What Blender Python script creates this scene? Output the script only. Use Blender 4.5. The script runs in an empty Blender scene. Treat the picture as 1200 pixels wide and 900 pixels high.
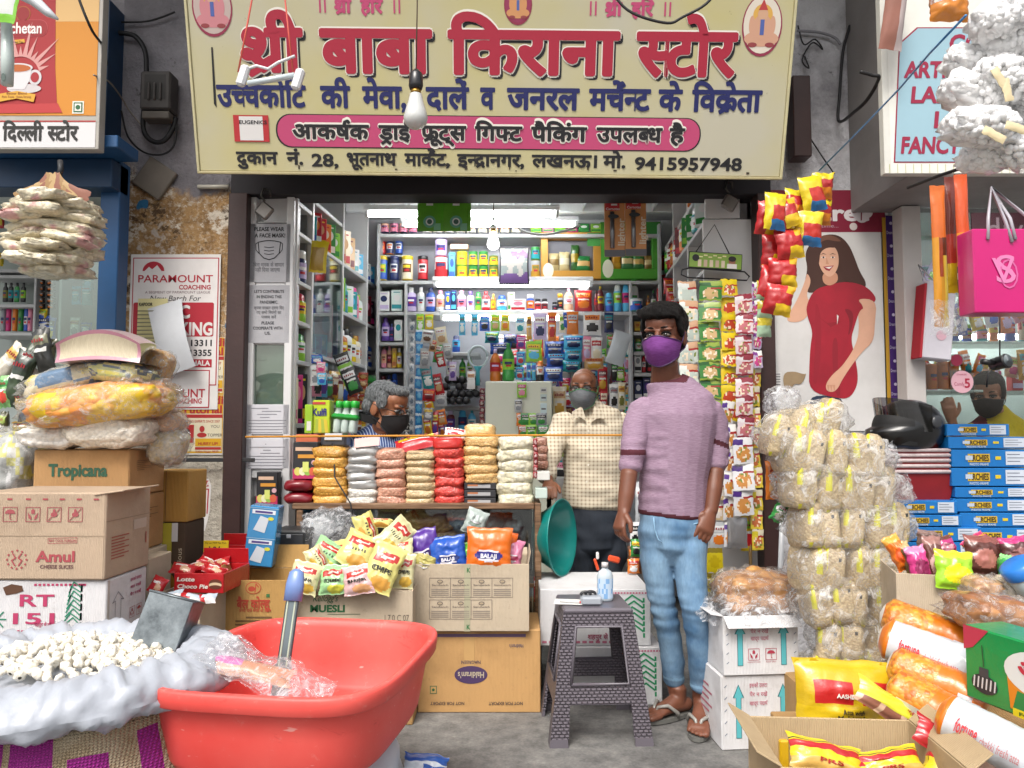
import bpy,bmesh,math,random
import numpy as np
from mathutils import Vector as V,Matrix as Mx,Euler,noise
R=math.radians
SC=bpy.context.scene
COL=SC.collection
rnd=random.Random(7)
# camera, sky, sun, exposure
F,CAMZ,PITCH=901.0,1.2,R(3.5)
cd=bpy.data.cameras.new('camera');cam=bpy.data.objects.new('camera',cd);COL.objects.link(cam)
cd.sensor_width=36;cd.lens=F/1200*36;cd.clip_end=2000;cd.clip_start=.05
cam.location=(0,0,CAMZ);cam.rotation_euler=(R(90)+PITCH,0,0);SC.camera=cam
w=bpy.data.worlds.new('World');SC.world=w;w.use_nodes=True
n=w.node_tree;bg=n.nodes['Background']
sky=n.nodes.new('ShaderNodeTexSky');sky.sky_type='NISHITA';sky.sun_disc=False
SUN_EL,SUN_AZ=R(54),R(200)
sky.sun_elevation=SUN_EL;sky.sun_rotation=SUN_AZ;sky.dust_density=6;sky.air_density=1.2
hs=n.nodes.new('ShaderNodeHueSaturation');hs.inputs['Saturation'].default_value=.42
n.links.new(sky.outputs[0],hs.inputs['Color']);n.links.new(hs.outputs[0],bg.inputs[0]);bg.inputs[1].default_value=.122
sl=bpy.data.lights.new('sun','SUN');so=bpy.data.objects.new('sun',sl);COL.objects.link(so)
sl.energy=1.45;sl.angle=R(24);sl.color=(1,.96,.9)
sd=V((math.sin(SUN_AZ)*math.cos(SUN_EL),math.cos(SUN_AZ)*math.cos(SUN_EL),math.sin(SUN_EL)))
so.rotation_euler=sd.to_track_quat('Z','Y').to_euler();so.location=(0,-6,9)
vs=SC.view_settings;vs.view_transform='Standard';vs.look='None';vs.exposure=.8;vs.gamma=1;vs.use_curve_mapping=False
SC.cycles.use_denoising=True;SC.cycles.max_bounces=7;SC.cycles.transparent_max_bounces=14
SC.cycles.diffuse_bounces=4;SC.cycles.sample_clamp_indirect=6
def at(px,py,Y):
 """point of the place at depth Y that the photograph shows at pixel (px, py) of 1200 x 900"""
 x,v=(px-600)/F,(450-py)/F
 dy,dz=math.cos(PITCH)-v*math.sin(PITCH),math.sin(PITCH)+v*math.cos(PITCH)
 s=Y/dy
 return V((x*s,Y,CAMZ+dz*s))
def ground_at(px,py,z=0):
 v=(450-py)/F
 dy,dz=math.cos(PITCH)-v*math.sin(PITCH),math.sin(PITCH)+v*math.cos(PITCH)
 return at(px,py,(z-CAMZ)/dz*dy)
 # materials
MATS={}
def lin(c):return c/12.92 if c<=.04045 else((c+.055)/1.055)**2.4
def H(h):
 return tuple(min(.86,lin(int(h[i:i+2],16)/255))for i in(0,2,4))+(1,)
def col(c):return H(c)if isinstance(c,str)else tuple(c)+(1,)if len(c)==3 else c
class NT:
 def __init__(s,name):
  s.m=bpy.data.materials.new(name);s.m.use_nodes=True;s.t=s.m.node_tree
  s.b=s.t.nodes['Principled BSDF'];s.tc=None
 def n(s,typ,**kw):
  nd=s.t.nodes.new('ShaderNode'+typ)
  for k,v in kw.items():
   if k[0]=='i' and k[1:].isdigit():s.set(nd.inputs[int(k[1:])],v)
   elif hasattr(nd,k):setattr(nd,k,v)
   else:s.set(nd.inputs[k],v)
  return nd
 def set(s,inp,v):
  if isinstance(v,bpy.types.NodeSocket):s.t.links.new(v,inp)
  elif isinstance(v,bpy.types.Node):s.t.links.new(v.outputs[0],inp)
  else:inp.default_value=v
 def obj(s,scale=(1,1,1),loc=(0,0,0),rot=(0,0,0)):
  if not s.tc:s.tc=s.n('TexCoord')
  mp=s.n('Mapping');s.set(mp.inputs[0],s.tc.outputs['Object'])
  mp.inputs['Scale'].default_value=scale;mp.inputs['Location'].default_value=loc;mp.inputs['Rotation'].default_value=rot
  return mp.outputs[0]
 def noise(s,scale=5,detail=4,rough=.5,co=None,dist=0):
  nd=s.n('TexNoise',Scale=scale,Detail=detail,Roughness=rough,Distortion=dist);s.set(nd.inputs['Vector'],co or s.obj());return nd.outputs[0]
 def ramp(s,fac,stops,interp='LINEAR'):
  r=s.n('ValToRGB');s.set(r.inputs[0],fac);cr=r.color_ramp;cr.interpolation=interp
  while len(cr.elements)<len(stops):cr.elements.new(.5)
  for e,(p,c)in zip(cr.elements,stops):e.position=p;e.color=col(c)
  return r.outputs[0]
 def mix(s,fac,a,b,mode='MIX'):
  m=s.n('Mix',data_type='RGBA',blend_type=mode)
  s.set(m.inputs[0],fac);s.set(m.inputs[6],col(a)if isinstance(a,(str,tuple))else a);s.set(m.inputs[7],col(b)if isinstance(b,(str,tuple))else b)
  return m.outputs[2]
 def math(s,op,a,b=0):
  m=s.n('Math',operation=op);s.set(m.inputs[0],a);s.set(m.inputs[1],b);return m.outputs[0]
 def bump(s,h,strength=.3,dist=.01):
  b=s.n('Bump',Strength=strength,Distance=dist);s.set(b.inputs['Height'],h);s.set(s.b.inputs['Normal'],b.outputs[0])
 def base(s,c):s.set(s.b.inputs['Base Color'],col(c)if isinstance(c,(str,tuple))else c)
 def P(s,**kw):
  for k,v in kw.items():s.set(s.b.inputs[k.replace('_',' ')],v)
  return s
def mat(c,rough=.5,var=.1,vs=9,bump=.0,bs=60,met=0,coat=0,emit=0,key='',bd=.004):
 k=(c,rough,var,vs,bump,bs,met,coat,emit,key)
 if k in MATS:return MATS[k]
 t=NT((key or 'paint')+'_'+str(c))
 if var:
  nz=t.noise(vs,5,.6)
  t.base(t.mix(1,col(c),t.ramp(nz,[(.3,(1-var,)*3),(.7,(1,1,1))]),'MULTIPLY'))
 else:t.base(c)
 t.P(Roughness=rough,Metallic=met)
 if coat:t.P(Coat_Weight=coat,Coat_Roughness=.12)
 if bump:t.bump(t.noise(bs,4,.6),bump,bd)
 if emit:t.P(Emission_Color=col(c),Emission_Strength=emit)
 MATS[k]=t.m;return t.m
def pk(c):return mat(c,.3,.12,14,.5,38,0,.35,0,'printed_film')
def pl(c):return mat(c,.32,.06,10,.05,40,0,.2,0,'plastic')
def pp(c):return mat(c,.75,.1,12,.1,90,0,0,0,'paper')
def ink(c):return mat(c,.6,0,9,0,60,0,0,0,'ink')
def emi(c,e):return mat(c,.5,0,9,0,60,0,0,e,'lamp')
def cardboard(c):
 k=('card',c)
 if k in MATS:return MATS[k]
 t=NT('cardboard_'+c)
 st=t.noise(3.5,6,.62);sp=t.noise(45,3,.6)
 b=t.mix(1,col(c),t.ramp(st,[(.28,(.78,.76,.74)),(.5,(1,1,1)),(.75,(1.06,1.05,1.03))]),'MULTIPLY')
 b=t.mix(t.ramp(t.noise(1.7,7,.7,t.obj((1,1,1),(3,1,2))),[(.6,(0,0,0)),(.68,(.22,.22,.22))]),b,(.2,.14,.09));b=t.mix(t.ramp(sp,[(.62,(0,0,0)),(.8,(.25,.25,.25))]),b,(.16,.1,.06))
 t.base(b);t.P(Roughness=.82)
 wv=t.n('TexWave',wave_type='BANDS',bands_direction='X',Scale=55,Distortion=.6);t.set(wv.inputs[0],t.obj())
 t.bump(t.math('ADD',t.math('MULTIPLY',wv.outputs[1],.35),t.math('MULTIPLY',t.noise(7,5),2.6)),.4,.009)
 MATS[k]=t.m;return t.m
def grain(c1,c2,scale=90,gloss=True,c3=None):
 k=('grain',c1,c2,scale,gloss)
 if k in MATS:return MATS[k]
 t=NT('grains_'+c1)
 v=t.n('TexVoronoi',feature='F1',Scale=scale);t.set(v.inputs[0],t.obj())
 sep=t.n('SeparateColor');t.set(sep.inputs[0],v.outputs['Color'])
 b=t.mix(sep.outputs[0],c1,c2)
 b=t.mix(t.ramp(v.outputs['Distance'],[(.5,(0,0,0)),(.95,(1,1,1))]),b,tuple(x*.68 for x in col(c2)[:3]))
 if c3:b=t.mix(t.ramp(t.noise(7,2),[(.55,(0,0,0)),(.6,(1,1,1))]),b,c3)
 t.base(b);t.P(Roughness=.55)
 if gloss:t.P(Coat_Weight=.8,Coat_Roughness=.15)
 h=t.math('SUBTRACT',1,v.outputs['Distance'])
 bp=t.n('Bump',Strength=.7,Distance=max(.003,min(.016,.45/scale)));t.set(bp.inputs['Height'],h);t.set(t.b.inputs['Normal'],bp.outputs[0])
 if gloss:
  b2=t.n('Bump',Strength=.8,Distance=.008);t.set(b2.inputs['Height'],t.noise(22,3,.6,None,1.5));t.set(t.b.inputs['Coat Normal'],b2.outputs[0])
 MATS[k]=t.m;return t.m
def film(tint='f4f6f8',dens=.12,key='clear_film',bs=26):
 """clear crinkled wrapping film: mostly see-through, bright sharp glints"""
 k=('film',tint,dens)
 if k in MATS:return MATS[k]
 t=NT(key)
 tr=t.n('BsdfTransparent');gl=t.n('BsdfGlossy',Roughness=.14);df=t.n('BsdfTranslucent')
 d2=t.n('BsdfDiffuse');t.set(d2.inputs[0],col(tint));t.set(df.inputs[0],col(tint));t.set(tr.inputs[0],(.97,.97,.97,1))
 bp=t.n('Bump',Strength=.7,Distance=.01);t.set(bp.inputs['Height'],t.noise(bs,4,.62,None,1.2))
 t.set(gl.inputs['Normal'],bp.outputs[0]);t.set(d2.inputs['Normal'],bp.outputs[0])
 m0=t.n('MixShader');t.set(m0.inputs[0],.35);t.set(m0.inputs[1],d2.outputs[0]);t.set(m0.inputs[2],df.outputs[0])
 wr=t.ramp(t.noise(bs*.8,5,.7,None,2),[(.48,(dens*.5,)*3),(.7,(min(1,dens*4.5),)*3)])
 m1=t.n('MixShader');t.set(m1.inputs[0],wr);t.set(m1.inputs[1],tr.outputs[0]);t.set(m1.inputs[2],m0.outputs[0])
 fr=t.n('LayerWeight',Blend=.22);t.set(fr.inputs['Normal'],bp.outputs[0])
 m2=t.n('MixShader');t.set(m2.inputs[0],t.math('MULTIPLY',fr.outputs[0],.22));t.set(m2.inputs[1],m1.outputs[0]);t.set(m2.inputs[2],gl.outputs[0])
 out=t.t.nodes['Material Output'];t.t.links.new(m2.outputs[0],out.inputs[0]);t.t.nodes.remove(t.b)
 MATS[k]=t.m;return t.m
def glassm(tint='e8f4f0',dens=.08):
 k=('glass',tint,dens)
 if k in MATS:return MATS[k]
 t=NT('glass_pane');tr=t.n('BsdfTransparent');t.set(tr.inputs[0],col(tint));gl=t.n('BsdfGlossy',Roughness=.04)
 fr=t.n('LayerWeight',Blend=.5);m=t.n('MixShader')
 t.set(m.inputs[0],t.math('ADD',t.math('MULTIPLY',fr.outputs[1],.5),dens));t.set(m.inputs[1],tr.outputs[0]);t.set(m.inputs[2],gl.outputs[0])
 t.t.links.new(m.outputs[0],t.t.nodes['Material Output'].inputs[0]);t.t.nodes.remove(t.b)
 MATS[k]=t.m;return t.m
 # mesh builder
FR=Mx(((1,0,0,0),(0,0,-1,0),(0,1,0,0),(0,0,0,1)))
def T(x=0,y=0,z=0):return Mx.Translation((x,y,z))
def RZ(a):return Mx.Rotation(R(a),4,'Z')
def RX(a):return Mx.Rotation(R(a),4,'X')
def RY(a):return Mx.Rotation(R(a),4,'Y')
def SCL(x,y,z):return Mx.Diagonal((x,y,z,1))
SIDE=RZ(90)@FR
LEFT=RZ(-90)@FR
TOP=Mx()
TXT={}
def bolden(vs,fs,r):
 V2,F2=[],[]
 for k in range(9):
  o=len(V2);a=k*math.pi/4;q=r if k else 0
  V2+=[(p[0]+q*math.cos(a),p[1]+q*math.sin(a),p[2]+.00004*k)for p in vs];F2+=[tuple(o+i for i in f)for f in fs]
 return V2,F2
def text_mesh(s,off=0.0):
 k=(s,off)
 if k not in TXT:
  c=bpy.data.curves.new('lettering','FONT');c.body=s;c.size=1;c.offset=off;c.resolution_u=3
  o=bpy.data.objects.new('lettering',c);COL.objects.link(o)
  me=bpy.data.meshes.new_from_object(o.evaluated_get(bpy.context.evaluated_depsgraph_get()))
  vv=[tuple(v.co)for v in me.vertices];ff=[tuple(p.vertices)for p in me.polygons]
  bpy.data.objects.remove(o);bpy.data.curves.remove(c);bpy.data.meshes.remove(me)
  TXT[k]=(vv,ff)
 return TXT[k]
class MB:
 def __init__(s):s.v=[];s.f=[];s.m=[];s.sm=[];s.mats=[];s.M=Mx()
 def mi(s,m):
  if m not in s.mats:s.mats.append(m)
  return s.mats.index(m)
 def add(s,vs,fs,m,smooth=False,M=None):
  A=s.M@M if M is not None else s.M
  o=len(s.v);s.v.extend(tuple(A@V(p))for p in vs)
  ml=m if isinstance(m,list)else None
  i0=None if ml else s.mi(m)
  for k,f in enumerate(fs):
   s.f.append(tuple(o+i for i in f));s.m.append(s.mi(ml[k])if ml else i0);s.sm.append(smooth)
  return s
 def box(s,c,d,m,bev=None,M=None):
  x,y,z=(a/2 for a in d);b=min(x,y,z)*.25 if bev is None else min(bev,.49*min(d))
  A=T(*c)if M is None else M@T(*c)
  if b<=0:
   vs=[(i,j,k)for i in(-x,x)for j in(-y,y)for k in(-z,z)]
   return s.add(vs,[(0,1,3,2),(4,6,7,5),(0,4,5,1),(2,3,7,6),(0,2,6,4),(1,5,7,3)],m,False,A)
  vs=[];idx={}
  for i in(-1,1):
   for j in(-1,1):
    for k in(-1,1):
     for ax,p in enumerate(((i*x,j*(y-b),k*(z-b)),(i*(x-b),j*y,k*(z-b)),(i*(x-b),j*(y-b),k*z))):
      idx[(i,j,k,ax)]=len(vs);vs.append(p)
  q=lambda*a:tuple(idx[t]for t in a);fs=[]
  for g in(-1,1):
   fs+=[q((g,-1,-1,0),(g,1,-1,0),(g,1,1,0),(g,-1,1,0)),q((-1,g,-1,1),(1,g,-1,1),(1,g,1,1),(-1,g,1,1)),q((-1,-1,g,2),(1,-1,g,2),(1,1,g,2),(-1,1,g,2))]
  for a in(-1,1):
   for c2 in(-1,1):
    fs+=[q((a,c2,-1,0),(a,c2,1,0),(a,c2,1,1),(a,c2,-1,1)),q((a,-1,c2,0),(a,1,c2,0),(a,1,c2,2),(a,-1,c2,2)),q((-1,a,c2,1),(1,a,c2,1),(1,a,c2,2),(-1,a,c2,2))]
    for k in(-1,1):fs.append(q((a,c2,k,0),(a,c2,k,1),(a,c2,k,2)))
  return s.add(vs,fs,m,False,A)
 def lathe(s,prof,m,seg=16,M=None,sx=1,sy=1,smooth=True,cap=True):
  vs=[];fs=[];ms=[];ml=isinstance(m,list)
  for r,z in prof:
   for k in range(seg):a=2*math.pi*k/seg;vs.append((r*sx*math.cos(a),r*sy*math.sin(a),z))
  for i in range(len(prof)-1):
   for k in range(seg):
    fs.append((i*seg+k,i*seg+(k+1)%seg,(i+1)*seg+(k+1)%seg,(i+1)*seg+k));ms.append(m[min(i,len(m)-1)]if ml else m)
  if cap:
   fs.append(tuple(range(seg))[::-1]);ms.append(m[0]if ml else m)
   L=(len(prof)-1)*seg;fs.append(tuple(range(L,L+seg)));ms.append(m[-1]if ml else m)
  return s.add(vs,fs,ms,smooth,M)
 def tube(s,pts,r,m,seg=8,M=None,smooth=True):
  pts=[V(p)for p in pts];N=len(pts);rs=r if isinstance(r,list)else[r]*N
  vs=[];fs=[];up=None
  for i,p in enumerate(pts):
   d=(pts[min(i+1,N-1)]-pts[max(i-1,0)]).normalized()
   if up is None:up=V((0,0,1))if abs(d.z)<.9 else V((1,0,0))
   a=d.cross(up).normalized();up=a.cross(d).normalized()
   for k in range(seg):
    t=2*math.pi*k/seg;vs.append(p+(a*math.cos(t)+up*math.sin(t))*rs[i])
  for i in range(N-1):
   for k in range(seg):fs.append((i*seg+k,i*seg+(k+1)%seg,(i+1)*seg+(k+1)%seg,(i+1)*seg+k))
  fs+=[tuple(range(seg))[::-1],tuple(range((N-1)*seg,N*seg))]
  return s.add(vs,fs,m,smooth,M)
 def grid(s,fn,nu,nv,m,smooth=True,M=None,wrap=False):
  vs=[fn(i/nu,j/nv)for j in range(nv+1)for i in range(nu+(0 if wrap else 1))];W=nu if wrap else nu+1
  fs=[];ms=[]
  for j in range(nv):
   for i in range(nu):
    fs.append((j*W+i,j*W+(i+1)%W,(j+1)*W+(i+1)%W,(j+1)*W+i))
    ms.append(m((i+.5)/nu,(j+.5)/nv)if callable(m)else m)
  return s.add(vs,fs,ms,smooth,M)
 def poly(s,pts,m,z=0,M=FR):return s.add([(p[0],p[1],z)for p in pts],[tuple(range(len(pts)))],m,False,M)
 def rect(s,u0,v0,u1,v1,m,z=0,M=FR):return s.poly([(u0,v0),(u1,v0),(u1,v1),(u0,v1)],m,z,M)
 def disc(s,u,v,ru,rv,m,z=0,M=FR,n=24):return s.poly([(u+ru*math.cos(6.2832*k/n),v+rv*math.sin(6.2832*k/n))for k in range(n)],m,z,M)
 def prism(s,pts,d,m,M=FR,z=0):
  n=len(pts);vs=[(p[0],p[1],z)for p in pts]+[(p[0],p[1],z-d)for p in pts]
  return s.add(vs,[tuple(range(n)),tuple(range(2*n-1,n-1,-1))]+[(i,n+i,n+(i+1)%n,(i+1)%n)for i in range(n)],m,False,M)
 def line(s,pts,wd,m,z=0,M=FR):
  for a,b in zip(pts,pts[1:]):
   a,b=V(a),V(b);d=(b-a).normalized();q=V((-d.y,d.x))*wd/2;e=d*wd*.25
   s.poly([tuple(a-q-e),tuple(b-q+e),tuple(b+q+e),tuple(a+q-e)],m,z,M);z+=.00012
  return s
 def text(s,t,u,v,h,m,z=.0015,M=FR,w=None,off=.0,align='C',shear=0,warp=None):
  """lettering of cap height h centred at (u, v); w = wished total width"""
  vs,fs=text_mesh(t,min(off,.012))
  if not vs:return s
  if off>.012:vs,fs=bolden(vs,fs,off-.01)
  x0=min(p[0]for p in vs);x1=max(p[0]for p in vs);k=h/.69;kx=k if w is None else w/(x1-x0)
  dx={'C':(x0+x1)/2,'L':x0,'R':x1}[align];out=[]
  for p in vs:
   a,b=(p[0]-dx)*kx+u+shear*p[1]*k,(p[1]-.345)*k+v
   out.append((a,b,(z if warp is None else warp(a,b)+z)+p[2]))
  return s.add(out,fs,m,False,M)
 def build(s,name,parent=None,at_=None):
  me=bpy.data.meshes.new(name);me.from_pydata(s.v,[],s.f)
  for m in s.mats:me.materials.append(m)
  me.polygons.foreach_set('material_index',s.m);me.polygons.foreach_set('use_smooth',s.sm);me.update()
  bm=bmesh.new();bm.from_mesh(me);bmesh.ops.recalc_face_normals(bm,faces=[f for f in bm.faces if f.smooth or len(f.verts)==4]);bm.to_mesh(me);bm.free()
  o=bpy.data.objects.new(name,me);COL.objects.link(o)
  if parent:o.parent=parent
  if at_ is not None:o.location=at_
  return o
DEV={}
def adv(g):
 vs,_=text_mesh(g+'क');ks,_=text_mesh('क')
 return max(p[0]for p in vs)-max(p[0]for p in ks)
STEM={'स':.17,'च':.17,'न':.17,'ल':.17,'ब':.17,'थ':.17,'प':.17,'ष':.17,'श':.17}
def deva(s_,off):
 k=(s_,off)
 if k in DEV:return DEV[k]
 V_,F_=[],[];x=0;zi=0;i=0;lastw=0;last=0
 def put(vs,fs,dx):
  nonlocal zi
  o=len(V_);V_.extend((p[0]+dx,p[1],(zi%4)*.0004)for p in vs);F_.extend(tuple(o+q for q in f)for f in fs);zi+=1
 def stroke(pts,wd):
  for a,b in zip(pts,pts[1:]):
   a,b=V(a),V(b);d=(b-a).normalized();q=V((-d.y,d.x))*wd/2;e=d*wd*.2
   put([tuple(a-q-e),tuple(b-q+e),tuple(b+q+e),tuple(a+q-e)],[(0,1,2,3)],0)
 wd=.085+2*off
 while i<len(s_):
  c=s_[i]
  if c==' ':x+=.3;i+=1;continue
  if c=='^':stroke([(last+lastw*.62,.62),(last+lastw*.62+.03,.78),(last+lastw*.62+.14,.83),(last+lastw*.62+.2,.75)],wd*.8);i+=1;continue
  if c=='/':stroke([(last+lastw*.7,.16),(last+lastw*.22,-.03)],wd*.9);i+=1;continue
  if c=='<':m=last+lastw*.5;stroke([(m-.17,-.2),(m,-.06),(m+.17,-.2)],wd*.85);i+=1;continue
  if c=='{':
   g=s_[i+1];vs,fs=text_mesh(g,off);a=adv(g);bm=bmesh.new();bv=[bm.verts.new(p)for p in vs]
   for f in fs:
    try:bm.faces.new([bv[q]for q in f])
    except ValueError:pass
   cut=a-STEM.get(g,.17)
   bmesh.ops.bisect_plane(bm,geom=bm.verts[:]+bm.edges[:]+bm.faces[:],plane_co=(cut,0,0),plane_no=(1,0,0),clear_outer=True)
   bm.verts.index_update();put([tuple(v.co)for v in bm.verts],[tuple(v.index for v in f.verts)for f in bm.faces],x);bm.free()
   last,lastw=x,cut;x+=cut-.01;i+=3;continue
  g=c;a=adv(c);vs,fs=text_mesh(c,off)
  if c in 'ेैंुूॅ्':
   put(vs,fs,x);i+=1;continue
  put(vs,fs,x)
  if c not in 'ि':last,lastw=x,a
  x+=a;i+=1
 DEV[k]=(V_,F_);return DEV[k]
def dtext(mb,t,u,v,h,m,z=.0015,M=FR,w=None,off=.0,align='C'):
 vs,fs=deva(t,min(off,.012));vs,fs=bolden(vs,fs,off-.01)if off>.012 else(vs,fs);x0=min(p[0]for p in vs);x1=max(p[0]for p in vs);k=h/.62;kx=k if w is None else w/(x1-x0)
 dx={'C':(x0+x1)/2,'L':x0,'R':x1}[align]
 mb.add([((p[0]-dx)*kx+u,(p[1]-.31)*k+v,z+p[2])for p in vs],fs,m,False,M)
 # things
def tag(o,label,cat,group=None,kind=None):
 if label:o['label']=label
 if cat:o['category']=cat
 if group:o['group']=group
 if kind:o['kind']=kind
 return o
def thing(name,label,cat,loc=(0,0,0),rz=0,group=None):
 o=bpy.data.objects.new(name,None);COL.objects.link(o);o.empty_display_size=.05
 o.location=loc;o.rotation_euler=(0,0,R(rz));return tag(o,label,cat,group)
def kids(o):return list(o.children)
def dup(o,loc=None,rot=None,label=None,parent=None,scale=None):
 c=o.copy();COL.objects.link(c)
 if parent:c.parent=parent
 if loc is not None:c.location=loc
 if rot is not None:c.rotation_euler=rot
 if scale is not None:c.scale=scale
 if label:c['label']=label
 for ch in kids(o):dup(ch,parent=c)
 return c
def nz(x,y,z,s=1):return noise.noise(V((x*s,y*s,z*s)))
# common goods
def packet_fn(w_,h_,t_,seed,seal=.06,crk=.5):
 def bulge(u,v):
  a=max(0,1-abs(2*u-1)**2.6);vv=min(1,max(0,(v-seal)/(1-2*seal)));b=max(0,1-abs(2*vv-1)**3)
  k=(a**.55)*(b**.6)
  return t_/2*k*(1+.25*crk*nz(u*5,v*6,seed))+.35*crk*t_*(.3+k)*.22*nz(u*11,v*9,seed+9)
 def side(u,v):
  pin=1-.07*(1-abs(2*v-1)**2)*(1 if t_>.01 else 0)
  return((u-.5)*w_*pin+.006*nz(v*6,seed,3)*crk,(v-.5)*h_+.008*crk*nz(u*5,seed,7 if v>.5 else 11))
 return bulge,side
def packet(mb,w_,h_,t_,m,seed=0,nu=14,nv=18,M=FR,crk=.5,seal=.06):
 """pillow pack standing in the (right, up) plane of M; m = material or f(u, v)"""
 bl,sd_=packet_fn(w_,h_,t_,seed,seal,crk)
 for sg in(1,-1):
  mb.grid(lambda u,v:(*sd_(u,v),sg*(bl(u,v)+.0004)),nu,nv,m if sg>0 or not callable(m)else(lambda u,v:m(1-u,v)),True,M)
 return lambda a,b:bl(min(.98,max(.02,a/w_+.5)),min(.98,max(.02,b/h_+.5)))+.001
def sack(mb,sx,sy,sz,m,seed=0,nu=26,nv=14,p=.55,lump=.1,M=None,fl=2.2,pz=.8):
 """plump lying bag: superellipsoid with lumps and creases; m may be f(direction)"""
 def sp(c,e):return math.copysign(abs(c)**e,c)
 def fn(u,v):
  a=u*2*math.pi;b=(v-.5)*math.pi
  x=sp(math.cos(b),pz-.1)*sp(math.cos(a),p);y=sp(math.cos(b),pz-.1)*sp(math.sin(a),p);z=sp(math.sin(b),pz)
  k=1+lump*nz(x*fl,y*fl,z*fl+seed)+lump*.5*nz(x*5,y*5,z*5+seed*3)
  return(x*sx/2*k,y*sy/2*k,z*sz/2*k)
 return mb.grid(fn,nu,nv,m,True,M,wrap=True)
def shelf_row(name,n_):pass
# ground and buildings
def ground_mat():
 t=NT('street_concrete');a=t.noise(1.1,8,.65);b=t.noise(14,5,.7);c=t.noise(90,3,.6)
 k=t.ramp(a,[(.3,(.08,.077,.075)),(.48,(.15,.147,.142)),(.58,(.2,.197,.187)),(.7,(.3,.295,.28))])
 k=t.mix(1,k,t.ramp(b,[(.3,(.6,.6,.6)),(.52,(1,1,1)),(.72,(1.4,1.38,1.34))]),'MULTIPLY')
 k=t.mix(1,k,t.ramp(c,[(.3,(.8,.8,.8)),(.7,(1.12,1.12,1.12))]),'MULTIPLY')
 v=t.n('TexVoronoi',feature='DISTANCE_TO_EDGE',Scale=.55)
 nv=t.n('TexNoise',Scale=2.2,Detail=6);t.set(nv.inputs[0],t.obj())
 t.set(v.inputs[0],t.mix(.22,t.obj(),nv.outputs['Color']))
 k=t.mix(t.ramp(v.outputs[0],[(.0,(.7,)*3),(.007,(0,0,0))]),k,(.24,.23,.22))
 t.base(k);t.P(Roughness=.8);t.bump(t.math('ADD',t.math('MULTIPLY',b,.5),t.math('MULTIPLY',c,.3)),.35,.01)
 return t.m
def wall_mat(name,peel,top='9a979c',base='a39a8c'):
 """old limewash: soot-stained plaster above, flaked to brown render in the middle, grey cement below"""
 t=NT(name);co=t.obj()
 n1=t.noise(2.2,9,.68);n2=t.noise(11,7,.7);n3=t.noise(38,5,.65)
 pla=t.mix(t.ramp(n1,[(.42,(0,0,0)),(.68,(1,1,1))]),top,(.17,.16,.175))
 pla=t.mix(t.ramp(t.noise(5,8,.75),[(.6,(0,0,0)),(.66,(1,1,1))]),pla,(.06,.055,.055))
 och=t.mix(t.ramp(n2,[(.35,(0,0,0)),(.6,(1,1,1))]),'6e4f2c','a8865a')
 och=t.mix(t.ramp(n3,[(.5,(0,0,0)),(.62,(.4,)*3)]),och,'d6ccba');och=t.mix(t.ramp(t.noise(5.5,9,.78,t.obj((1,1,1.3),(2,5,3))),[(.52,(0,0,0)),(.56,(1,1,1))]),och,'d2c8b8');och=t.mix(t.ramp(t.noise(7,9,.8,t.obj((1,1,1.2),(7,1,9))),[(.56,(0,0,0)),(.6,(1,1,1))]),och,'54402c')
 och=t.mix(t.ramp(t.noise(8,5,.6),[(.6,(0,0,0)),(.64,(1,1,1))]),och,'b9ada0')
 och=t.mix(t.ramp(t.noise(6.3,2,.4,t.obj((1,1,1),(4,2,1))),[(.7,(0,0,0)),(.715,(1,1,1))]),och,'2c6a92')
 cem=t.mix(t.ramp(n2,[(.3,(0,0,0)),(.7,(1,1,1))]),base,'c9c2b4')
 cem=t.mix(t.ramp(n3,[(.6,(0,0,0)),(.68,(1,1,1))]),cem,(.14,.12,.1))
 sx=t.n('SeparateXYZ');t.set(sx.inputs[0],co);z=t.math('ADD',sx.outputs[2],t.math('MULTIPLY',t.math('SUBTRACT',n1,.5),.75))
 f1=t.ramp(t.math('DIVIDE',z,5),[(peel[0]/5,(0,0,0)),(peel[0]/5+.015,(1,1,1))])
 f2=t.ramp(t.math('DIVIDE',z,5),[(peel[1]/5,(0,0,0)),(peel[1]/5+.012,(1,1,1))])
 c=t.mix(f1,cem,och);c=t.mix(f2,c,pla)
 t.base(c);t.P(Roughness=.9);t.bump(t.math('ADD',n3,t.math('MULTIPLY',n2,1.5)),.7,.02)
 return t.m
MB().rect(-150,-150,150,150,ground_mat(),0,TOP).build('ground')['kind']='structure'
M_PEEL=wall_mat('peeling_plaster',(1.25,2.5));M_WHITEW=wall_mat('stained_whitewash',(-9,-8),'d0d0d4')
M_MAROON=mat('3a2422',.5,.3,6,.25,50);M_DARK=mat('201c22',.7,.2);M_IN=mat('c2c2c6',.5,.08,3)
M_LAM=mat('cfcfcf',.42,.12,4,.04,30);M_EDGE=mat('b9bbbc',.5,.15,8)
YF=3.95
def X(px,Y):return(px-600)/F*Y
shop=thing('shop_building','open fronted grocery shop with brown shutter posts and peeling plaster pier','shop',(0,4,0))
def part(name,mb,p,**k):
 o=mb.build(name,p);o.location=-p.location if not p.parent else(0,0,0)
 for a,b in k.items():o[a]=b
 return o
def bx(m,x0,x1,y0,y1,z0,z1,bev=.004):return MB().box(((x0+x1)/2,(y0+y1)/2,(z0+z1)/2),(x1-x0,y1-y0,z1-z0),m,bev)
XL0,XL1,XR0,XR1=-2.06,-1.462,1.345,1.985
part('pier',bx(M_PEEL,XL0,XL1,YF,5.9,0,6),shop,label='left pier with flaking brown and white plaster')
part('pier',bx(M_WHITEW,XR0,XR1,YF,5.9,0,6),shop,label='white painted right pier')
part('lintel',bx(M_DARK,XL1+.002,XR0-.002,YF-.03,YF+.13,2.425,2.72),shop)
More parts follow.
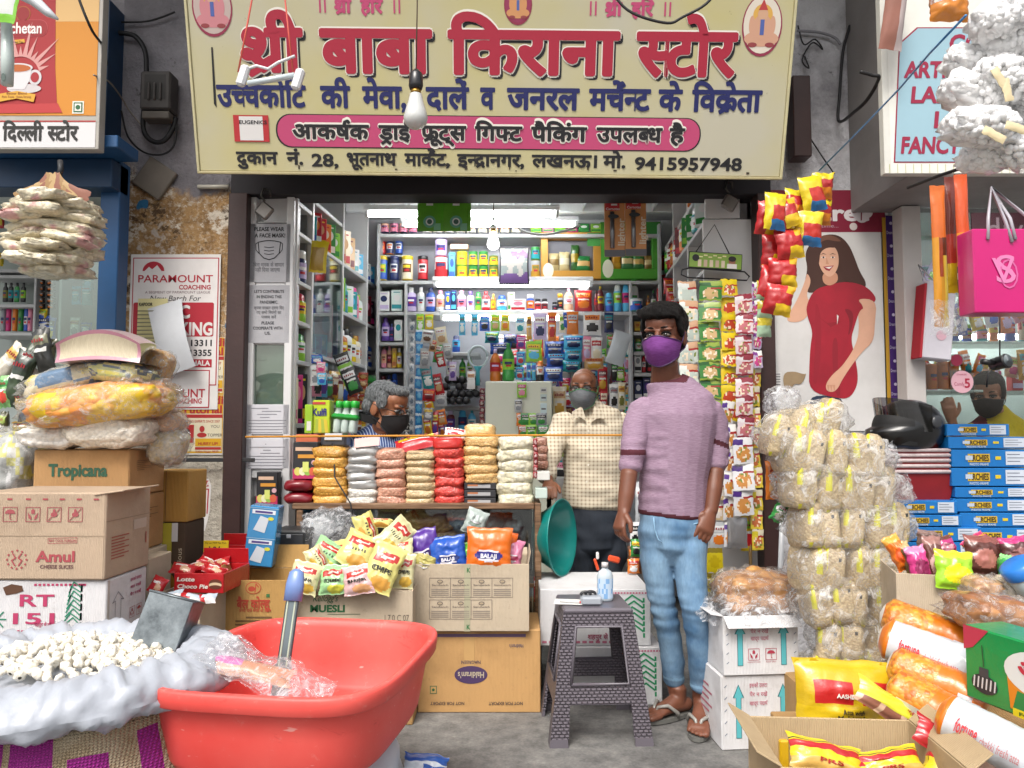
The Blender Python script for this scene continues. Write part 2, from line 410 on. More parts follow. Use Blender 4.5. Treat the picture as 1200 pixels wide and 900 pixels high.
part('upper_wall',bx(M_PEEL,XL1+.002,XR0-.002,YF,4.3,2.722,6),shop)
part('shade_slab',bx(mat('8d8a86',.9,.3),-6,6,2.9,YF-.002,3.95,4.1),shop)  # unseen slab above the view, added to shade the upper wall and sign
part('post',bx(M_MAROON,-1.458,-1.362,YF-.06,YF+.06,0,2.424),shop)
part('post',bx(M_MAROON,1.262,1.341,YF-.06,YF+.06,0,2.424),shop)
part('ceiling',bx(mat('d9dcdc',.6,.05),XL1+.01,XR0-.01,YF+.135,5.75,2.78,2.9),shop)
part('back_wall',bx(M_IN,XL1+.01,XR0-.01,5.66,5.76,0,2.778),shop)
def leanwall(xa,ya,xb,yb,th,z0,z1,m):
 d=V((xb-xa,yb-ya,0));L=d.length;a=math.degrees(math.atan2(d.y,d.x))
 return MB().box((L/2,0,(z0+z1)/2),(L,th,z1-z0),m,.003,T(xa,ya,0)@RZ(a))
LX0,LX1,RX0,RX1=-1.132,-.99,1.012,1.10
def lx(Y):return LX0+(LX1-LX0)/1.6*(Y-4)
def rx(Y):return RX0+(RX1-RX0)/1.6*(Y-4)
part('side_wall',leanwall(LX0-.3,4.09,LX1-.3,5.65,.04,0,2.775,M_IN),shop)
part('side_wall',leanwall(RX0+.24,4.09,RX1+.2,5.65,.04,0,2.775,M_IN),shop)
cb=MB()
for k in range(3):cb.box((0,4.35+k*.45,2.745),(2.3,.05,.068),mat('e2e6e6',.5,.05),.004)
for k in range(9):cb.box((-.95+k*.24,4.8,2.74),(.012,1.0,.05),mat('c9cfd0',.5,.05),0)
part('ceiling_batten',cb,shop)
# fluorescent tubes of the shop (they are lit)
def tube_light(x0,x1,Y,z,label,e):
 L=x1-x0;t=thing('tube_light',label,'lamp',((x0+x1)/2,Y,z),0,'lit tube lights in the shop')
 MB().box((0,0,.035),(L+.06,.05,.035),mat('e6e9ea',.4,.04),.006).build('housing',t)
 MB().tube([(-L/2,0,0),(L/2,0,0)],.016,emi('eef6ff',e),10).build('tube',t)
 for s in(-1,1):MB().box((s*(L/2+.012),0,.006),(.024,.03,.05),mat('dfe3e4',.4,0),.004).build('end_holder',t)
 return t
a=at(432,251,4.75);b=at(655,251,4.75);tube_light(a.x,a.x+1.17,4.75,a.z,'bright tube light across the shop ceiling, the nearer and upper one',24)
a=at(475,263,5.15);tube_light(a.x,a.x+1.15,5.15,a.z,'bright tube light across the shop ceiling, the farther and lower one',24)
a=at(512,333.5,5.33);b=at(690,333.5,5.33);tube_light(a.x,b.x,5.33,a.z,'thin lit tube under the shelf of cans on the back wall',12)
a=at(520,373,5.3);b=at(668,373,5.3);tube_light(a.x,b.x,5.3,a.z-.0,'lit tube behind the hanging packets under the bottle shelf',12)
# left neighbour
nb=thing('neighbour_shop','blue framed shop on the left with lit white shelves','shop',(-3,4,0))
M_BLUE=mat('1c5080',.45,.25,5,.15,30);M_BLUED=mat('163c60',.5,.25,5)
part('post',bx(M_BLUE,X(112,3.7),X(135,3.7),3.68,3.78,0,2.52),nb)
part('beam',bx(M_BLUED,-3.6,X(135,3.7)-.0,3.6,3.76,2.36,2.5),nb)
part('canopy_board',bx(M_BLUE,-3.6,X(141,3.56),3.46,3.66,2.502,2.56),nb)
part('side_wall',bx(M_BLUED,X(113,3.8),XL0-.004,3.8,4.5,0,3.4),nb)
part('back_wall',bx(mat('cfd8d4',.5,.08),-4.6,-2.3,5.6,5.7,0,2.9),nb)
part('ceiling',bx(mat('d4dcd8',.5,.05),-4.6,-2.07,3.79,5.6,2.62,2.7),nb)
part('upper_wall',bx(M_PEEL,-4.6,XL0-.006,4.2,4.4,2.705,6),nb)
a=at(3,237,5.0);tube_light(a.x-1.0,a.x+.02,5.0,a.z,'lit tube in the blue framed shop at the left edge',9)
# right neighbour
rb=thing('neighbour_shop','glass fronted gift shop on the right below the light blue signboard','shop',(3,4,0))
M_GREYW=mat('8f8b89',.8,.3,3,.3,30)
part('ceiling',bx(mat('d8dcda',.5,.05),XR1+.004,4.4,3.75,5.75,2.66,2.74),rb)
part('back_wall',bx(mat('bcd0c8',.5,.1),XR1+.004,4.4,5.7,5.8,0,2.66),rb)
part('upper_wall',bx(M_WHITEW,XR1+.004,4.6,4.1,4.3,2.745,6),rb)
part('sign_beam',bx(M_GREYW,X(1003,YF),4.4,3.3,YF-.004,2.335,3.75),rb,label='grey concrete beam box carrying the light blue signboard')
part('door_frame',bx(mat('c3bdb9',.6,.15,6),X(1052,3.9),X(1074,3.9),3.8,3.9,0,2.33),rb)
part('glass_front',bx(glassm('eef6f2',.015),X(1075,3.85),4.4,3.84,3.848,.85,2.33,0),rb)
part('low_wall',bx(mat('7a3030',.5,.2),X(1075,3.85),4.4,3.8,3.9,0,.85),rb)
a=at(1128,236,4.05);tube_light(a.x,a.x+.8,4.05,a.z,'lit tube inside the glass fronted gift shop',34)
a=at(1100,395,5.3);tube_light(a.x-.2,a.x+.9,5.3,a.z,'lit tube low inside the glass fronted gift shop',34)
# signboards and posters
def outline(pts,cx,cy,k):return[((p[0]-cx)*k+cx,(p[1]-cy)*k+cy)for p in pts]
def rrect(u0,v0,u1,v1,r,n=6):
 out=[]
 for cx,cy,a0 in((u1-r,v1-r,0),(u0+r,v1-r,90),(u0+r,v0+r,180),(u1-r,v0+r,270)):
  for k in range(n+1):a=R(a0+90*k/n);out.append((cx+r*math.cos(a),cy+r*math.sin(a)))
 return out
def ellip(u,v,a,b,n=28):return[(u+a*math.cos(6.2832*k/n),v+b*math.sin(6.2832*k/n))for k in range(n)]
def main_sign():
 c=at(574,204,3.6);s=thing('signboard','large cream signboard with red Hindi shop name above the open shop','sign',c)
 A=RY(.62)@RX(16.5)@FR
 W=2.765;U=lambda px,py=100:(px-574)/(692*(1+.055*(204-py)/204))*W
 Vv=lambda py,px=574:(204-py)/204*.815+.0*px
 t=NT('sign_enamel');n1=t.noise(1.4,4,.5);n2=t.noise(30,5,.7)
 k=t.mix(t.ramp(n1,[(.35,(0,0,0)),(.65,(1,1,1))]),'bdb47c','bab6a2');k=t.mix(t.ramp(n2,[(.68,(0,0,0)),(.74,(.6,.6,.6))]),k,'6b5a3a')
 t.base(k);t.P(Roughness=.35,Coat_Weight=.2)
 m=MB();m.M=A;m.box((0,.53,-.02),(W,1.06,.04),t.m,.004,Mx());b=m.build('board',s)
 fr=MB();fr.M=A;I=Mx()
 for u in(-W/2-.006,W/2+.006):fr.box((u,.53,-.018),(.012,1.07,.05),mat('c9c29a',.5,.2),.002,I)
 fr.box((0,-.006,-.018),(W+.024,.012,.05),mat('b9ae84',.5,.25),.002,I);fr.build('edge_trim',s)
 l=MB();l.M=A
 RED,BLK,WHT,NAVY,PINK=ink('a31b36'),ink('15151a'),ink('e6e2d8'),ink('161d5a'),ink('b8436e')
 def word(tx,x0,x1,py,hpx,m_,off,z,sh=(0,0)):
  dtext(l,tx,U((x0+x1)/2,py)+sh[0],Vv(py)+sh[1],hpx/204*.815,m_,z,I,U(x1,py)-U(x0,py),off)
 for tx,x0,x1 in(('श/ी',275,351),('बाबा',370,505),('िकराना',523,729),('{स}टोर',748,869)):
  word(tx,x0,x1,69,44,BLK,.042,.001,(.012,-.012));word(tx,x0-1,x1+1,69,45,WHT,.052,.003);word(tx,x0,x1,69,43.5,RED,.037,.0055)
 for tx,x0,x1 in(('उ{च}चकोिट',247,354),('की',371,407),('मेवा,',421,474),('दालें',497,549),('व',562,580),('जनरल',594,681),('मच^े{न}ट',692,766),('के',775,804),('िवक/ेता',815,899)):
  word(tx,x0,x1,119,22,NAVY,.036,.002)
 l.poly(rrect(U(318,155),Vv(176),U(826,155),Vv(138),.07),BLK,.0015,I);l.poly(rrect(U(320,155),Vv(174.8),U(824.5,155),Vv(139),.067),PINK,.0022,I)
 for tx,x0,x1 in(('आकष^क',338,430),('ड<ाई',441,480),('फ/ूट्स',491,546),('िग{फ}ट',556,613),('पैिकंग',623,690),('उपल{ब}ध',701,780),('है',788,807)):
  word(tx,x0-1,x1+1,158,17,WHT,.075,.003);word(tx,x0,x1,158,15,BLK,.034,.0055)
 for tx,x0,x1 in(('दुकान',271,321),('नं.',331,351),('28,',361,393),('भूतनाथ',403,463),('माक^ेट,',472,526),('इ{न}द/ानगर,',535,615),('लखनऊ।',624,702),('मो.',709,736),('9415957948',747,875)):
  if tx[0].isdigit():l.text(tx,U((x0+x1)/2,189),Vv(190),.055,BLK,.002,I,U(x1,189)-U(x0,189),.03)
  else:word(tx,x0,x1,188.5,13,BLK,.034,.002)
 for cx in(418,742):
  word('श/ी',cx-31,cx-10,21,13,PINK,.045,.002);word('हिर',cx-0,cx+28,21,13,PINK,.045,.002)
  for d in(-48,-42,41,47):l.rect(U(cx+d,21)-.004,Vv(28),U(cx+d,21)+.004,Vv(13),PINK,.002,I)
 for cx,cy,rx_,ry_,bgc,body in((241,24,23,31,'b9a7a0','c47f86'),(607,17,16,22,'8f2f52','c98f5e'),(899,37,23,33,'d8cfc0','c99a80')):
  k=.815/204;u,v=U(cx,cy),Vv(cy)
  l.poly(ellip(u,v,rx_*k,ry_*k),ink('8c2a46'),.002,I);l.poly(ellip(u,v+.004,rx_*k*.93,ry_*k*.93),ink(bgc),.0024,I)
  sc=ry_*k
  l.poly(ellip(u,v+.34*sc,.34*sc,.36*sc),ink('d2a44e'),.0027,I);l.poly(ellip(u,v-.42*sc,.6*sc,.26*sc),ink(body),.003,I);l.poly(ellip(u,v-.05*sc,.33*sc,.42*sc),ink(body),.0033,I)
  for sg in(-1,1):l.poly(ellip(u+sg*.36*sc,v+.02*sc,.1*sc,.3*sc),ink(body),.0031,I);l.poly(ellip(u+sg*.3*sc,v-.62*sc,.16*sc,.08*sc),ink('8d3b3f'),.0036,I)
  l.poly(ellip(u,v+.36*sc,.18*sc,.2*sc),ink('caa083'),.0036,I);l.poly([(u-.16*sc,v+.5*sc),(u+.16*sc,v+.5*sc),(u,v+.86*sc)],ink('b43a3a'),.0038,I);l.rect(u-.07*sc,v-.3*sc,u+.07*sc,v+.2*sc,ink('4b5fa0'),.004,I)
 l.poly([(U(240,66),Vv(66)),(U(242,66),Vv(66)),(U(247,130),Vv(132)),(U(244,130),Vv(128))],BLK,.0022,I)
 for k in range(16):
  u=-W/2+.1+rnd.random()*(W-.2);v=.01+rnd.random()*.03;l.rect(u,v,u+.004+.012*rnd.random(),v+.005+.016*rnd.random(),ink('3b3326'),.0023,I)
 l.build('lettering',s)
 k=MB();k.M=A
 k.rect(U(268,155),Vv(170),U(310,155),Vv(140),ink('b02a30'),.004,I);k.rect(U(275,155),Vv(168.5),U(303,155),Vv(141.5),ink('d6d4d2'),.0047,I)
 k.text('EUGENICS',U(291,147),Vv(148),.016,BLK,.0054,I,.13,.02)
 k.build('sticker',s)
main_sign()
def flat_sign(name,label,cat,x0,y0,x1,y1,Y,mbk,depth=.03,m=None,parts=None):
 a,b=at(x0,y1,Y),at(x1,y0,Y);s=thing(name,label,cat,((a.x+b.x)/2,Y,a.z))
 w_,h_=b.x-a.x,b.z-a.z
 mb=MB();mb.box((0,h_/2,-depth/2),(w_,h_,depth),m or pp('e8e6e0'),.002,FR)
 u=lambda px:(px-(x0+x1)/2)/(x1-x0)*w_;v=lambda py:(y1-py)/(y1-y0)*h_
 mbk(mb,u,v,w_/(x1-x0));mb.build(parts or 'board',s);return s
def tea(m,u,v,k):
 I=FR;m.rect(u(-40),v(136),u(117.5),v(26),ink('c07c18'),.002);m.rect(u(-40),v(26),u(117.5),v(-26),ink('caa46a'),.0022)
 m.rect(u(-40),v(173),u(118),v(143),ink('c9c7c8'),.002);m.rect(u(-40),v(143.5),u(118),v(142),ink('a3241f'),.0035)
 m.poly([(u(-35),v(126)),(u(70),v(124)),(u(66),v(80)),(u(63),v(-20)),(u(-35),v(-20))],ink('97131b'),.003)
 m.poly([(u(-35),v(134)),(u(77),v(133)),(u(71),v(122)),(u(-35),v(124))],ink('ab2a2c'),.0042)
 m.poly(rrect(u(-12),v(44),u(55),v(24),.035),ink('b2464a'),.004);m.poly(rrect(u(-11),v(43.4),u(54.4),v(24.6),.034),ink('8f1119'),.0047)
 m.text('Navchetan',u(17),v(34),.05,ink('e4dcd8'),.0055,I,k*62,.02)
 m.poly(ellip(u(24),v(17),.034,.036),ink('a05a20'),.004);m.poly(ellip(u(24),v(17),.03,.032),ink('8a1016'),.0046)
 m.poly([(u(4),v(49)),(u(27),v(47)),(u(28),v(51)),(u(5),v(54))],ink('c9962a'),.005);m.text('strong Leaf Tea',u(15),v(50.5),.01,ink('2a1a10'),.006,I,.08)
 for j in range(13):
  a=R(20+140*j/12);m.poly([(u(23)+.09*math.cos(a+.12),v(90)+.09*math.sin(a+.12)),(u(23)+(.14+.05*(j%3))*math.cos(a),v(90)+(.14+.06*(j%3))*math.sin(a)),(u(23)+.09*math.cos(a-.12),v(90)+.09*math.sin(a-.12))],ink('c48a86'),.0045+j*.0001)
 m.poly(ellip(u(29),v(105),.078,.022),ink('bdb7b8'),.006);m.poly(ellip(u(42),v(92),.03,.036),ink('c2bcbe'),.006);m.poly(ellip(u(42),v(92),.019,.024),ink('97131b'),.0066)
 m.poly([(u(4),v(80)),(u(38),v(80)),(u(36),v(95)),(u(30),v(106)),(u(12),v(106)),(u(6),v(95))],ink('cdc8ca'),.007);m.poly(ellip(u(21),v(81),.067,.022),ink('c4bfc0'),.0075);m.poly(ellip(u(21),v(81.5),.058,.017),ink('a85516'),.008)
 m.poly([(u(-4),v(112)),(u(21),v(108)),(u(44),v(112)),(u(42),v(121)),(u(21),v(117)),(u(-2),v(121))],ink('c9962a'),.0085);m.text('Better Blend',u(21),v(111),.011,ink('6a1a10'),.0095,I,.09);m.text('Rich Taste · Extra Strong',u(21),v(115),.01,ink('6a1a10'),.0095,I,.13)
 m.rect(u(89),v(134),u(103),v(119.5),ink('d8d6cc'),.004);m.rect(u(90.5),v(132.5),u(101.5),v(121),ink('1f5a34'),.0046);m.rect(u(92),v(131),u(100),v(122.5),ink('d8d6cc'),.0052);m.disc(u(96),v(126.8),.011,.011,ink('1f5a34'),.0058)
 dtext(m,'िद{ल}ली {स}टोर',u(51),v(157),.062,ink('15130f'),.004,I,k*93,.03)
flat_sign('signboard','orange tea signboard with a red packet and a cup of tea on the left','sign',-40,-26,122,175,3.4,tea,.05,mat('a8a49c',.5,.2))
def cos(m,u,v,k):
 RD=ink('8c1238');m.rect(u(1044),v(203),u(1330),v(-10),pp('d9d8d0'),.001)
 for j in range(30):
  m.rect(u(1042+j*9),v(203),u(1042.6+j*9),v(192.5),ink('a8a86a'),.002)
 m.poly([(u(1047),v(191)),(u(1320),v(191)),(u(1320),v(33)),(u(1078),v(33)),(u(1057),v(52))],RD,.0025);m.poly([(u(1048.6),v(189.8)),(u(1320),v(189.8)),(u(1320),v(34.5)),(u(1079),v(34.5)),(u(1058.3),v(53))],mat('8fb0bd',.5,.05),.0035)
 for tx,x,y,hh,wd in(('COSMETICS',1180,52,19,134),('ARTIFICIAL JEWELLERY',1175,83,18,228),('LADIES BAG',1135,112.5,18,134),('LADIES SUITS',1173,141.5,18,160),('FANCY CHOORIYAN',1152,171,18,194)):
  m.text(tx,u(x),v(y),hh*k,RD,.005,FR,wd*k,.035,'C',.12)
flat_sign('signboard','light blue signboard with dark red capital letters at the top right','sign',1037,-30,1320,203.5,3.26,cos,.04,pp('cfcec6'))
# lady poster on the right pier
def lady(m,u,v,k):
 g=NT('poster_print');g.base(g.mix(g.ramp(g.noise(6,6,.6),[(.3,(0,0,0)),(.7,(1,1,1))]),'c9c7c4','d8d6d4'));g.P(Roughness=.45)
 m.rect(u(903),v(505),u(1039),v(223),g.m,.002);m.rect(u(903),v(273),u(1036),v(223),ink('7f1230'),.0028)
 m.text('secret',u(975),v(250),.082,ink('dcd4d6'),.004,FR,.40,.03,'C');m.text('everytime...',u(965),v(265.5),.018,ink('b8909c'),.004,FR,.17)
 for j in range(4):
  a=R(90*j);m.disc(u(1010)+.024*math.cos(a),v(249)+.024*math.sin(a),.034,.034,ink('dcd4d6'),.004+j*.0002)
 m.line([(u(1000),v(250)),(u(1020),v(247))],.006,ink('7f1230'),.006);m.line([(u(1010),v(239)),(u(1009),v(259))],.006,ink('7f1230'),.006);m.disc(u(1000),v(266.5),.02,.02,ink('d0c4c0'),.006)
 SK,SK2,HR,RDD,NV=mat('dcaa8e',.45,.16,7),ink('c28c70'),ink('44281f'),mat('a8162c',.45,.32,5),ink('1f3048')
 def P(pts,mm,z):
  for _ in range(2 if len(pts)>4 else 0):pts=[((a[0]*(3-j)+b[0]*(1+j))/4,(a[1]*(3-j)+b[1]*(1+j))/4)for a,b in zip(pts,pts[1:]+pts[:1])for j in(0,2)]
  m.poly([(u(a),v(b))for a,b in pts],mm,z)
 P([(948,463),(984,466),(981,480),(972,492),(958,478),(946,480)],NV,.003)
 P([(958,280),(972,275),(985,277),(995,288),(1001,304),(1006,320),(1014,334),(1008,344),(996,342),(985,338),(962,342),(946,346),(944,332),(948,316),(945,300),(950,288)],HR,.0032);P([(962,277),(976,276),(988,284),(980,284),(968,281),(956,292)],ink('6e4838'),.0034)
 P([(947,320),(952,331),(945,347),(951,358),(947,372),(938,379),(925,379),(923,374),(936,352),(945,330)],SK,.0036)
 P([(1001,351),(1024,352),(1021,380),(1019,402),(1005,414),(985,442),(976,460),(966,460),(964,452),(972,440),(984,430),(1000,405),(1004,384)],SK,.004)
 P([(954,341),(972,335),(990,331),(1008,335),(1018,342),(1025,354),(1010,362),(1004,366),(998,385),(994,398),(997,415),(1001,440),(999,455),(990,468),(975,467),(946,459),(947,430),(949,405),(952,390),(946,372),(945,360)],RDD,.0044)
 P([(955,350),(962,372),(960,420),(955,452),(950,450),(955,400)],ink('921226'),.0046);P([(972,400),(980,395),(978,440),(982,465),(974,464)],ink('8c1124'),.0047);P([(986,362),(998,366),(996,385),(990,398),(994,376)],ink('7f0e20'),.0048);P([(958,372),(968,380),(984,378),(972,385)],ink('8a1022'),.0048);P([(979,370),(981,372),(979,382)],ink('d6d2cf'),.0052)
 P([(1001,351),(1024,353),(1021,380),(1019,402),(1005,414),(985,442),(976,460),(966,460),(964,452),(972,440),(984,430),(1000,405),(1005,380),(1010,362)],SK,.0056)
 for j in range(3):P([(966+j*3,452),(969+j*3,452),(967.5+j*3.4,460)],SK2,.0059+j*.0001)
 P([(964,321),(980,319),(982,331),(972,337),(964,333)],SK2,.0052)
 P([(959,292),(966,288),(976,288),(982,296),(983,310),(979,321),(972,327),(965,322),(960,311)],SK,.0056)
 P([(957,290),(967,285),(976,286),(981,292),(970,291),(962,297),(961,308),(957,330),(952,334),(953,310)],HR,.006);P([(981,292),(986,298),(990,318),(998,334),(988,330),(984,312)],HR,.006)
 for x in(965.5,976):m.poly(ellip(u(x),v(303),.011,.0045),ink('e3d8d2'),.0062);m.poly(ellip(u(x),v(303),.005,.005),HR,.0066);P([(x-4,300),(x,298),(x+4,300),(x,299)],HR,.0066)
 P([(969,303),(971.5,311),(968,311)],SK2,.0062);P([(965,314),(977,312.5),(972,319),(968,318)],ink('9c2f3a'),.0064);P([(967,314.8),(975.5,313.8),(971.5,316.6)],ink('e8e2dc'),.0068)
 m.rect(u(907),v(459),u(916),v(437),ink('dad8d6'),.006);[m.rect(u(908.5),v(440+j*3),u(914.5),v(439+j*3),ink('55555a'),.0066)for j in range(6)]
 P([(917,438),(930,436),(941,440),(944,438),(938,452),(930,450),(926,458),(919,460)],mat('a58d6c',.8,.3),.0062)
flat_sign('wall_poster','clothing poster of a woman in a red top on the white pier','poster',903,223,1040,505,YF-.004,lady,.003,pp('c4c2bf'),'sheet')
# coaching posters on the left pier
def coaching(m,u,v,k):
 RD,BL,WH=ink('a8182c'),ink('17171b'),pp('ddd9d6')
 def frame(x0,y0,x1,y1,z):
  m.rect(u(x0),v(y1),u(x1),v(y0),RD,z);m.rect(u(x0+1.2),v(y1-1.2),u(x1-1.2),v(y0+1.2),WH,z+.0006)
 frame(151,302,257,452,.001)
 m.poly([(u(163),v(318))]+[(u(176.5)+13.5*k*math.cos(R(180-18*j)),v(318)+12*k*math.sin(R(18*j)))for j in range(1,10)]+[(u(190),v(318))],RD,.0025)
 m.poly([(u(165),v(318.5)),(u(171),v(313)),(u(175),v(316)),(u(181),v(311)),(u(187),v(318.5))],WH,.0032)
 m.text('PARAMOUNT',u(204),v(327),9*k,RD,.0025,FR,92*k,.012);m.text('COACHING',u(228),v(337),5.4*k,RD,.0025,FR,39*k,.025)
 m.text('A SEGMENT OF PARAMOUNT LEAGUE',u(207),v(343),3*k,ink('6a4a50'),.0025,FR,80*k);m.text('New Batch For',u(204),v(350),6.5*k,BL,.0025,FR,62*k,.0,'C',.25)
 m.poly(rrect(u(153),v(395),u(252),v(355),.01),RD,.0022)
 m.text('SSC',u(208),v(366),15*k,WH,.0035,FR,30*k,.035);m.text('BANKING',u(214),v(386),15*k,WH,.0035,FR,74*k,.035)
 m.text('7800113311',u(222),v(402.5),7.4*k,BL,.0025,FR,57*k,.025);m.text('7800113355',u(222),v(414),7.4*k,BL,.0025,FR,57*k,.025)
 m.rect(u(153),v(431),u(251),v(421.5),RD,.0025);m.text('KAPOORTHALA',u(218),v(426),6*k,WH,.0035,FR,62*k,.03)
 frame(151,434,249,478,.0026);m.text('PARAMOUNT',u(203),v(461),10*k,RD,.0042,FR,82*k,.015);m.text('COACHING',u(222),v(470),6*k,RD,.0042,FR,36*k,.025)
def poster_sheet(name,label,x0,y0,x1,y1,Y,fn,m=None):return flat_sign(name,label,'poster',x0,y0,x1,y1,Y,fn,.002,m or pp('d9d6d2'),'sheet')
def tut(m,u,v,k):
 YL,RD=ink('c99a10'),ink('a3201f')
 for y0 in(395,463):
  m.rect(u(204),v(y0+68),u(263.5),v(y0+.5),YL,.0012);m.rect(u(205.5),v(y0+66),u(262.5),v(y0+22),pp('d6cdb0'),.0018)
  m.text('Trivedi',u(241),v(y0+6),9.5*k,RD,.002,FR,45*k,.03);m.text('Tutorial',u(237),v(y0+17),9.5*k,RD,.002,FR,50*k,.03)
  m.rect(u(205),v(y0+27),u(263),v(y0+23),RD,.0024);m.text('TUTORING EXPERTS SINCE 2007',u(235),v(y0+31),3*k,RD,.0026,FR,50*k,.01)
  m.rect(u(207),v(y0+56),u(228),v(y0+35),RD,.0024);m.poly(ellip(u(217),v(y0+47),6*k,7*k),ink('c0705a'),.003);m.poly(ellip(u(217),v(y0+43),6.4*k,4*k),ink('2c1a18'),.0034)
  m.poly(ellip(u(238),v(y0+40),3.2*k,4*k),RD,.0024);m.poly(ellip(u(238),v(y0+47),6*k,3*k),RD,.003);m.text('YOU',u(254),v(y0+37),3.6*k,ink('444044'),.0024);m.text('TOPPER',u(254),v(y0+47),3.6*k,ink('444044'),.0024)
  m.rect(u(230),v(y0+60),u(262),v(y0+51),YL,.003);m.text('HURRY UP!',u(246),v(y0+57),3.4*k,RD,.0036,FR,24*k,.02);m.rect(u(230),v(y0+64),u(262),v(y0+61),RD,.003);m.text('Indira Nagar 9839',u(245),v(y0+66),2.4*k,RD,.0036,FR,28*k)
poster_sheet('wall_poster','red and yellow tutoring notice pasted right of the white coaching poster',203,395,264,533,YF-.006,tut)
poster_sheet('wall_poster','white coaching poster with red border and phone numbers on the peeling pier',148,298,259,480,YF-.012,coaching)
def torn(m,u,v,k):
 RD,WH=ink('a8182c'),pp('ddd9d6')
 m.poly([(u(205),v(560)),(u(243),v(562)),(u(246),v(570)),(u(245),v(600)),(u(240),v(622)),(u(232),v(623)),(u(220),v(614)),(u(205),v(618))],WH,.002)
 m.rect(u(206),v(571),u(243),v(564),RD,.003);m.text('KAPOORTHALA',u(222),v(567.5),5*k,WH,.0036,FR,46*k,.03);m.line([(u(206),v(574)),(u(243),v(574)),(u(242),v(602))],1.4*k,RD,.003)
 m.text('PARAMOUNT',u(207),v(597),9*k,RD,.003,FR,62*k,.015);m.text('COACHING',u(214),v(607),5*k,RD,.003,FR,48*k,.02);m.text('LEAGUE',u(228),v(615),4*k,ink('4a3a40'),.003,FR,22*k)
a_=at(206,623,YF);s_=thing('wall_poster','torn lower piece of a red and white coaching poster above the biscuit boxes','poster',a_);mb=MB();torn(mb,lambda px:(px-206)/F*YF,lambda py:(623-py)/F*YF,YF/F);mb.build('sheet',s_)
def leaf(name,label,x0,y0,x1,y1,Y,m,curl=.05,tilt=0):
 a,b=at(x0,y1,Y),at(x1,y0,Y);W,Hh=b.x-a.x,b.z-a.z
 t=thing(name,label,'paper',((a.x+b.x)/2,Y,b.z));mb=MB();A=RY(tilt)@FR
 mb.grid(lambda i,j:((i-.5)*W,-j*Hh,curl*math.sin(j*2.2)*(.4+i)+.002),8,12,m,True,A);return t,mb
t_,mb=leaf('paper_notice','yellow handbill with small print on the coaching poster',160,350,197,425,YF-.016,pp('d8cf98'),.01)
mb.text('KAPOOR',-.035,-.03,.016,ink('2a2a28'),.006,FR,.07,.03);[mb.rect(-.07,-.07-j*.02,.03+.02*(j%3),-.064-j*.02,ink('77735a'),.02)for j in range(9)];mb.build('sheet',t_)
t_,mb=leaf('paper_sheet','blank pale sheet curling off the coaching poster',170,356,214,440,YF-.03,pp('c9ccd0'),.06,-17);mb.build('sheet',t_)
def strip(m,u,v,k):
 m.rect(u(1040),v(500),u(1043),v(255),ink('b58a24'),.002);m.rect(u(1043),v(500),u(1055),v(253),ink('3d1a66'),.0026)
 for j in range(9):
  m.rect(u(1051),v(282+j*27),u(1054),v(270+j*27),ink('b58a24'),.0034);m.disc(u(1047),v(262+j*27),.008,.008,ink('c9bfd6'),.0034);m.text('Dreamlite',u(1047),v(273+j*27),2.6*k,ink('c9bfd6'),.0036,FR@RZ(90)if 0 else FR,7*k)
flat_sign('sticker_strip','tall purple and gold sticker strip beside the woman poster','sticker',1039,252,1056,500,YF-.006,strip,.002,pp('b8b0a0'),'sheet')
flat_sign('price_card','narrow white corner of paper left of the coaching poster','paper',134,318,149,344,YF-.004,lambda m,u,v,k:m.text('T',u(143),v(331),.06,ink('1a1a1a'),.002,FR,None,.04),.002,None,'sheet')
# shelves and goods of the shop
CN=dict(white='e6e6e6',cream='e6dcc0',black='1c1c20',red='b8202a',maroon='6a1622',orange='dd7a24',yellow='dcc020',green='2f8a3c',lime='8cc63a',teal='1f8f98',blue='2a56b4',navy='1e2a5c',cyan='4fb0da',purple='5a3a94',lilac='c4b4da',pink='dd8aa4',magenta='c42a78',brown='6a4228',tan='c8a070',grey='8c9096',silver='b8bcc0',gold='c8982c',amber='b8641a',clear='c6d2d2',olive='7a7a30',peach='e2b090',pale='d8e4e0')
SEEN={}
ORD=['','second','third','fourth','fifth','sixth','seventh','eighth','ninth','tenth','eleventh','twelfth','thirteenth','fourteenth','fifteenth','sixteenth','seventeenth','eighteenth','nineteenth','twentieth']
def uniq(s_,how='from left'):
 SEEN[s_]=k=SEEN.get(s_,0)+1
 s_=s_ if k==1 else f"{ORD[min(k, 20) - 1]} {s_} {how}"
 while len(s_.split())>16 and ' with ' in s_ and ' and ' in s_.split(' with ',1)[1]:
  h,t=s_.split(' with ',1);s_=h+' with '+t.split(' and ',1)[1]
 return s_
M_CAPS={}
GM={}
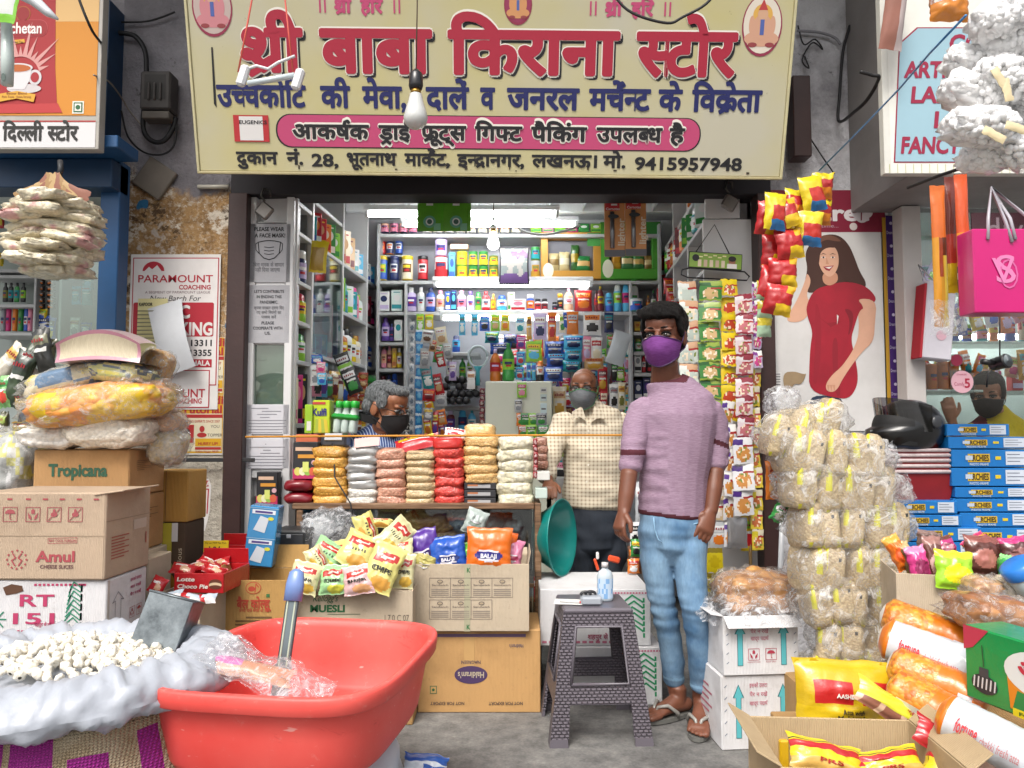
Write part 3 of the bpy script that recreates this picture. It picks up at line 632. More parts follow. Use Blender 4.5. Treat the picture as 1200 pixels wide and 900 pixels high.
def bottle_mesh(kind,w_,h_,body,cap,lab,seed=0):
 k=(kind,round(w_,3),round(h_,3),body,cap,lab)
 if k in GM:return GM[k]
 m=MB();B,Cc,L=pl(CN[body]),pl(CN[cap]),pp(CN[lab]);r=w_/2;P=[]
 if kind=='shampoo':
  P=[(r*.9,0),(r,.02*h_),(r,.2*h_),(r,.6*h_),(r*.92,.74*h_),(r*.5,.8*h_),(r*.5,.81*h_),(r*.5,.98*h_),(r*.4,h_)];ms=[B,B,L,B,B,Cc,Cc,Cc]
  m.lathe(P,ms,14,None,1,.6)
 elif kind=='can':
  P=[(r*.95,0),(r,.02*h_),(r,.12*h_),(r,.82*h_),(r,.84*h_),(r*1.03,.85*h_),(r*1.03,.98*h_),(r*.95,h_)];ms=[Cc,B,B,B,Cc,Cc,Cc]
  m.lathe(P,ms,16)
 elif kind=='tin':
  P=[(r*.97,0),(r,.01*h_),(r*.985,.04*h_),(r*.985,.45*h_),(r*.985,.96*h_),(r,.98*h_),(r*.95,h_)];ms=[Cc,Cc,L,B,Cc,Cc]
  m.lathe(P,ms,16)
 elif kind=='spray':
  P=[(r*.94,0),(r,.02*h_),(r,.3*h_),(r,.68*h_),(r*.9,.73*h_),(r*.8,.74*h_),(r*.78,.92*h_),(r*.5,h_)];ms=[B,B,L,B,B,Cc,Cc]
  m.lathe(P,ms,14)
 elif kind=='jar':
  P=[(r*.9,0),(r,.05*h_),(r,.15*h_),(r,.62*h_),(r,.7*h_),(r*.8,.76*h_),(r*.9,.77*h_),(r*.9,.97*h_),(r*.82,h_)];ms=[B,B,L,B,B,Cc,Cc,Cc]
  m.lathe(P,ms,14)
 elif kind=='pet':
  P=[(r*.85,0),(r,.04*h_),(r,.2*h_),(r*.93,.24*h_),(r*.96,.3*h_),(r*.96,.58*h_),(r,.62*h_),(r*.7,.78*h_),(r*.3,.88*h_),(r*.33,.885*h_),(r*.33,.98*h_),(r*.28,h_)];ms=[B,B,B,B,L,B,B,B,Cc,Cc,Cc]
  m.lathe(P,ms,16)
 elif kind=='box':
  m.box((0,0,h_/2),(w_,min(w_,.06),h_),B,.002);d=min(w_,.06)/2
  m.rect(-w_*.44,.1*h_,w_*.44,.3*h_,Cc,d+.0012);m.disc(0,.62*h_,w_*.3,h_*.16,L,d+.0012,FR,14)
  m.rect(-w_*.3,.86*h_,w_*.3,.9*h_,Cc,d+.0012)
 if kind in('shampoo','can','tin','spray','jar','pet'):
  dd=r*(.6 if kind=='shampoo' else 1);kk=cap if cap!=lab and cap!=body else 'navy'
  z0,z1={'can':(.25,.7),'tin':(.3,.8),'spray':(.34,.64),'jar':(.2,.58),'pet':(.33,.55),'shampoo':(.26,.56)}[kind]
  def cur(a):return math.sqrt(max(0,1-(a/r)**2))*dd+.0014
  def patch(u0,u1,v0,v1,mm,e=0):
   for i in range(4):
    a0,a1=u0+(u1-u0)*i/4,u0+(u1-u0)*(i+1)/4
    m.add([(a0,v0*h_,cur(a0)+e),(a1,v0*h_,cur(a1)+e),(a1,v1*h_,cur(a1)+e),(a0,v1*h_,cur(a0)+e)],[(0,1,2,3)],mm,True,FR)
  zz=z1-z0
  if kind in('can','tin'):patch(-r*.75,r*.75,z0+.1*zz,z1-.1*zz,L)
  patch(-r*.6,r*.6,z0+.52*zz,z0+.78*zz,ink(CN[kk]),.0008);patch(-r*.4,r*.45,z0+.2*zz,z0+.4*zz,ink(CN['red' if kk!='red' else 'navy']),.0008)
  patch(-r*.5,r*.1,z0+.44*zz,z0+.48*zz,ink('333338'),.0008)
 o=m.build('goods');me=o.data;bpy.data.objects.remove(o);GM[k]=me;return me
NOUN=dict(shampoo='shampoo bottle',can='drink mix canister',tin='food tin',spray='spray can',jar='jar',pet='drink bottle',box='carton')
NAME=dict(shampoo='shampoo_bottle',can='drink_canister',tin='food_tin',spray='spray_can',jar='jar',pet='drink_bottle',box='carton')
def good(kind,x0,x1,yt,yb,Y,body,cap,lab,where,noun=None,rz=0,pos=None,w_=None,h_=None,grp=None):
 c=pos if pos is not None else at((x0+x1)/2,yb,Y)
 w_=w_ or(x1-x0)/F*Y;h_=h_ or(yb-yt)/F*Y
 o=bpy.data.objects.new(NAME[kind]if not noun else noun.split(' with')[0].replace(' ','_'),bottle_mesh(kind,w_,h_,body,cap,lab));COL.objects.link(o);o.location=c;o.rotation_euler.z=R(rz)
 nn=noun or NOUN[kind]
 d=f"{body} {nn} with {cap} {'print' if kind == 'box' else 'lid' if kind in ('can', 'tin', 'jar') else 'cap'} and {lab} {'spot' if kind == 'box' else 'label'} {where}"
 tag(o,uniq(d),nn.split()[-1],grp or f"{nn}s {where}");return o
def hang(x0,x1,y0,y1,Y,base,band,spot,where,noun='packet',t_=.02,seed=None,rz=0,label=None,cat=None,group=None,tilt=0,rx_=0,pos=None,w_=None,h_=None,fn=None,res=(12,14),name=None,crk=.5):
 """a flexible packet hanging or standing at depth Y"""
 c=pos if pos is not None else at((x0+x1)/2,(y0+y1)/2,Y);w_=w_ or(x1-x0)/F*Y;h_=h_ or(y1-y0)/F*Y
 seed=rnd.random()*50 if seed is None else seed;b,k,s_=pk(CN.get(base,base)),pk(CN.get(band,band)),pk(CN.get(spot,spot));wt=pk('dcdcd8')
 def mf(u,v):
  if v>.93 or v<.06:return b
  if(u-.5)**2/.12+(v-.3)**2/.035<1:return s_
  if.62<v<.86 and.08<u<.92-.2*abs(v-.74):return k
  if.5<v<.57 and.2<u<.8:return wt
  return b
 m=MB();A=RY(tilt)@RX(rx_)@FR;bl=packet(m,w_,h_,t_,fn or mf,seed,res[0],res[1],A,crk)
 if not fn and w_>.035:
  d=ink('e8e4dc')if band in('red','blue','navy','maroon','green','purple','black','magenta','brown')else ink('8c1c24')
  for j in range(5):m.rect((-.33+j*.13)*w_,.21*h_,(-.25+j*.13)*w_,(.27+.02*(j%2))*h_,d,t_*.5+.003,A)
 o=m.build(name or noun.replace(' ','_'),None,c);o.rotation_euler.z=R(rz)
 tag(o,uniq(label or f"{base} {noun} with {band} band and {spot} picture {where}"),cat or noun.split()[-1],group or(f"{noun}s {where}" if len(where)>1 else None));return o
 # back wall unit
YB=5.62
bu=thing('wall_shelf','white back wall shelf unit with long boards and small side cubbies','shelf',(0,YB,0))
def board(x0,x1,py,Y=5.36,d=.26,th=.024,nm='shelf_board',z=None):
 a=at((x0+x1)/2,py,Y);return part(nm,bx(M_EDGE,X(x0,Y),X(x1,Y),Y,Y+d,(z or a.z)-th,(z or a.z),.003),bu)
def upright(xc,py0,py1,Y=5.352,d=.262,th=.02):
 a,b=at(xc,py1,Y),at(xc,py0,Y);part('divider',bx(M_EDGE,a.x-th/2,a.x+th/2,Y,Y+d,a.z,b.z,.002),bu)
board(440,776,274);board(440,776,329);board(443,776,365.5)
for x in(441,474,741,776):upright(x,330 if x in(474,741)else 262,512)
for y in(401,432,462):board(443,473,y)
for y in(389,412,437,470):board(743,776,y)
for y,x0,x1 in((413,519,562),(445,519,562),(476,519,562),(506,505,572)):board(x0,x1,y,5.2,.3)
part('back_panel',bx(mat('a4a6ae',.6,.1),X(441,5.6),X(776,5.6),5.61,5.63,.9,2.74),bu)
part('counter_cupboard',bx(M_LAM,X(441,5.3),X(776,5.3),5.2,5.6,0,1.1),bu)
W1,W2,W3='on the topmost back shelf','on the canister shelf','on the lit back shelf'
for i,x in enumerate(range(446,480,11)):good('tin',x,x+10,262,273,5.42,['peach','pink','peach','lilac'][i],'navy','pink',W1)
for i,x in enumerate(range(495,600,13)):good('tin',x,x+11,264,273,5.42,['red','orange','navy','red','lilac','navy','red','orange','blue'][i%9],'white','cream',W1)
for i,x in enumerate(range(622,700,14)):good('box',x,x+12,263,273,5.42,['lime','pink','lime','magenta','green','lime'][i%6],'green','white',W1)
for x,b,c_,l in((443,'red','red','orange'),(452.5,'navy','orange','white'),(463,'blue','navy','white')):good('can',x,x+9,279,298,5.5,b,c_,l,W2)
board(443,473,299,5.4,.2,.012)
for x,b,c_,l,wd in((443,'blue','yellow','lime',11),(456.5,'navy','navy','white',11),(470.5,'cream','yellow','brown',13.5),(489.5,'red','black','white',12)):good('can',x,x+wd,300,328.5,5.42,b,c_,l,W2)
good('tin',509,525,301,328.5,5.42,'white','red','red',W2);good('can',510,524,281,300.5,5.42,'lilac','lilac','purple',W2,'lilac drink tin');good('box',526,533.5,296,328.5,5.42,'cyan','blue','blue',W2);good('box',528,549,287,293,5.42,'peach','pink','pink',W2,'low carton')
for i,(x,b)in enumerate(((535,'yellow'),(549,'green'),(561,'green'),(573,'olive'))):
 for r in(0,1):good('tin',x,x+(13 if i==0 else 11),295+r*17+(i==3)*(5-5*r),311.5+r*17,5.42,b,'green' if i else 'lime','yellow',f"in the {'upper' if r == 0 else 'lower'} row of tins")
good('tin',622,633,305,328.5,5.42,'silver','olive','gold',W2);good('tin',622,633,290,304.5,5.42,'green','green','teal',W2)
def gift(x0,x1,y0,y1,c,lid,name,label,items):
 Y=5.4;a,b=at(x0,y1,Y),at(x1,y0,Y);W,Hh=b.x-a.x,b.z-a.z;t=thing(name,label,'gift box',((a.x+b.x)/2,Y,a.z));m=MB();bw=Hh*.15
 for(u0,v0,u1,v1)in((-W/2,0,W/2,bw*1.2),(-W/2,Hh-bw,W/2,Hh),(-W/2,bw*1.2,-W/2+bw,Hh-bw),(W/2-bw,bw*1.2,W/2,Hh-bw)):m.box(((u0+u1)/2,(v0+v1)/2,-.03),(u1-u0,v1-v0,.06),mat(c,.5,.15,8),.002,FR)
 m.box((0,Hh/2,-.055),(W-.01,Hh-.01,.008),mat(lid,.6,.1),.001,FR);m.build('box_frame',t);m=MB()
 m.rect(W/2-bw*1.9,Hh*.7,W/2-.004,Hh-.006,ink('3d8a3c'),.0015);m.build('corner_label',t);m=MB();m.disc(-W*.38,Hh*.18,W*.09,Hh*.16,ink('d8d8c0'),.0015);m.build('printed_label',t)
 for j,(u,wd,hh,k1,k2)in enumerate(items):
  m=MB();packet(m,wd,hh,.03,lambda uu,vv,k1=k1,k2=k2:pk(k2)if.35<vv<.7 else pk(k1),j+3,10,12,T(u,-.0,bw*1.2+hh/2)@T(0,.028,0)@FR);m.build('food_pouch',t)
gift(634,704,272,327,'c08a30','6a6a72','gift_box','open gold gift hamper box with nut pouches on the back shelf',[(-.12,.075,.13,'b8a878','8a7040'),(-.045,.075,.14,'c0b080','d8d0b0'),(.03,.06,.19,'2c5a24','a08a20'),(.085,.11,.11,'1f7a3c','d8b070')])
gift(704,774,260,327,'4a9a2c','23262c','gift_box','open green gift hamper box with jars on the back shelf',[(-.1,.07,.13,'d8a41c','c89018'),(-.02,.09,.12,'2c7a3c','d8c48a'),(.06,.08,.11,'2c7a3c','c8a45a'),(.13,.06,.1,'8a6a30','d8c48a')])
hang(584,621,289,334,5.25,'purple','lilac','pale','under the hanging bulb','gift pouch',.015,label='dark framed purple and white picture box hanging beside the bulb',cat='box',fn=lambda u,v:pk('2a2830')if u<.06 or u>.94 or v<.05 or v>.95 else pk('6a4a86')if v<.28+.1*nz(u*5,1,2)else pk('8a6a98')if abs(v-.8-.1*nz(u*7,3,1))<.07 and u>.4 else pk('c0bab4')if nz(u*4,v*4,7)>-.1 else pk('8f9a98'),res=(20,24),crk=.1)
row=[('shampoo',476,488,337,'lilac','white','purple'),('shampoo',489,497.5,336,'white','white','pale'),('shampoo',499,510,337,'blue','navy','lilac'),('shampoo',511,521,340,'white','pink','peach'),('box',522,528,342,'blue','white','yellow'),('box',528.5,535,340,'navy','cyan','cyan'),('shampoo',535.5,546,340,'white','pink','pink'),('shampoo',547,556,341,'white','purple','lilac'),('spray',557,564,342,'lime','green','green'),('shampoo',565,574,341,'red','red','white'),('shampoo',575,581,344,'orange','gold','yellow'),('spray',582.5,594,346,'cyan','blue','white'),('box',595,603,343,'cream','green','white'),('box',598,616,351,'white','red','pink'),('jar',617,626,345,'blue','white','orange'),('jar',626.5,634,350,'white','black','red'),('jar',634.5,642,350,'white','black','maroon'),('jar',647,653,354,'grey','black','black'),('jar',653,660,344,'grey','gold','black'),('pet',660.5,672,338,'peach','pink','white'),('pet',696,702,340,'maroon','maroon','red'),('pet',699,708,335,'maroon','yellow','yellow'),('spray',709,718.5,343,'blue','cyan','cyan'),('spray',719,728.5,333,'cyan','pale','lime'),('spray',729,737.5,333,'cyan','cyan','magenta'),('shampoo',738,748.5,327,'pale','green','white'),('pet',757,762,346,'brown','gold','amber'),('pet',763,769,340,'black','green','white'),('box',770,775,338,'red','white','yellow')]
for k,x0,x1,yt,b,c_,l in row:good(k,x0,x1,yt,365,5.4-.02*(x0==598),b,c_,l,W3)
good('tin',738.5,753,350,364.5,5.3,'white','teal','blue',W3,'white tub')
hang(673,694,340,365,5.4,'red','orange','orange',W3,'snack bag',.05);hang(677,692,333,350,5.46,'silver','white','grey',W3,'foil bag',.04)
WL='in the left cubbies'
for k,x0,x1,yt,yb,b,c_,l in(('box',444,457,342,365,'white','lilac','navy'),('box',459,472,340,365,'pale','teal','white'),('shampoo',447,456.5,372,399.5,'purple','purple','lilac'),('shampoo',456,462,379,399.5,'purple','navy','navy'),('box',462.5,472,375,399.5,'white','pale','teal'),('shampoo',446.5,453,404,431,'pink','brown','peach'),('shampoo',453.5,459,405,431,'peach','pink','maroon'),('box',459.5,465,408,431,'gold','amber','yellow'),('shampoo',465,470.5,408,431,'yellow','white','white'),('jar',446,452,441,461,'pink','maroon','white'),('spray',453,458,439,461,'white','navy','lilac'),('spray',458.5,466,438,461,'navy','blue','blue')):good(k,x0,x1,yt,yb,5.42,b,c_,l,WL)
WR='in the right cubbies'
for k,x0,x1,yt,yb,b,c_,l in(('box',743,750,377,388.5,'gold','yellow','amber'),('jar',744,752,397,411.5,'green','olive','pale'),('box',743,751,415,436.5,'white','black','grey'),('pet',752,757,415,436.5,'red','red','white'),('box',758,764,418,436.5,'black','red','grey'),('box',743,752,446,469,'navy','white','white'),('box',753,762,443,469,'navy','white','purple'),('box',764,773,445,469,'black','silver','navy')):good(k,x0,x1,yt,yb,5.42,b,c_,l,WR)
WA='in the middle alcove'
good('spray',530,539,393,412.5,5.3,'blue','navy','cyan',WA);good('pet',538,546,420,444.5,5.3,'green','green','lime',WA);good('pet',547,555,418,444.5,5.3,'lime','green','white',WA);good('shampoo',523,532,418,444.5,5.3,'lilac','white','white',WA)
for x in(521,529,537,545,553):
 for j,y in enumerate((475,467,459,451)):
  if(x+j)%11==3:continue
  c=at(x+3+(j%2)*3.6,y,5.22);m=MB();m.lathe([(.022,0),(.024,.004),(.024,.17),(.017,.18),(.012,.2),(.012,.21)],[pl('1c1c20'),pl('1c1c20'),pl(CN[('black','maroon')[(x+j)%3==0]]),pl('8c9096'),pl('1c1c20')],12,RX(-90)@T(0,0,-.2));o=m.build('dark_bottle',None,c+V((0,0,.024)))
  tag(o,uniq('dark bottle lying end on in the stack in the middle alcove'),'bottle','dark bottles stacked end on')
for x,b,c_,l,k in((523,'maroon','lilac','purple','shampoo'),(537,'cyan','cyan','navy','spray'),(548,'cyan','teal','white','pet')):good(k,x,x+10,481,505.5,5.25,b,c_,l,'on the lowest alcove shelf')
a=at(560,418,5.0);t=thing('mosquito_racket','blue electric mosquito racket hanging in the middle of the shop','racket',a);kx=5/F
m=MB();pts=[(11*kx*math.cos(j*.2618),0,12.5*kx*math.sin(j*.2618))for j in range(25)];m.tube(pts,.009,pl('b8c8cc'),8);m.build('rim',t)
m=MB()
for j in range(-9,10):
 h=math.sqrt(max(0,1-(j/10)**2));m.box((j*1.05*kx,0,0),(.0018,.0018,23*kx*h),mat('7c8488',.4,0,met=1),0);m.box((0,.002,j*1.2*kx),(20*kx*h,.0018,.0018),mat('7c8488',.4,0,met=1),0)
m.build('wire_mesh',t);m=MB();m.tube([(0,0,-11.5*kx),(0,0,-17*kx),(0,0,-19*kx),(0,0,-34*kx)],[.03,.012,.013,.016],pl('3aa4b4'),10);m.build('handle',t)
good('pet',574,587,409,447,5.05,'amber','lilac','red','on the white cabinet top','orange drink bottle with');good('pet',588.5,603,402,447,5.05,'green','green','lime','on the white cabinet top','large green drink bottle with')
a,b=at(569,700,4.95),at(646,448,4.95);t=thing('white_cabinet','pale cream cabinet with stickers behind the counter','cabinet',((a.x+b.x)/2,5.0,0));m=MB();m.box((0,0,b.z/2),(b.x-a.x,.3,b.z),mat('d8dccb',.35,.06,4),.006);m.build('cabinet_body',t)
m=MB();m.box((.0,-.155,b.z-.14),(.015,.012,.08),mat('9a9c94',.3,0,met=.8),.003);m.build('handle',t)
hang(606,617,448,466,4.82,'lime','magenta','pink','on the white cabinet','small packet',.01);hang(603,612,468,483,4.82,'silver','black','grey','on the white cabinet','small packet',.01)
for i,(x,c_)in enumerate(((607,'orange'),(612,'green'),(621,'lime'),(630,'grey'),(609,'amber'),(618,'lime'),(632,'green'))):hang(x-2,x+11,484+(i>3)*14,499+(i>3)*14,4.8-.01*i,c_,'black' if i%2 else 'white','green','at the cabinet corner','small packet',.012)
for i,(x,y,hh)in enumerate(((637,457,6),(637,466,8),(637,479,13))):
 a=at(x,y,4.845);o=MB().box((0,0,0),(.04,.002,hh*4.8/F),pp(['d2d4d0','c8d8d8','cfe2e6'][i]),.0005).rect(-.014,-.006,.014,.004,ink('5a5a60'),.0022).build('sticker',None,a);tag(o,uniq(['small pale barcode sticker on the cream cabinet','small round logo sticker on the cream cabinet','tall pale blue sticker on the cream cabinet'][i]),'sticker')
for x in(556,568):good('can',x,x+8,497,512,4.7,'cream','white','pink','behind the counter','paper cup tub')
# packets hanging in front of the back shelf
WH='under the bottle shelf'
hs_=[(488,497,368,388,'lime','yellow','white'),(498,508,368,386,'yellow','lime','white'),(538,545.5,368,393,'cyan','teal','pale'),(552.5,560,368,393,'cyan','teal','white'),(562,574,371,388,'blue','cyan','black'),(575,586,369,388,'lime','yellow','tan'),(587,597,369,388,'yellow','lime','orange'),(604,615,371,391,'pale','cyan','teal'),(605,616,393,409,'magenta','lilac','purple'),(605,615,412,428,'cyan','blue','red'),(604,614,430,445,'cyan','blue','red'),(617,623,370,398,'gold','brown','tan'),(625,641,367,398,'lilac','white','navy'),(642,652,366,400,'orange','red','red'),(655,663,368,390,'cream','lime','green'),(664,678,365,392,'orange','silver','orange'),(660,668,366,384,'blue','navy','blue'),(683,705,365,393,'white','orange','black'),(708,719,366,390,'navy','teal','black'),(616,635,400,424,'lime','yellow','cyan'),(617,622,425,446,'cyan','blue','blue'),(623,628,425,446,'cyan','blue','cyan')]
for q in hs_:hang(q[0],q[1],q[2],q[3],5.2+.02*rnd.random(),q[4],q[5],q[6],WH,'hanging packet',.012)
good('spray',629,637,423,446,5.15,'black','orange','white','on the white cabinet top')
for i,(x0,x1,y0,y1,c_,k)in enumerate(((568,585,389,402,'teal','lime'),(574,600,402,415,'blue','navy'),(590,606,392,402,'blue','white'),(638,662,400,420,'blue','navy'),(640,664,412,432,'blue','cyan'),(660,684,393,410,'cyan','blue'),(661,682,409,424,'cyan','teal'),(659,681,422,436,'teal','cyan'),(637,660,430,447,'blue','pale'))):hang(x0,x1,y0,y1,5.1-.01*i,c_,k,'navy','in the blue heap above the cabinet','soap pack',.06)
for i,(x0,x1,y0,y1,c_,k,s_)in enumerate(((682,693,394,424,'pink','white','lilac'),(692,706,395,424,'white','red','cream'),(684,708,418,434,'tan','amber','gold'),(700,712,430,460,'red','maroon','gold'),(647,664,453,492,'cream','tan','gold'),(703,712,456,490,'red','cream','amber'),(714,725,450,480,'white','grey','black'),(724,733,448,480,'cream','gold','olive'),(716,724,425,446,'black','green','black'),(722,732,430,446,'lime','black','cream'),(711,721,392,408,'green','red','tan'),(716,728,392,404,'brown','red','black'))):hang(x0,x1,y0,y1,5.05,c_,k,s_,'hanging on the back wall','food packet',.03)
hang(714,736,388,428,5.0,'silver','white','white','by the right cubbies','clear pouch',.03,label='pale grey plastic pouch hanging near the right cubbies',cat='pouch',rx_=0,tilt=18,fn=lambda u,v:mat('c4ccd2',.25,.1))
ART=[2]
def strip_of(x0,x1,y0,y1,n_,Y,fn,label,lean=0,sway=.0,t_=.008,name='sachet_strip',group='hanging sachet strips',rz=0,res=(8,10),wild=0):
 a,b=at((x0+x1)/2,y0,Y),at((x0+x1)/2,y1,Y);W=(x1-x0)/F*Y;Hh=(a.z-b.z)/n_;t=thing(name,label,'sachets',a,rz,group);protos=[]
 for v in range(min(5,n_)):
  m=MB();ART[0]=rnd.random()*60;packet(m,W,Hh*1.0,t_,fn,rnd.random()*40,res[0],res[1],FR,.9,.05);protos.append(m.build('sachet',t))
 for i in range(n_):
  o=protos[i]if i<len(protos)else dup(protos[i%len(protos)],parent=t)
  q_=rnd.uniform;o.location=(sway*math.sin(i*1.7)+lean*i*Hh+q_(-.05,.05)*W,q_(-.01,.01),-Hh*(i+.5+q_(-.06,.06)));o.rotation_euler=(R(q_(-9,9)),R(q_(-4,4)+wild*q_(-16,16)),R(q_(-12,12)))
 return t
def two(c1,c2,c3,sp=.2):return lambda u,v:pk(c2)if(u-.5)**2/.1+(v-.42)**2/.06<1 else pk(c3)if v>.78 else pk(c1)
strip_of(487,495,386,512,9,4.95,two('2c86c8','5ab0dc','c8dce8'),'long blue sachet strip hanging left of the alcove');strip_of(480,486,378,512,11,5.1,two('c8ccd0','6a7a8a','e0e0e0'),'grey white sachet strip hanging beside the blue one');strip_of(474,480,480,512,4,4.9,two('2a2a2c','d0ccc4','8a8478'),'black and white sachet strip behind the seated man')
for i,(x0,x1,y0,y1,c_,k,s_)in enumerate(((494,508,387,402,'white','grey','brown'),(510,524,383,404,'cream','white','tan'),(492,504,408,432,'silver','white','grey'),(494,508,430,456,'teal','grey','white'),(508,518,402,425,'green','white','red'),(511,521,412,430,'red','green','white'),(495,510,456,470,'red','orange','maroon'),(497,508,466,480,'yellow','red','orange'),(508,519,438,462,'red','maroon','tan'),(509,524,458,476,'silver','white','grey'),(496,508,478,492,'grey','yellow','white'),(496,506,486,512,'yellow','red','amber'),(506,514,482,512,'red','yellow','purple'),(512,523,480,498,'orange','maroon','tan'),(514,522,494,512,'purple','red','amber'),(519,530,402,420,'silver','pale','grey'),(503,512,398,412,'tan','red','brown'),(526,535,424,446,'lilac','white','purple'))):hang(x0,x1,y0,y1,4.9+.015*(i%5),c_,k,s_,'in the cluster left of the alcove','hanging packet',.025,tilt=rnd.uniform(-14,14))
strip_of(562,568,455,512,8,5.0,two('6a1c28','b8a8a0','8c2a34'),'dark red sachet strip hanging left of the cream cabinet')
t_=hang(547,557,435,456,4.95,'white','tan','white','under the racket','doll card',.012,label='small card with a figure in white under the blue racket',cat='card')
# left wall unit
lu=thing('wall_shelf','white left wall shelf unit running into the shop with glass bay','shelf',(LX0,4,0));LA=math.degrees(math.atan2(1.6,LX1-LX0))
def lboard(Y0,Y1,z,d=.22,th=.024):part('shelf_board',MB().box(((Y1-Y0)/2*1.004,d/2,z-th/2),((Y1-Y0)*1.004,d,th),M_EDGE,.003,T(lx(Y0),Y0,0)@RZ(LA)),lu)
def lpost(Y,z0,z1,d=.23,th=.026):part('divider',MB().box((0,d/2-.004,(z0+z1)/2),(th,d,z1-z0),M_LAM,.003,T(lx(Y),Y,0)@RZ(LA)),lu)
for Y in(4.0,4.235,4.78,5.33):lpost(Y,.86,2.76)
for Y0,Y1,z in((4.015,5.6,2.262),(4.015,4.22,2.42),(4.25,4.76,2.5),(4.015,4.22,2.0),(4.015,4.22,1.786),(4.015,4.22,1.575),(4.25,4.76,1.635),(4.795,5.6,1.955),(4.795,5.6,1.655),(4.795,5.6,1.35),(4.25,4.76,1.36),(4.015,5.6,.98)):lboard(Y0,Y1,z)
part('back_panel',leanwall(LX0-.21,4.02,LX1-.21,5.6,.012,.2,2.76,mat('9a9ca4',.6,.1)),lu)
part('glass_pane',leanwall(lx(4.255)-.006,4.255,lx(4.76)-.006,4.76,.005,1.64,2.235,glassm('d8ece8',.1)),lu)
def lrow(Y0,Y1,z,specs,where):
 n_=len(specs);e=(Y1-Y0)/n_
 for i,(k,b,c_,l,h_)in enumerate(specs):
  Y=Y0+(i+.5)*e;w_=min(e*.95,.14)
  good(k,0,0,0,0,Y,b,c_,l,where,None,42,V((lx(Y)-.012-w_*.5,Y,z+.001)),w_,h_*1.08)
LW='on the left wall shelf'
lrow(4.03,4.22,2.001,[('jar','white','navy','blue',.1),('jar','navy','white','lilac',.17)],LW+' near the mask notice');lrow(4.03,4.22,1.787,[('spray','orange','orange','red',.16),('spray','lime','red','yellow',.15)],LW+' near the mask notice');lrow(4.03,4.22,1.576,[('jar','lilac','white','olive',.1),('spray','lime','green','white',.14)],LW+' near the lower notice')
lrow(4.26,4.76,2.263,[('box','teal','blue','white',.14),('box','red','white','orange',.18),('box','red','yellow','tan',.17),('box','orange','red','cream',.16),('box','green','white','pale',.18),('box','lime','green','white',.15)],LW+' above the glass');lrow(4.8,5.58,2.263,[('box','tan','red','cream',.2),('box','cream','red','tan',.22),('box','tan','maroon','white',.2),('box','white','teal','pale',.15),('box','cyan','white','pale',.14),('box','pale','blue','white',.13),('box','white','blue','teal',.12),('box','cyan','blue','white',.12)],LW+' at top')
lrow(4.8,5.58,1.956,[('box','lime','yellow','green',.2),('spray','teal','teal','teal',.19),('box','white','lime','pale',.18),('box','teal','white','cyan',.16),('shampoo','pink','magenta','pink',.2),('shampoo','pale','lime','white',.17),('box','black','grey','maroon',.18),('box','maroon','black','pink',.19),('box','black','magenta','grey',.17)],LW+' behind the glass bay');lrow(4.8,5.58,1.656,[('shampoo','pink','red','magenta',.2),('shampoo','amber','white','yellow',.18),('shampoo','white','black','pale',.2),('shampoo','yellow','black','white',.19),('shampoo','cream','gold','white',.18),('shampoo','white','amber','brown',.19),('shampoo','white','navy','blue',.18),('shampoo','blue','white','white',.18)],LW+' of shampoos')
lrow(4.27,4.75,1.636,[('box','cyan','blue','blue',.09),('box','blue','cyan','cyan',.1),('box','cyan','blue','white',.12),('box','pink','white','lilac',.3),('box','lilac','blue','white',.28)],'behind the left glass pane');lrow(4.02,4.22,1.24,[('box','cream','pink','red',.22),('box','magenta','black','pink',.24),('box','black','yellow','tan',.25)],'beside the white cabinet');lrow(4.27,4.75,1.361,[('box','pale','grey','white',.2),('box','grey','teal','pale',.22),('jar','grey','grey','silver',.24),('jar','clear','grey','silver',.24)],'below the left glass pane');lboard(4.015,4.22,1.24)
for i,(x0,x1,y0,y1,c_,k,s_)in enumerate(((364,374,428,452,'white','pale','grey'),(371,381,424,437,'pink','white','magenta'),(372,382,437,451,'cyan','pale','blue'),(365,378,416,426,'blue','cyan','white'))):hang(x0,x1,y0,y1,4.2,c_,k,s_,'taped on the left glass bay','small packet',.01,rz=-60 if 0 else 20)
hang(363,384,282,320,4.14,'c8a82c','c8a82c','b08a3c','on the left shelves','yellow pouch',.03,label='yellow zip pouch hanging from the left shelf above the glass',cat='pouch',tilt=5,fn=lambda u,v:pk('d8c020')if u<.12 or u>.86 or v>.8 or v<.1 else pk('a8862c'))
strip_of(420,431,436,480,5,4.75,two('a8562c','d8b070','c0351f'),'red gold chain of small snack packets on the left wall');strip_of(430,441,440,476,4,4.9,two('1f7a34','2c9a44','145a24'),'green chain of small snack packets on the left wall');strip_of(408,420,455,480,3,4.75,two('c8502c','e09a70','8a2a20'),'orange chain of snack packets below the black pouches')
for i,(x,y,c_)in enumerate(((404,430,'black'),(409,442,'lime'),(412,448,'black'))):hang(x-9,x+9,y-17,y+14,4.5-.02*i,c_,'white','green','hanging from the left shelf','face wash pouch',.02,tilt=-22)
r=random.Random(21);CC=['red','orange','yellow','green','lime','teal','blue','cyan','purple','lilac','pink','magenta','white','cream','silver','gold','brown','tan','black','maroon','pale','grey']
for y in range(392,560,17):
 for x in range(520,742,15):
  if(x<566 and y<512)or(566<x<648 and y>445)or r.random()<.12 or(x<600 and y>500):continue
  c_,k,s_=r.sample(CC,3);w_=r.uniform(11,18);h_=r.uniform(16,27);hang(x,x+w_,y,y+h_,5.42+.06*r.random(),c_,k,s_,'behind on the back panel',r.choice(['food packet','soap pack','spice packet','foil packet']),.03,tilt=r.uniform(-9,9),res=(8,10))
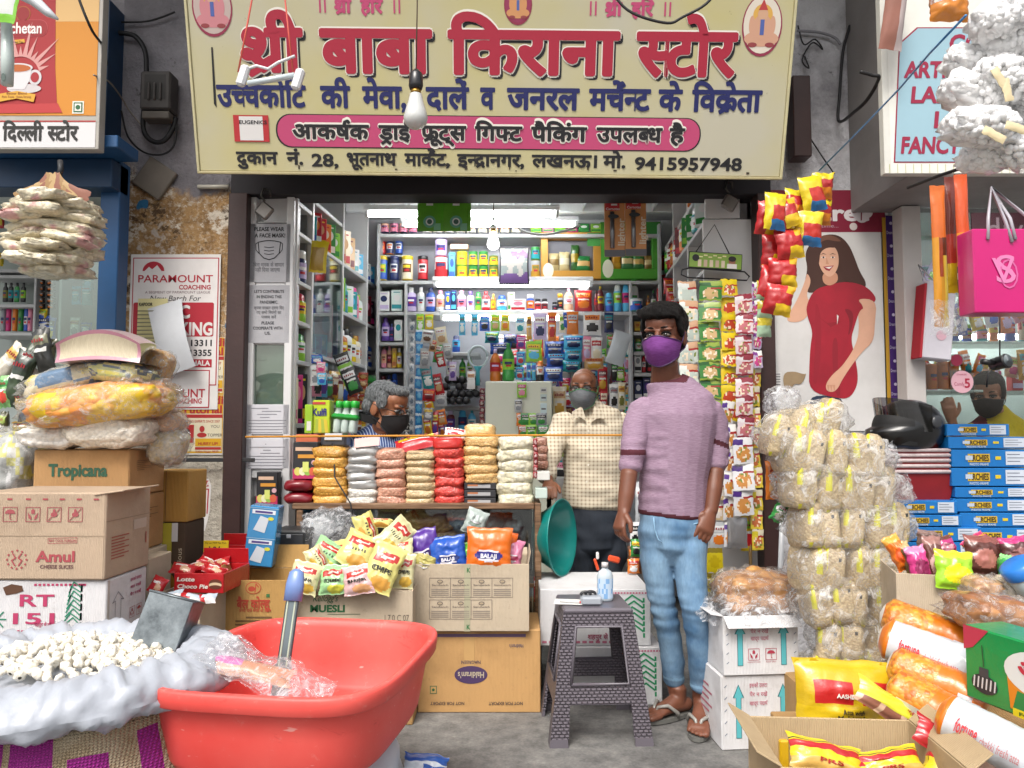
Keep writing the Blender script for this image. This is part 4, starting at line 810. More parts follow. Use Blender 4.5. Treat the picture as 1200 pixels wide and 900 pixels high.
for y in range(500,575,20):
 for x in range(648,742,17):
  c_,k,s_=r.sample(CC,3);hang(x,x+r.uniform(13,20),y,y+r.uniform(18,28),4.9+.1*r.random(),c_,k,s_,'low behind the men',r.choice(['rice bag','flour bag','snack bag']),.06,tilt=r.uniform(-9,9),res=(8,10))
for i in range(26):
 Y=4.3+(i%13)*.1;c_,k,s_=r.sample(CC,3);p=V((lx(Y)+.01,Y,[1.5,1.25][i//13]-r.random()*.04));hang(0,0,0,0,Y,c_,k,s_,'hung low on the left wall',r.choice(['snack packet','spice packet','foil packet']),.03,rz=70,pos=p,w_=.1,h_=r.uniform(.12,.2),res=(8,10))
 # front of the shop: cabinet, counter, cartons
def zpx(py,Y,px=600):return at(px,py,Y).z
cab=thing('display_cabinet','narrow white cabinet with notices and a small glass window left of the opening','cabinet',(X(314,3.97),3.97,0))
x0,x1=X(287,3.97),X(342,3.97)
def cpart(nm,xa,xb,za,zb,ya=3.95,yb=4.07,m=M_LAM):part(nm,bx(m,xa,xb,ya,yb,za,zb,.003),cab)
zt,zw1,zw0=zpx(232,3.97),zpx(404,3.97),zpx(474,3.97)
cpart('stile',x0,x0+.045,.3,zt);cpart('stile',x1-.04,x1,.3,zt)
for za,zb in((zpx(262,3.97),zt-.13),(zw1,zpx(262,3.97)-.004),(zpx(560,3.97),zw0),(.3,.42)):
 if zb>za:cpart('front_panel',x0+.047,x1-.042,za,zb,3.956)
part('back_panel',bx(mat('6a6c6c',.6,.1),x0,x1,4.2,4.215,.3,zt),cab);part('window_glass',bx(glassm('dce6e0',.12),x0+.046,x1-.041,3.975,3.979,zw0,zw1,0),cab)
for j,(px_,c_,l)in enumerate(((301,'clear','pink'),(309,'clear','maroon'),(319,'clear','lime'),(328,'clear','yellow'))):good('pet',px_-4,px_+4,436,473,4.06,c_,'peach',l,'behind the small cabinet window')
for j,(px_,c_)in enumerate(((301,'green'),(312,'brown'),(325,'silver'))):good('jar',px_-5,px_+5,406,420,4.08,c_,'black','white','at the top of the small window')
part('shelf_board',bx(M_EDGE,x0+.05,x1-.045,4.0,4.19,zpx(421,4.06)-.015,zpx(421,4.06),.002),cab)
def notice1(m,u,v,k):
 B=ink('1c1c1e');m.text('PLEASE WEAR',u(315),v(268.5),4.6*k,B,.001,FR,36*k,.03);m.text('A FACE MASK!',u(316),v(276),4.6*k,B,.001,FR,37*k,.03)
 pts=[(u(302),v(284)),(u(309),v(282.5)),(u(315),v(282)),(u(322),v(282.5)),(u(329),v(284)),(u(327.5),v(297)),(u(322),v(302.5)),(u(315.5),v(304.5)),(u(309),v(302.5)),(u(303.5),v(297)),(u(302),v(284))]
 m.line(pts,.005,B,.001);m.line([(u(302),v(284)),(u(299),v(286)),(u(299.5),v(293)),(u(303),v(297))],.004,B,.001);m.line([(u(329),v(284)),(u(331.5),v(286)),(u(331),v(293)),(u(328),v(297))],.004,B,.001)
 for y in(289.5,293.5,297.5):m.line([(u(309.5),v(y)),(u(315),v(y+.8)),(u(321),v(y))],.0035,B,.001)
 dtext(m,'िबना मा{स}क के सामान',u(315),v(310.5),4*k,ink('6a6a6e'),.001,FR,37*k,.012);dtext(m,'नहीं िदया जाएगा',u(314),v(316.5),4*k,ink('6a6a6e'),.001,FR,30*k,.012)
flat_sign('paper_notice','grey paper notice with a face mask drawing on the white cabinet','notice',291,262,341,331,3.95,notice1,.002,pp('a9a9ad'),'sheet')
def notice2(m,u,v,k):
 for j,(tx,wd)in enumerate((("LET'S CONTRIBUTE",36),('IN ENDING THIS',30),('PANDEMIC.',22))):m.text(tx,u(315),v(341.5+j*6.3),3.4*k,ink('333336'),.001,FR,wd*k,.02)
 for j,(tx,wd)in enumerate((('कृपया सरकार द्वारा िदए',36),('गए सभी िनयमों का',30),('पालन करें',18))):dtext(m,tx,u(315),v(361+j*5.4),3.2*k,ink('5a5a5e'),.001,FR,wd*k,.012)
 for j,(tx,wd)in enumerate((('PLEASE',15),('COOPERATE WITH',35),('US.',7))):m.text(tx,u(314),v(378.5+j*6),3.4*k,ink('333336'),.001,FR,wd*k,.02)
flat_sign('paper_notice','grey paper notice about the pandemic below the mask drawing','notice',290,334,340,402,3.95,notice2,.002,pp('a4a4a8'),'sheet')
def forms(n_,sd_):
 def f(m,u,v,k):
  r=random.Random(sd_);W=u(339)-u(288)
  for j in range(n_):y=v(479 if sd_==1 else 521)-j*.0155;q=r.random()*.4*W;m.rect(u(291)+(q if j<4 else 0),y,u(336)-(r.random()*.5*W if j<4 else r.random()*.1*W),y+.0045,ink('8a8a90'),.001)
 return f
flat_sign('paper_form','white printed licence sheet under the small cabinet window','paper',287,474,339,509,3.95,forms(9,1),.002,pp('c4c4ca'),'sheet')
flat_sign('paper_form','white printed form with a torn corner below the orange string','paper',287,514,339,549,3.95,forms(9,2),.002,pp('c8c8ce'),'sheet')
def padlock(x,y,Y,label,a_):
 t=thing('padlock',label,'padlock',at(x,y,Y));MB().box((0,0,0),(.075,.03,.075),mat('8f8a86',.35,.2,9,met=.7),.008,RY(a_)).build('lock_body',t);MB().tube([(0,0,.05),(-.02,0,.08),(-.01,.01,.12),(.02,.02,.115),(.022,.02,.08)],.006,mat('54524f',.35,.1,met=.9),8).build('shackle',t)
padlock(310,247,3.9,'square steel padlock hanging at the top left of the opening',38);padlock(855,238,3.9,'square steel padlock hanging at the top right of the opening',30)
# right panel and the right wall unit
ru=thing('wall_shelf','white right wall shelf unit with open boards and a front panel','shelf',(1,4,0));RA=math.degrees(math.atan2(1.6,RX1-RX0))
part('front_panel',bx(M_LAM,X(826,4.02),X(884,4.02),4.0,4.02,.05,zpx(258,4.02),.003),ru);part('front_panel',bx(M_LAM,X(829,4.02),X(870,4.02),4.0,4.02,zpx(257,4.02),zpx(225,4.02),.003),ru)
def rboard(Y0,Y1,z):part('shelf_board',MB().box(((Y1-Y0)/2,-.1,z-.012),(Y1-Y0,.2,.024),M_EDGE,.003,T(rx(Y0),Y0,0)@RZ(RA)),ru)
for z in(2.51,2.31,2.06,1.8,1.55,1.3,1.05):rboard(4.02,5.6,z)
for Y in(4.5,5.05,5.58):part('divider',MB().box((0,-.1,1.8),(.024,.2,1.9),M_LAM,.003,T(rx(Y),Y,0)@RZ(RA)),ru)
def rrow(Y0,Y1,z,specs,where):
 e=(Y1-Y0)/len(specs)
 for i,(k,b,c_,l,h_)in enumerate(specs):
  Y=Y1-(i+.5)*e;good(k,0,0,0,0,Y,b,c_,l,where,None,-42,V((rx(Y)+.05,Y,z+.001)),min(e*.95,.13),h_)
RW='on the right wall shelf'
rrow(4.06,4.48,2.511,[('box','orange','amber','cream',.17)]*2+[('box','amber','white','orange',.18)]*2,RW+' at top');rrow(4.52,5.56,2.311,[('box','red','white','maroon',.16),('jar','green','white','lime',.2),('spray','red','maroon','white',.2),('pet','amber','red','yellow',.19),('jar','white','red','pale',.14),('box','maroon','red','tan',.19),('spray','orange','yellow','white',.2),('box','green','lime','white',.18)],RW+' in the upper row')
rrow(4.06,4.48,2.311,[('box','green','white','pale',.15),('jar','teal','white','pale',.14),('box','pale','green','white',.16)],RW+' near the panel')
for i in range(5):hang(777+i*3,796+i*2,326+i*9,345+i*9,5.3-i*.12,'red','yellow' if i%2 else 'orange','red','on the right wall','chips packet',.04)
def box3(base,top,spot,band='e8e8e4'):
 def f(u,v):
  if v>.94 or v<.05:return pk(band)
  if v>.72:return pk(top if u<.45+.3*nz(v,ART[0],1)else band)
  if.62<v<.68 and u>.5:return pk('a02c2c')
  if(u-.5)**2/.14+(v-.36)**2/.08<1:return pk(spot)if nz(u*6,v*6,ART[0])>-.12 else pk('e8d8c0')if nz(u*9,v*9,ART[0])>-.2 else pk('7a8a3c')
  return pk(base)
 return f
YS=3.86
strip_of(795,818,329,498,7,YS,box3('cfd8d0','d8dcd8','b8c4bc','c8a080'),'pale green white sachet strip, leftmost on the right panel',res=(10,10));strip_of(818,844,330,492,7,YS-.02,box3('3a7a38','2a5a2c','c8a878','8aa040'),'dark green soup sachet strip hanging on the right panel',res=(12,12))
strip_of(843,864,328,492,8,YS,box3('d8b818','d8c020','b8442c','d8c020'),'yellow noodle masala sachet strip on the right panel',res=(12,12));strip_of(861,881,345,513,7,YS-.05,box3('d8c8cc','dcd8d8','b86a70','8a2c3c'),'pale pink sachet strip with red pictures on the right panel',res=(12,12));strip_of(880,891,330,430,5,YS-.02,box3('b8a8c4','7a2c8a','c03a80'),'narrow purple sachet strip beside the brown post')
strip_of(858,882,512,606,3,YS-.06,box3('dcdce0','4a2c7a','c88a48','e0e0e0'),'white noodle sachet strip with bowl pictures below the pink strip',res=(14,14));strip_of(846,861,470,640,6,YS-.02,box3('d4d4d8','5a3a8a','c0803c'),'white and purple sachet strip behind the noodle sachets',res=(10,10));strip_of(876,890,430,645,9,YS,box3('d8c040','c8b830','c06a3c','d0c8b0'),'yellow and white sachet strip along the brown post');strip_of(828,848,490,610,5,YS,box3('c8b088','c86a2c','d8d0c8'),'orange tan sachet strip behind the man in the purple top')
hang(852,876,607,642,YS-.04,'silver','silver','white','on the right panel','foil sachet',.012,label='plain silver foil sachet hanging beside the brown post',cat='sachet',fn=lambda u,v:mat('b4b6ba',.22,.15,12,.4,30,met=.7));hang(832,853,612,642,YS,'silver','white','orange','on the right panel','sachet',.012);hang(868,888,605,645,YS+.04,'yellow','lime','red','on the right panel','noodle packet',.02)
strip_of(826,847,643,700,2,YS-.05,two('d8c41c','c8b010','8a7a1c'),'bright yellow sachet pair hanging behind the jeans')
a=at(838,306,3.9);t=thing('hanging_plate','green advertising plate on a black cord at the right of the opening','sign',a);A=RY(3.5)@FR;m=MB();W,Hh=.275,.085
m.box((0,0,0),(W,Hh,.012),ink('20221e'),.002,A);m.rect(-W*.485,-Hh*.44,W*.485,Hh*.44,mat('7a9a3c',.4,.1),.008,A);m.disc(-W*.37,Hh*.12,.018,.018,ink('1c1c1c'),.009,A);[m.rect(-.085+.024*j,.014+.008*(j%2),-.066+.024*j,.02+.009*(j%2),ink('d8d09a'),.009,A)for j in range(6)]
for j in range(5):m.rect(-.09+j*.03,-.034,-.072+j*.03,.002,ink('b8a08a' if j%2 else 'c8b8a0'),.009,A)
m.disc(.085,.002,.018,.022,ink('8a5a40'),.009,A);m.disc(.085,.014,.02,.014,ink('1c1614'),.0096,A);m.rect(.06,-.036,.11,-.012,ink('d0ccc8'),.0094,A);m.build('plate',t)
m=MB();m.tube([(-.1,0,.045),(.0,.0,.19),(.075,0,.035)],.003,ink('1c1c1c'),6);m.build('cord',t);m=MB();m.tube([(-.17,0,-.045),(-.175,0,-.07),(-.14,0,-.085),(.16,0,-.1),(.175,0,-.08),(.15,0,-.055),(-.13,0,-.035),(-.17,0,-.045)],.004,mat('2c2c2e',.4,0,met=.6),6);m.build('wire_hanger',t)
# counter
YC=3.68;zc=zpx(590,YC);WOOD=NT('worn_wood');wv=WOOD.noise(6,6,.6,WOOD.obj((1,8,12)));WOOD.base(WOOD.ramp(wv,[(.3,'4a3626'),(.55,'7a5c42'),(.8,'9a8068')]));WOOD.P(Roughness=.65);WOOD.bump(wv,.2,.005);WOOD=WOOD.m
ct=thing('counter','low wooden counter with glass front and stacked food bags on top','counter',(X(488,YC),YC+.2,0));cx0,cx1=X(349,YC),X(634,YC)
part('counter_top',bx(WOOD,cx0-.02,X(626,YC),YC,YC+.42,zc-.028,zc,.004),ct);part('side_panel',bx(WOOD,X(626,YC)+.002,cx1,YC,YC+.42,0,zc,.004),ct);part('side_panel',bx(WOOD,cx0,cx0+.03,YC+.004,YC+.42,0,zc-.03,.004),ct)
part('back_panel',bx(mat('6a6a6c',.7,.2),cx0+.031,X(626,YC),YC+.4,YC+.415,0,zc-.03,0),ct);part('floor_board',bx(WOOD,cx0+.031,X(626,YC),YC+.01,YC+.398,.46,.48,.002),ct);part('glass_front',bx(glassm('e0e6e6',.1),cx0+.031,X(626,YC),YC+.012,YC+.016,.2,zc-.03,0),ct)
DAL,PEA,BEI,SEM=grain('c88a2c','dca848',110),grain('b8785e','d0a088',90),grain('b89c70','d4bc90',130),grain('c89a5a','dcb87a',110)
MAK,POH=grain('dcd8c4','cfc8a8',42),grain('d8d4c8','e0dcd4',90)
def stack(x0,x1,ys,mats_,noun,label,sd_,Y=YC+.15,dp=.24,sep_=None):
 for i in range(len(ys)-1):
  yt,yb=ys[i],ys[i+1];c=at((x0+x1)/2,(yt+yb)/2,Y);w_=(x1-x0)/F*Y*1.05;h_=(yb-yt)/F*Y*1.5;m_=mats_[min(i,len(mats_)-1)]
  m=MB();sack(m,w_,dp,h_,m_,sd_+i*1.7,28,14,.4,.12,None,2.2,.62);o=m.build(noun.replace(' ','_'),None,c+V((rnd.uniform(-.006,.006),0,0)));o.rotation_euler.z=R(rnd.uniform(-3,3))
  tag(o,uniq(label,'from the top'),'bag',noun+'s stacked on the counter')
def ev(a,b,n_):return[a+(b-a)*i/n_ for i in range(n_+1)]
SIL=mat('bcbcba',.24,.2,20,.6,30,met=.35,coat=.5);REDP=pk('c02a24')
stack(372,410,ev(525,590,6),[DAL],'lentil bag','clear bag of yellow lentils, leftmost column on the counter',1);stack(411,446,ev(524,590,7),[SIL,SIL,SIL,SIL,SIL,POH,POH],'white food bag','silvery white bag of flakes beside the yellow lentils',20)
stack(445,479,ev(527,590,6),[PEA],'peanut bag','clear bag of pinkish peanuts in the third counter column',33);stack(478,512,ev(529,590,7),[BEI],'grain bag','clear bag of beige grain between the peanuts and the red packets',44)
stack(511,545,ev(514,590,7),[REDP,grain('c23028','d8483c',60)],'red food packet','plump red packet in the column right of the beige grain',58);stack(545,583,ev(512,564,5),[SEM],'nut bag','clear bag of orange tan nuts above the dark boxes',70);stack(584,625,ev(513,590,6),[MAK],'fox nut bag','clear bag of white puffed fox nuts at the right end',81)
stack(626,641,ev(514,548,4),[grain('8a5a48','b0806a',90)],'small nut bag','small brown nut bag at the counter right end',90,YC+.3,.15);stack(545,580,ev(500,513,1),[SEM],'loose bag','loose tan bag on top of the nut column',99,YC+.3)
for i in range(3):a=at(563.5,590-i*8.8,YC+.14);o=MB().box((0,0,.018),(.152,.2,.0345),ink('2a2a2e'),.003).rect(-.06,.01,.05,.026,pp('a8a8aa'),.1015).rect(-.06,.018,-.01,.026,ink('b0704a'),.1022).build('snack_box',None,a);tag(o,uniq('flat black snack box with grey label under the nut bags','from the bottom'),'box','black boxes under the nut bags')
hang(462,515,508,531,YC+.1,'red','yellow','red','lying on the bags','chips packet',.05,tilt=-12,rx_=-50,label='red and yellow snack packet lying across the stacked bags',cat='packet');hang(520,546,500,520,YC+.18,'white','red','red','lying on the bags','flour packet',.05,tilt=8,rx_=-40,label='white and red packet lying on the red column',cat='packet')
o=MB().box((0,0,0),(.12,.002,.05),pp('dcb8b4'),.0004,RX(-30)@RY(-7)).build('paper_slip',None,at(430,518,YC+.04));tag(o,'pink paper slip lying on the silvery bags','paper')
strip_of(625,630,514,560,6,YC,two('8a1c24','c0a0a0','a02c34'),'dark red sweet strip hanging from the counter end');
for i,(x0,x1,y0,y1)in enumerate(((629,644,552,562),(627,641,570,582))):a=at((x0+x1)/2,y1,YC+.05);o=MB().box((0,0,.02),((x1-x0)/F*YC,.1,(y1-y0)/F*YC),pp(['cfcfca','bcccc4'][i]),.003).build('paper_box',None,a);tag(o,['small white box on the counter end near the checked shirt','small pale green box below the white one at the counter end'][i],'box')
def carton(name,label,x0,x1,yt,yb,Y,d,m,marks=None,rz=0,cat='box',group=None,z0=None,h_=None,bev=.004,sidemarks=None,side=1):
 a=at((x0+x1)/2,yb,Y);w_=(x1-x0)/F*Y;z0=a.z if z0 is None else z0;h_=h_ or at((x0+x1)/2,yt,Y).z-z0
 o_=V((a.x,Y,z0));M=RZ(rz);c=o_+(M@V((0,d/2,0)).to_4d()).to_3d();mb=MB();mb.box((0,0,h_/2),(w_,d,h_),m,bev)
 P=FR.copy();P=T(0,-d/2-.0012,0)@FR;S_=T(side*(w_/2+.0012),0,0)@(SIDE if side>0 else LEFT)
 u=lambda px:(px-(x0+x1)/2)/(x1-x0)*w_;v=lambda py:(yb-py)/(yb-yt)*h_
 if marks:marks(mb,u,v,P,w_/(x1-x0),w_,h_)
 if sidemarks:sidemarks(mb,S_,d,h_)
 o=mb.build(name,None,c);o.rotation_euler.z=R(rz);tag(o,label,cat,group);return o
def coc(m,u,v,P,k,W,Hh):
 m.rect(-W*.5,0,W*.5,Hh*.27,ink('b02a5c'),.0004,P);m.rect(-W*.4,Hh*.76,W*.3,Hh*.86,ink('c8a890'),.0006,P);m.rect(-W*.3,Hh*.56,W*.4,Hh*.66,ink('c88a30'),.0006,P);m.disc(W*.34,Hh*.44,.012,.012,ink('c8a0a8'),.0006,P)
 for j,c_ in enumerate(('c8c060','d8d8b0','8ab04a','c85a3c')):m.disc(-W*.3+j*W*.2,Hh*.2,.017,.02,ink(c_),.0008+j*.0002,P)
 m.rect(-W*.1,Hh*.18,W*.14,Hh*.46,ink('c8d070'),.002,P)
carton('tea_box','black and pink drink mix box standing left on the counter',343,372,518,561,YC+.05,.1,ink('26262a'),coc);carton('tea_box','orange topped box behind the black and pink drink box',346,372,509,540,YC+.22,.08,pk('c86a4a'))
for i in range(2):m=MB();sack(m,.145,.2,.068,pk('7a1420'),i+5,22,10,.5,.12);o=m.build('maroon_pouch',None,at(354.5,583-i*15,YC+.12));tag(o,['maroon foil pouch lying on the counter edge','maroon foil pouch lying on another maroon pouch'][i],'pouch')
def kul(m,u,v,P,k,W,Hh):
 m.text('Kulfi',u(374),v(483),8*k,ink('2a2a6a'),.001,P,17*k,.04);m.rect(u(366),v(474),u(381),v(471),ink('b03a30'),.001,P)
 for j in range(4):m.poly([(u(369+j*4),v(507)),(u(373+j*4),v(507)),(u(377+j*2),v(492)),(u(370+j*3),v(491))],ink('c8b030' if j%2 else '9aa83c'),.001+j*.0003,P)
carton('juice_box','lime yellow dessert mix box standing behind the black box',366,386,469,508,3.92,.1,pk('b4c828'),kul);carton('juice_box','narrow lime box with white code beside the dessert mix box',357,366,474,508,3.9,.08,pk('98c030'),lambda m,u,v,P,k,W,Hh:m.rect(-W*.25,Hh*.1,W*.3,Hh*.42,pp('d8d8cc'),.001,P),14)
t=thing('bottle_pack','pack of small bottles with green caps tied by a green band','bottles',at(403,508,3.95));
for j in range(6):m=MB();m.lathe([(.013,0),(.019,.01),(.02,.1),(.012,.13),(.017,.132),(.017,.165),(.012,.168)],[pl('c8d8d0'),pl('c8d8d0'),pl('c8d8d0'),pl('c8d8d0'),pl('2aa838'),pl('2aa838')],12,T(-.04+(j%3)*.04,(j//3)*.045,0)@RY(5));m.build('bottle',t)
m=MB();m.box((0,.02,.085),(.14,.1,.03),pl('1f8a34'),.012,RY(5));m.build('wrap_band',t);a=at(391,524,YC+.1)
t=thing('receipt_printer','dark grey receipt printer with paper behind the lentil bags','printer',a);MB().box((0,.05,.03),(.125,.12,.06),pl('3c3e44'),.012).build('printer_body',t);MB().box((0,-.018,.045),(.085,.02,.035),pp('b4b6b8'),.001,RX(-20)).build('paper_roll',t);MB().tube([(.0,-.03,.02),(.015,-.05,-.06),(.03,-.1,-.14),(.12,-.16,-.26),(.13,-.165,-.31),(.1,-.17,-.36),(.02,-.25,-.43),(-.02,-.26,-.5)],.004,ink('1c1c1e'),6).build('power_cord',t)
# things inside the counter front
m=MB();sack(m,.24,.2,.13,mat('b8bcb8',.5,.08),3,24,12,.7,.05);o=m.build('cloth_bundle',None,at(442,607,YC+.2));tag(o,'pale grey round bundle behind the counter glass','bundle')
for i,(x,y,w_,h_,c1,c2)in enumerate(((500,612,.3,.12,'c88a48','d8a868'),(560,612,.28,.12,'9a9ca0','b4b4b4'),(522,628,.3,.08,'b08868','c8a888'),(600,618,.12,.13,'a0a4a8','8a8c90'))):m=MB();sack(m,w_,.22,h_,grain(c1,c2,40),i*3+2,24,12,.6,.2);o=m.build('snack_bag',None,at(x,y,YC+.16));tag(o,['tan rusk bag lying behind the counter glass','grey plastic bag behind the counter glass','long brown bag below the tan rusks','grey bag at the right end behind the glass'][i],'bag')
m=MB();sack(m,.26,.2,.22,film('e4e6ea',.2),8,30,16,.7,.3);o=m.build('clear_bag',None,at(388,625,YC+.02-.12));tag(o,'crumpled empty clear bag behind the chips packets','bag')
# cartons in front of the counter
CB1,CB2,CB3=cardboard('b9aa94'),cardboard('bd9460'),cardboard('a98656')
def open_carton(name,label,x0,x1,yt,yb,Y,d,m,marks=None,rz=0,flaps=(.07,.07,.07,.07),z0=None,ang=(60,40,45,45),group=None,cat='open box'):
 a=at((x0+x1)/2,yb,Y);w_=(x1-x0)/F*Y;z0=a.z if z0 is None else z0;h_=at((x0+x1)/2,yt,Y).z-z0;M=RZ(rz)
 c=V((a.x,Y,z0))+(M@V((0,d/2,0)).to_4d()).to_3d();t=thing(name,label,cat,c,rz,group);mb=MB();th=.006
 mb.box((0,-d/2+th/2,h_/2),(w_,th,h_),m,.0015).box((0,d/2-th/2,h_/2),(w_,th,h_),m,.0015).box((-w_/2+th/2,0,h_/2),(th,d-2*th-.001,h_),m,.0015).box((w_/2-th/2,0,h_/2),(th,d-2*th-.001,h_),m,.0015).box((0,0,th/2+.002),(w_-2*th-.002,d-2*th-.002,th),m,0)
 P=T(0,-d/2-.0012,0)@FR;u=lambda px:(px-(x0+x1)/2)/(x1-x0)*w_;v=lambda py:(yb-py)/(yb-yt)*h_+(0 if True else 0)
 if marks:marks(mb,u,v,P,w_/(x1-x0),w_,h_)
 mb.build('carton_body',t)
 for k,(fl,an)in enumerate(zip(flaps,ang)):
  if not fl:continue
  f=MB();L=w_ if k<2 else d;f.box((0,0,fl/2),(L-.006,.004,fl),m,.001)
  o=f.build('flap',t);px_,py_,rzz=((0,-d/2+.003,0),(0,d/2-.003,180),(-w_/2+.003,0,-90),(w_/2-.003,0,90))[k]
  o.location=(px_,py_,h_+.001);o.rotation_euler=(R(an),0,R(rzz))
 return t
def hald(m,u,v,P,k,W,Hh):
 m.rect(u(505),v(746),u(615),v(742.5),ink('5a4660'),.0004,P);m.poly(ellip(u(552),v(788),19*k,10*k),ink('463258'),.0004,P)
 U=lambda*a:P@T(a[0],a[1],0)@RZ(180)
 m.text("Haldiram's",0,0,6.5*k,ink('b4a890'),.0012,U(u(552),v(788)),30*k,.02);m.text('NAGREEN',0,0,3.6*k,ink('5a4a50'),.0008,U(u(552),v(774)),22*k,.02);m.text('NOT FOR EXPORT',0,0,3.4*k,ink('5a4a40'),.0008,U(u(525),v(819.5)),39*k,.02);m.text('NOT FOR EXPORT',0,0,3.4*k,ink('5a4a40'),.0008,U(u(592),v(819.5)),39*k,.02)
 m.text("Haldiram's",0,0,4*k,ink('6a5a60'),.0008,U(u(604),v(756)),16*k,.02);m.rect(u(505),v(809),u(513),v(800),ink('5a6a48'),.0004,P);m.rect(u(506),v(808),u(512),v(801),ink('b8935c'),.0008,P);m.disc(u(509),v(804.5),.006,.006,ink('2c5a34'),.0012,P);m.rect(u(544),v(788),u(556),v(740),mat('c09a66',.25,.1),.0002,P)
carton('cardboard_box','orange brown carton with a purple oval logo printed upside down',491,632,738,830,3.36,.32,CB2,hald,z0=0)
carton('cardboard_box','plain brown carton behind the red tub',345,489,736,830,3.4,.28,CB3,None,z0=0)
zh=zpx(738,3.36)
def bal(m,u,v,P,k,W,Hh):
 G=ink('6a625a')
 for r in range(2):
  for c_ in range(4 if r==0 else 3):
   x_,y_=504+c_*24,677+r*25
   m.line([(u(x_),v(y_)),(u(x_+24),v(y_)),(u(x_+24),v(y_+22)),(u(x_),v(y_+22)),(u(x_),v(y_))],.0018,G,.0004,P);m.text('Sandwich',u(x_+12),v(y_+8),2*k,G,.0004,P,19*k,.01);m.poly(ellip(u(x_+12),v(y_+4),3.4*k,2.2*k),G,.0004,P);m.poly(ellip(u(x_+12),v(y_+4),2.5*k,1.4*k),ink('a09078'),.0008,P)
   for j in range(4):m.rect(u(x_+2),v(y_+13.5+j*2.2),u(x_+22),v(y_+12.5+j*2.2),ink('8a8074'),.0004,P)
 m.rect(u(544),v(738),u(551),v(661),mat('a8a48a',.3,.1),.0002,P)
 for y_ in(668,733):m.text('K',u(549),v(y_),5*k,ink('2c6a3c'),.0006,P,4*k,.03)
open_carton('cardboard_box','open beige carton holding purple, blue and orange snack pouches',483,619,661,738,3.33,.26,CB1,bal,0,(0,.05,0,.05),zh+.001,(0,60,0,10))
def mues(m,u,v,P,k,W,Hh):
 m.text("Kellogg's",u(381),v(701),7*k,ink('1f5a34'),.0006,P,28*k,.0,'C',.3);m.text('MUESLI',u(384),v(713),7.5*k,ink('1f5a34'),.0006,P,40*k,.04);m.rect(u(384),v(720),u(422),v(719.3),ink('3a5a40'),.0006,P);m.text('I 7.0 C 07',u(464),v(724),7*k,ink('6a5f54'),.0006,P,28*k)
open_carton('cardboard_box','open beige carton full of yellow and green chips packets',333,482,692,738,3.2,.3,CB1,mues,0,(0,.05,0,0),zpx(738,3.2),(0,50,0,0));carton('cardboard_box','plain carton under the chips carton behind the red tub',340,482,739,830,3.22,.26,CB3,None,z0=0,h_=zpx(738,3.2)-.001)
def kol(m,u,v,P,k,W,Hh):
 RD=ink('a8402c');dtext(m,'बैल को{ल}हू',u(297),v(708),9*k,RD,.0006,P,40*k,.035);m.poly(ellip(u(296),v(689),9*k,7*k),RD,.0004,P);m.poly(ellip(u(296),v(689),8.2*k,6.2*k),ink('a88048'),.0008,P);m.poly(ellip(u(294),v(690),4*k,3*k),RD,.0012,P);m.line([(u(298),v(694)),(u(299),v(684)),(u(302),v(688))],1.2*k,RD,.0012,P)
 dtext(m,'क{च}ची घानी सरसों का तेल',u(297),v(715.5),3*k,RD,.0006,P,34*k,.012);m.rect(u(311),v(700),u(315),v(696),ink('3a6a3c'),.0006,P)
 for j in range(6):m.rect(u(276+(j==0)*12),v(724.5+j*4.2),u(318-(j%3)*6),v(722.5+j*4.2),ink('6a5030'),.0006,P)
open_carton('cardboard_box','open ochre carton with red Hindi print beside the red tub',263,337,680,746,3.1,.28,cardboard('b08a50'),kol,0,(0,.1,.06,0),zpx(746,3.1),(0,20,20,0));carton('cardboard_box','plain carton carrying the ochre carton',262,338,747,830,3.12,.26,CB3,None,z0=0,h_=zpx(746,3.1)-.001)
def chip(base,logo,chipc):
 def f(u,v):
  if v>.93 or v<.05:return pk(base)
  if.15<u<.85 and.06>abs((v-.7)-.12*(u-.5))and.3<u<.72 and abs((v-.7)-.12*(u-.5))<.028:return pk('d8d0c4')
  if.58<v<.82 and.15<u<.85 and abs((v-.7)-.12*(u-.5))<.1:return pk(logo)
  if v<.34 and(u-.62)**2/.1+(v-.18)**2/.02<1:return pk(chipc)
  if.42<v<.5 and.2<u<.75:return pk('3a3a2c')if int(u*22)%2 else pk(base)
  return pk(base)
 return f
def snack(cx,cy,w_,h_,Y,tilt,fn,label,lean=-12,t_=.07,cat='chips packet',name='chips_packet',text=None,tm=None,group=None):
 k=Y/F;m=MB();A=RY(tilt)@RX(lean)@FR;bl=packet(m,w_*k,h_*k,t_,fn,rnd.random()*50,22,26,A,.8)
 for tx,v,hh,wd,c_,bold in(text or[]):
  if any(ord(ch)>2300 for ch in tx):dtext(m,tx,0,v*h_*k,hh*h_*k,ink(c_),t_*.5+.004,A,wd*w_*k,bold)
  else:m.text(tx,0,v*h_*k,hh*h_*k,ink(c_),.003,A,wd*w_*k,bold,'C',0,bl)
 o=m.build(name,None,at(cx,cy,Y));tag(o,label,cat,group);return o
YEL,GRN,PNK,CRM=chip('d4cc7c','b8342c','d8a04a'),chip('9ac890','b8342c','c8c84a'),chip('d8b4b4','b8342c','d8a070'),chip('d4d0a0','b8342c','d8b04a')
G_='chips packets in the beige carton'
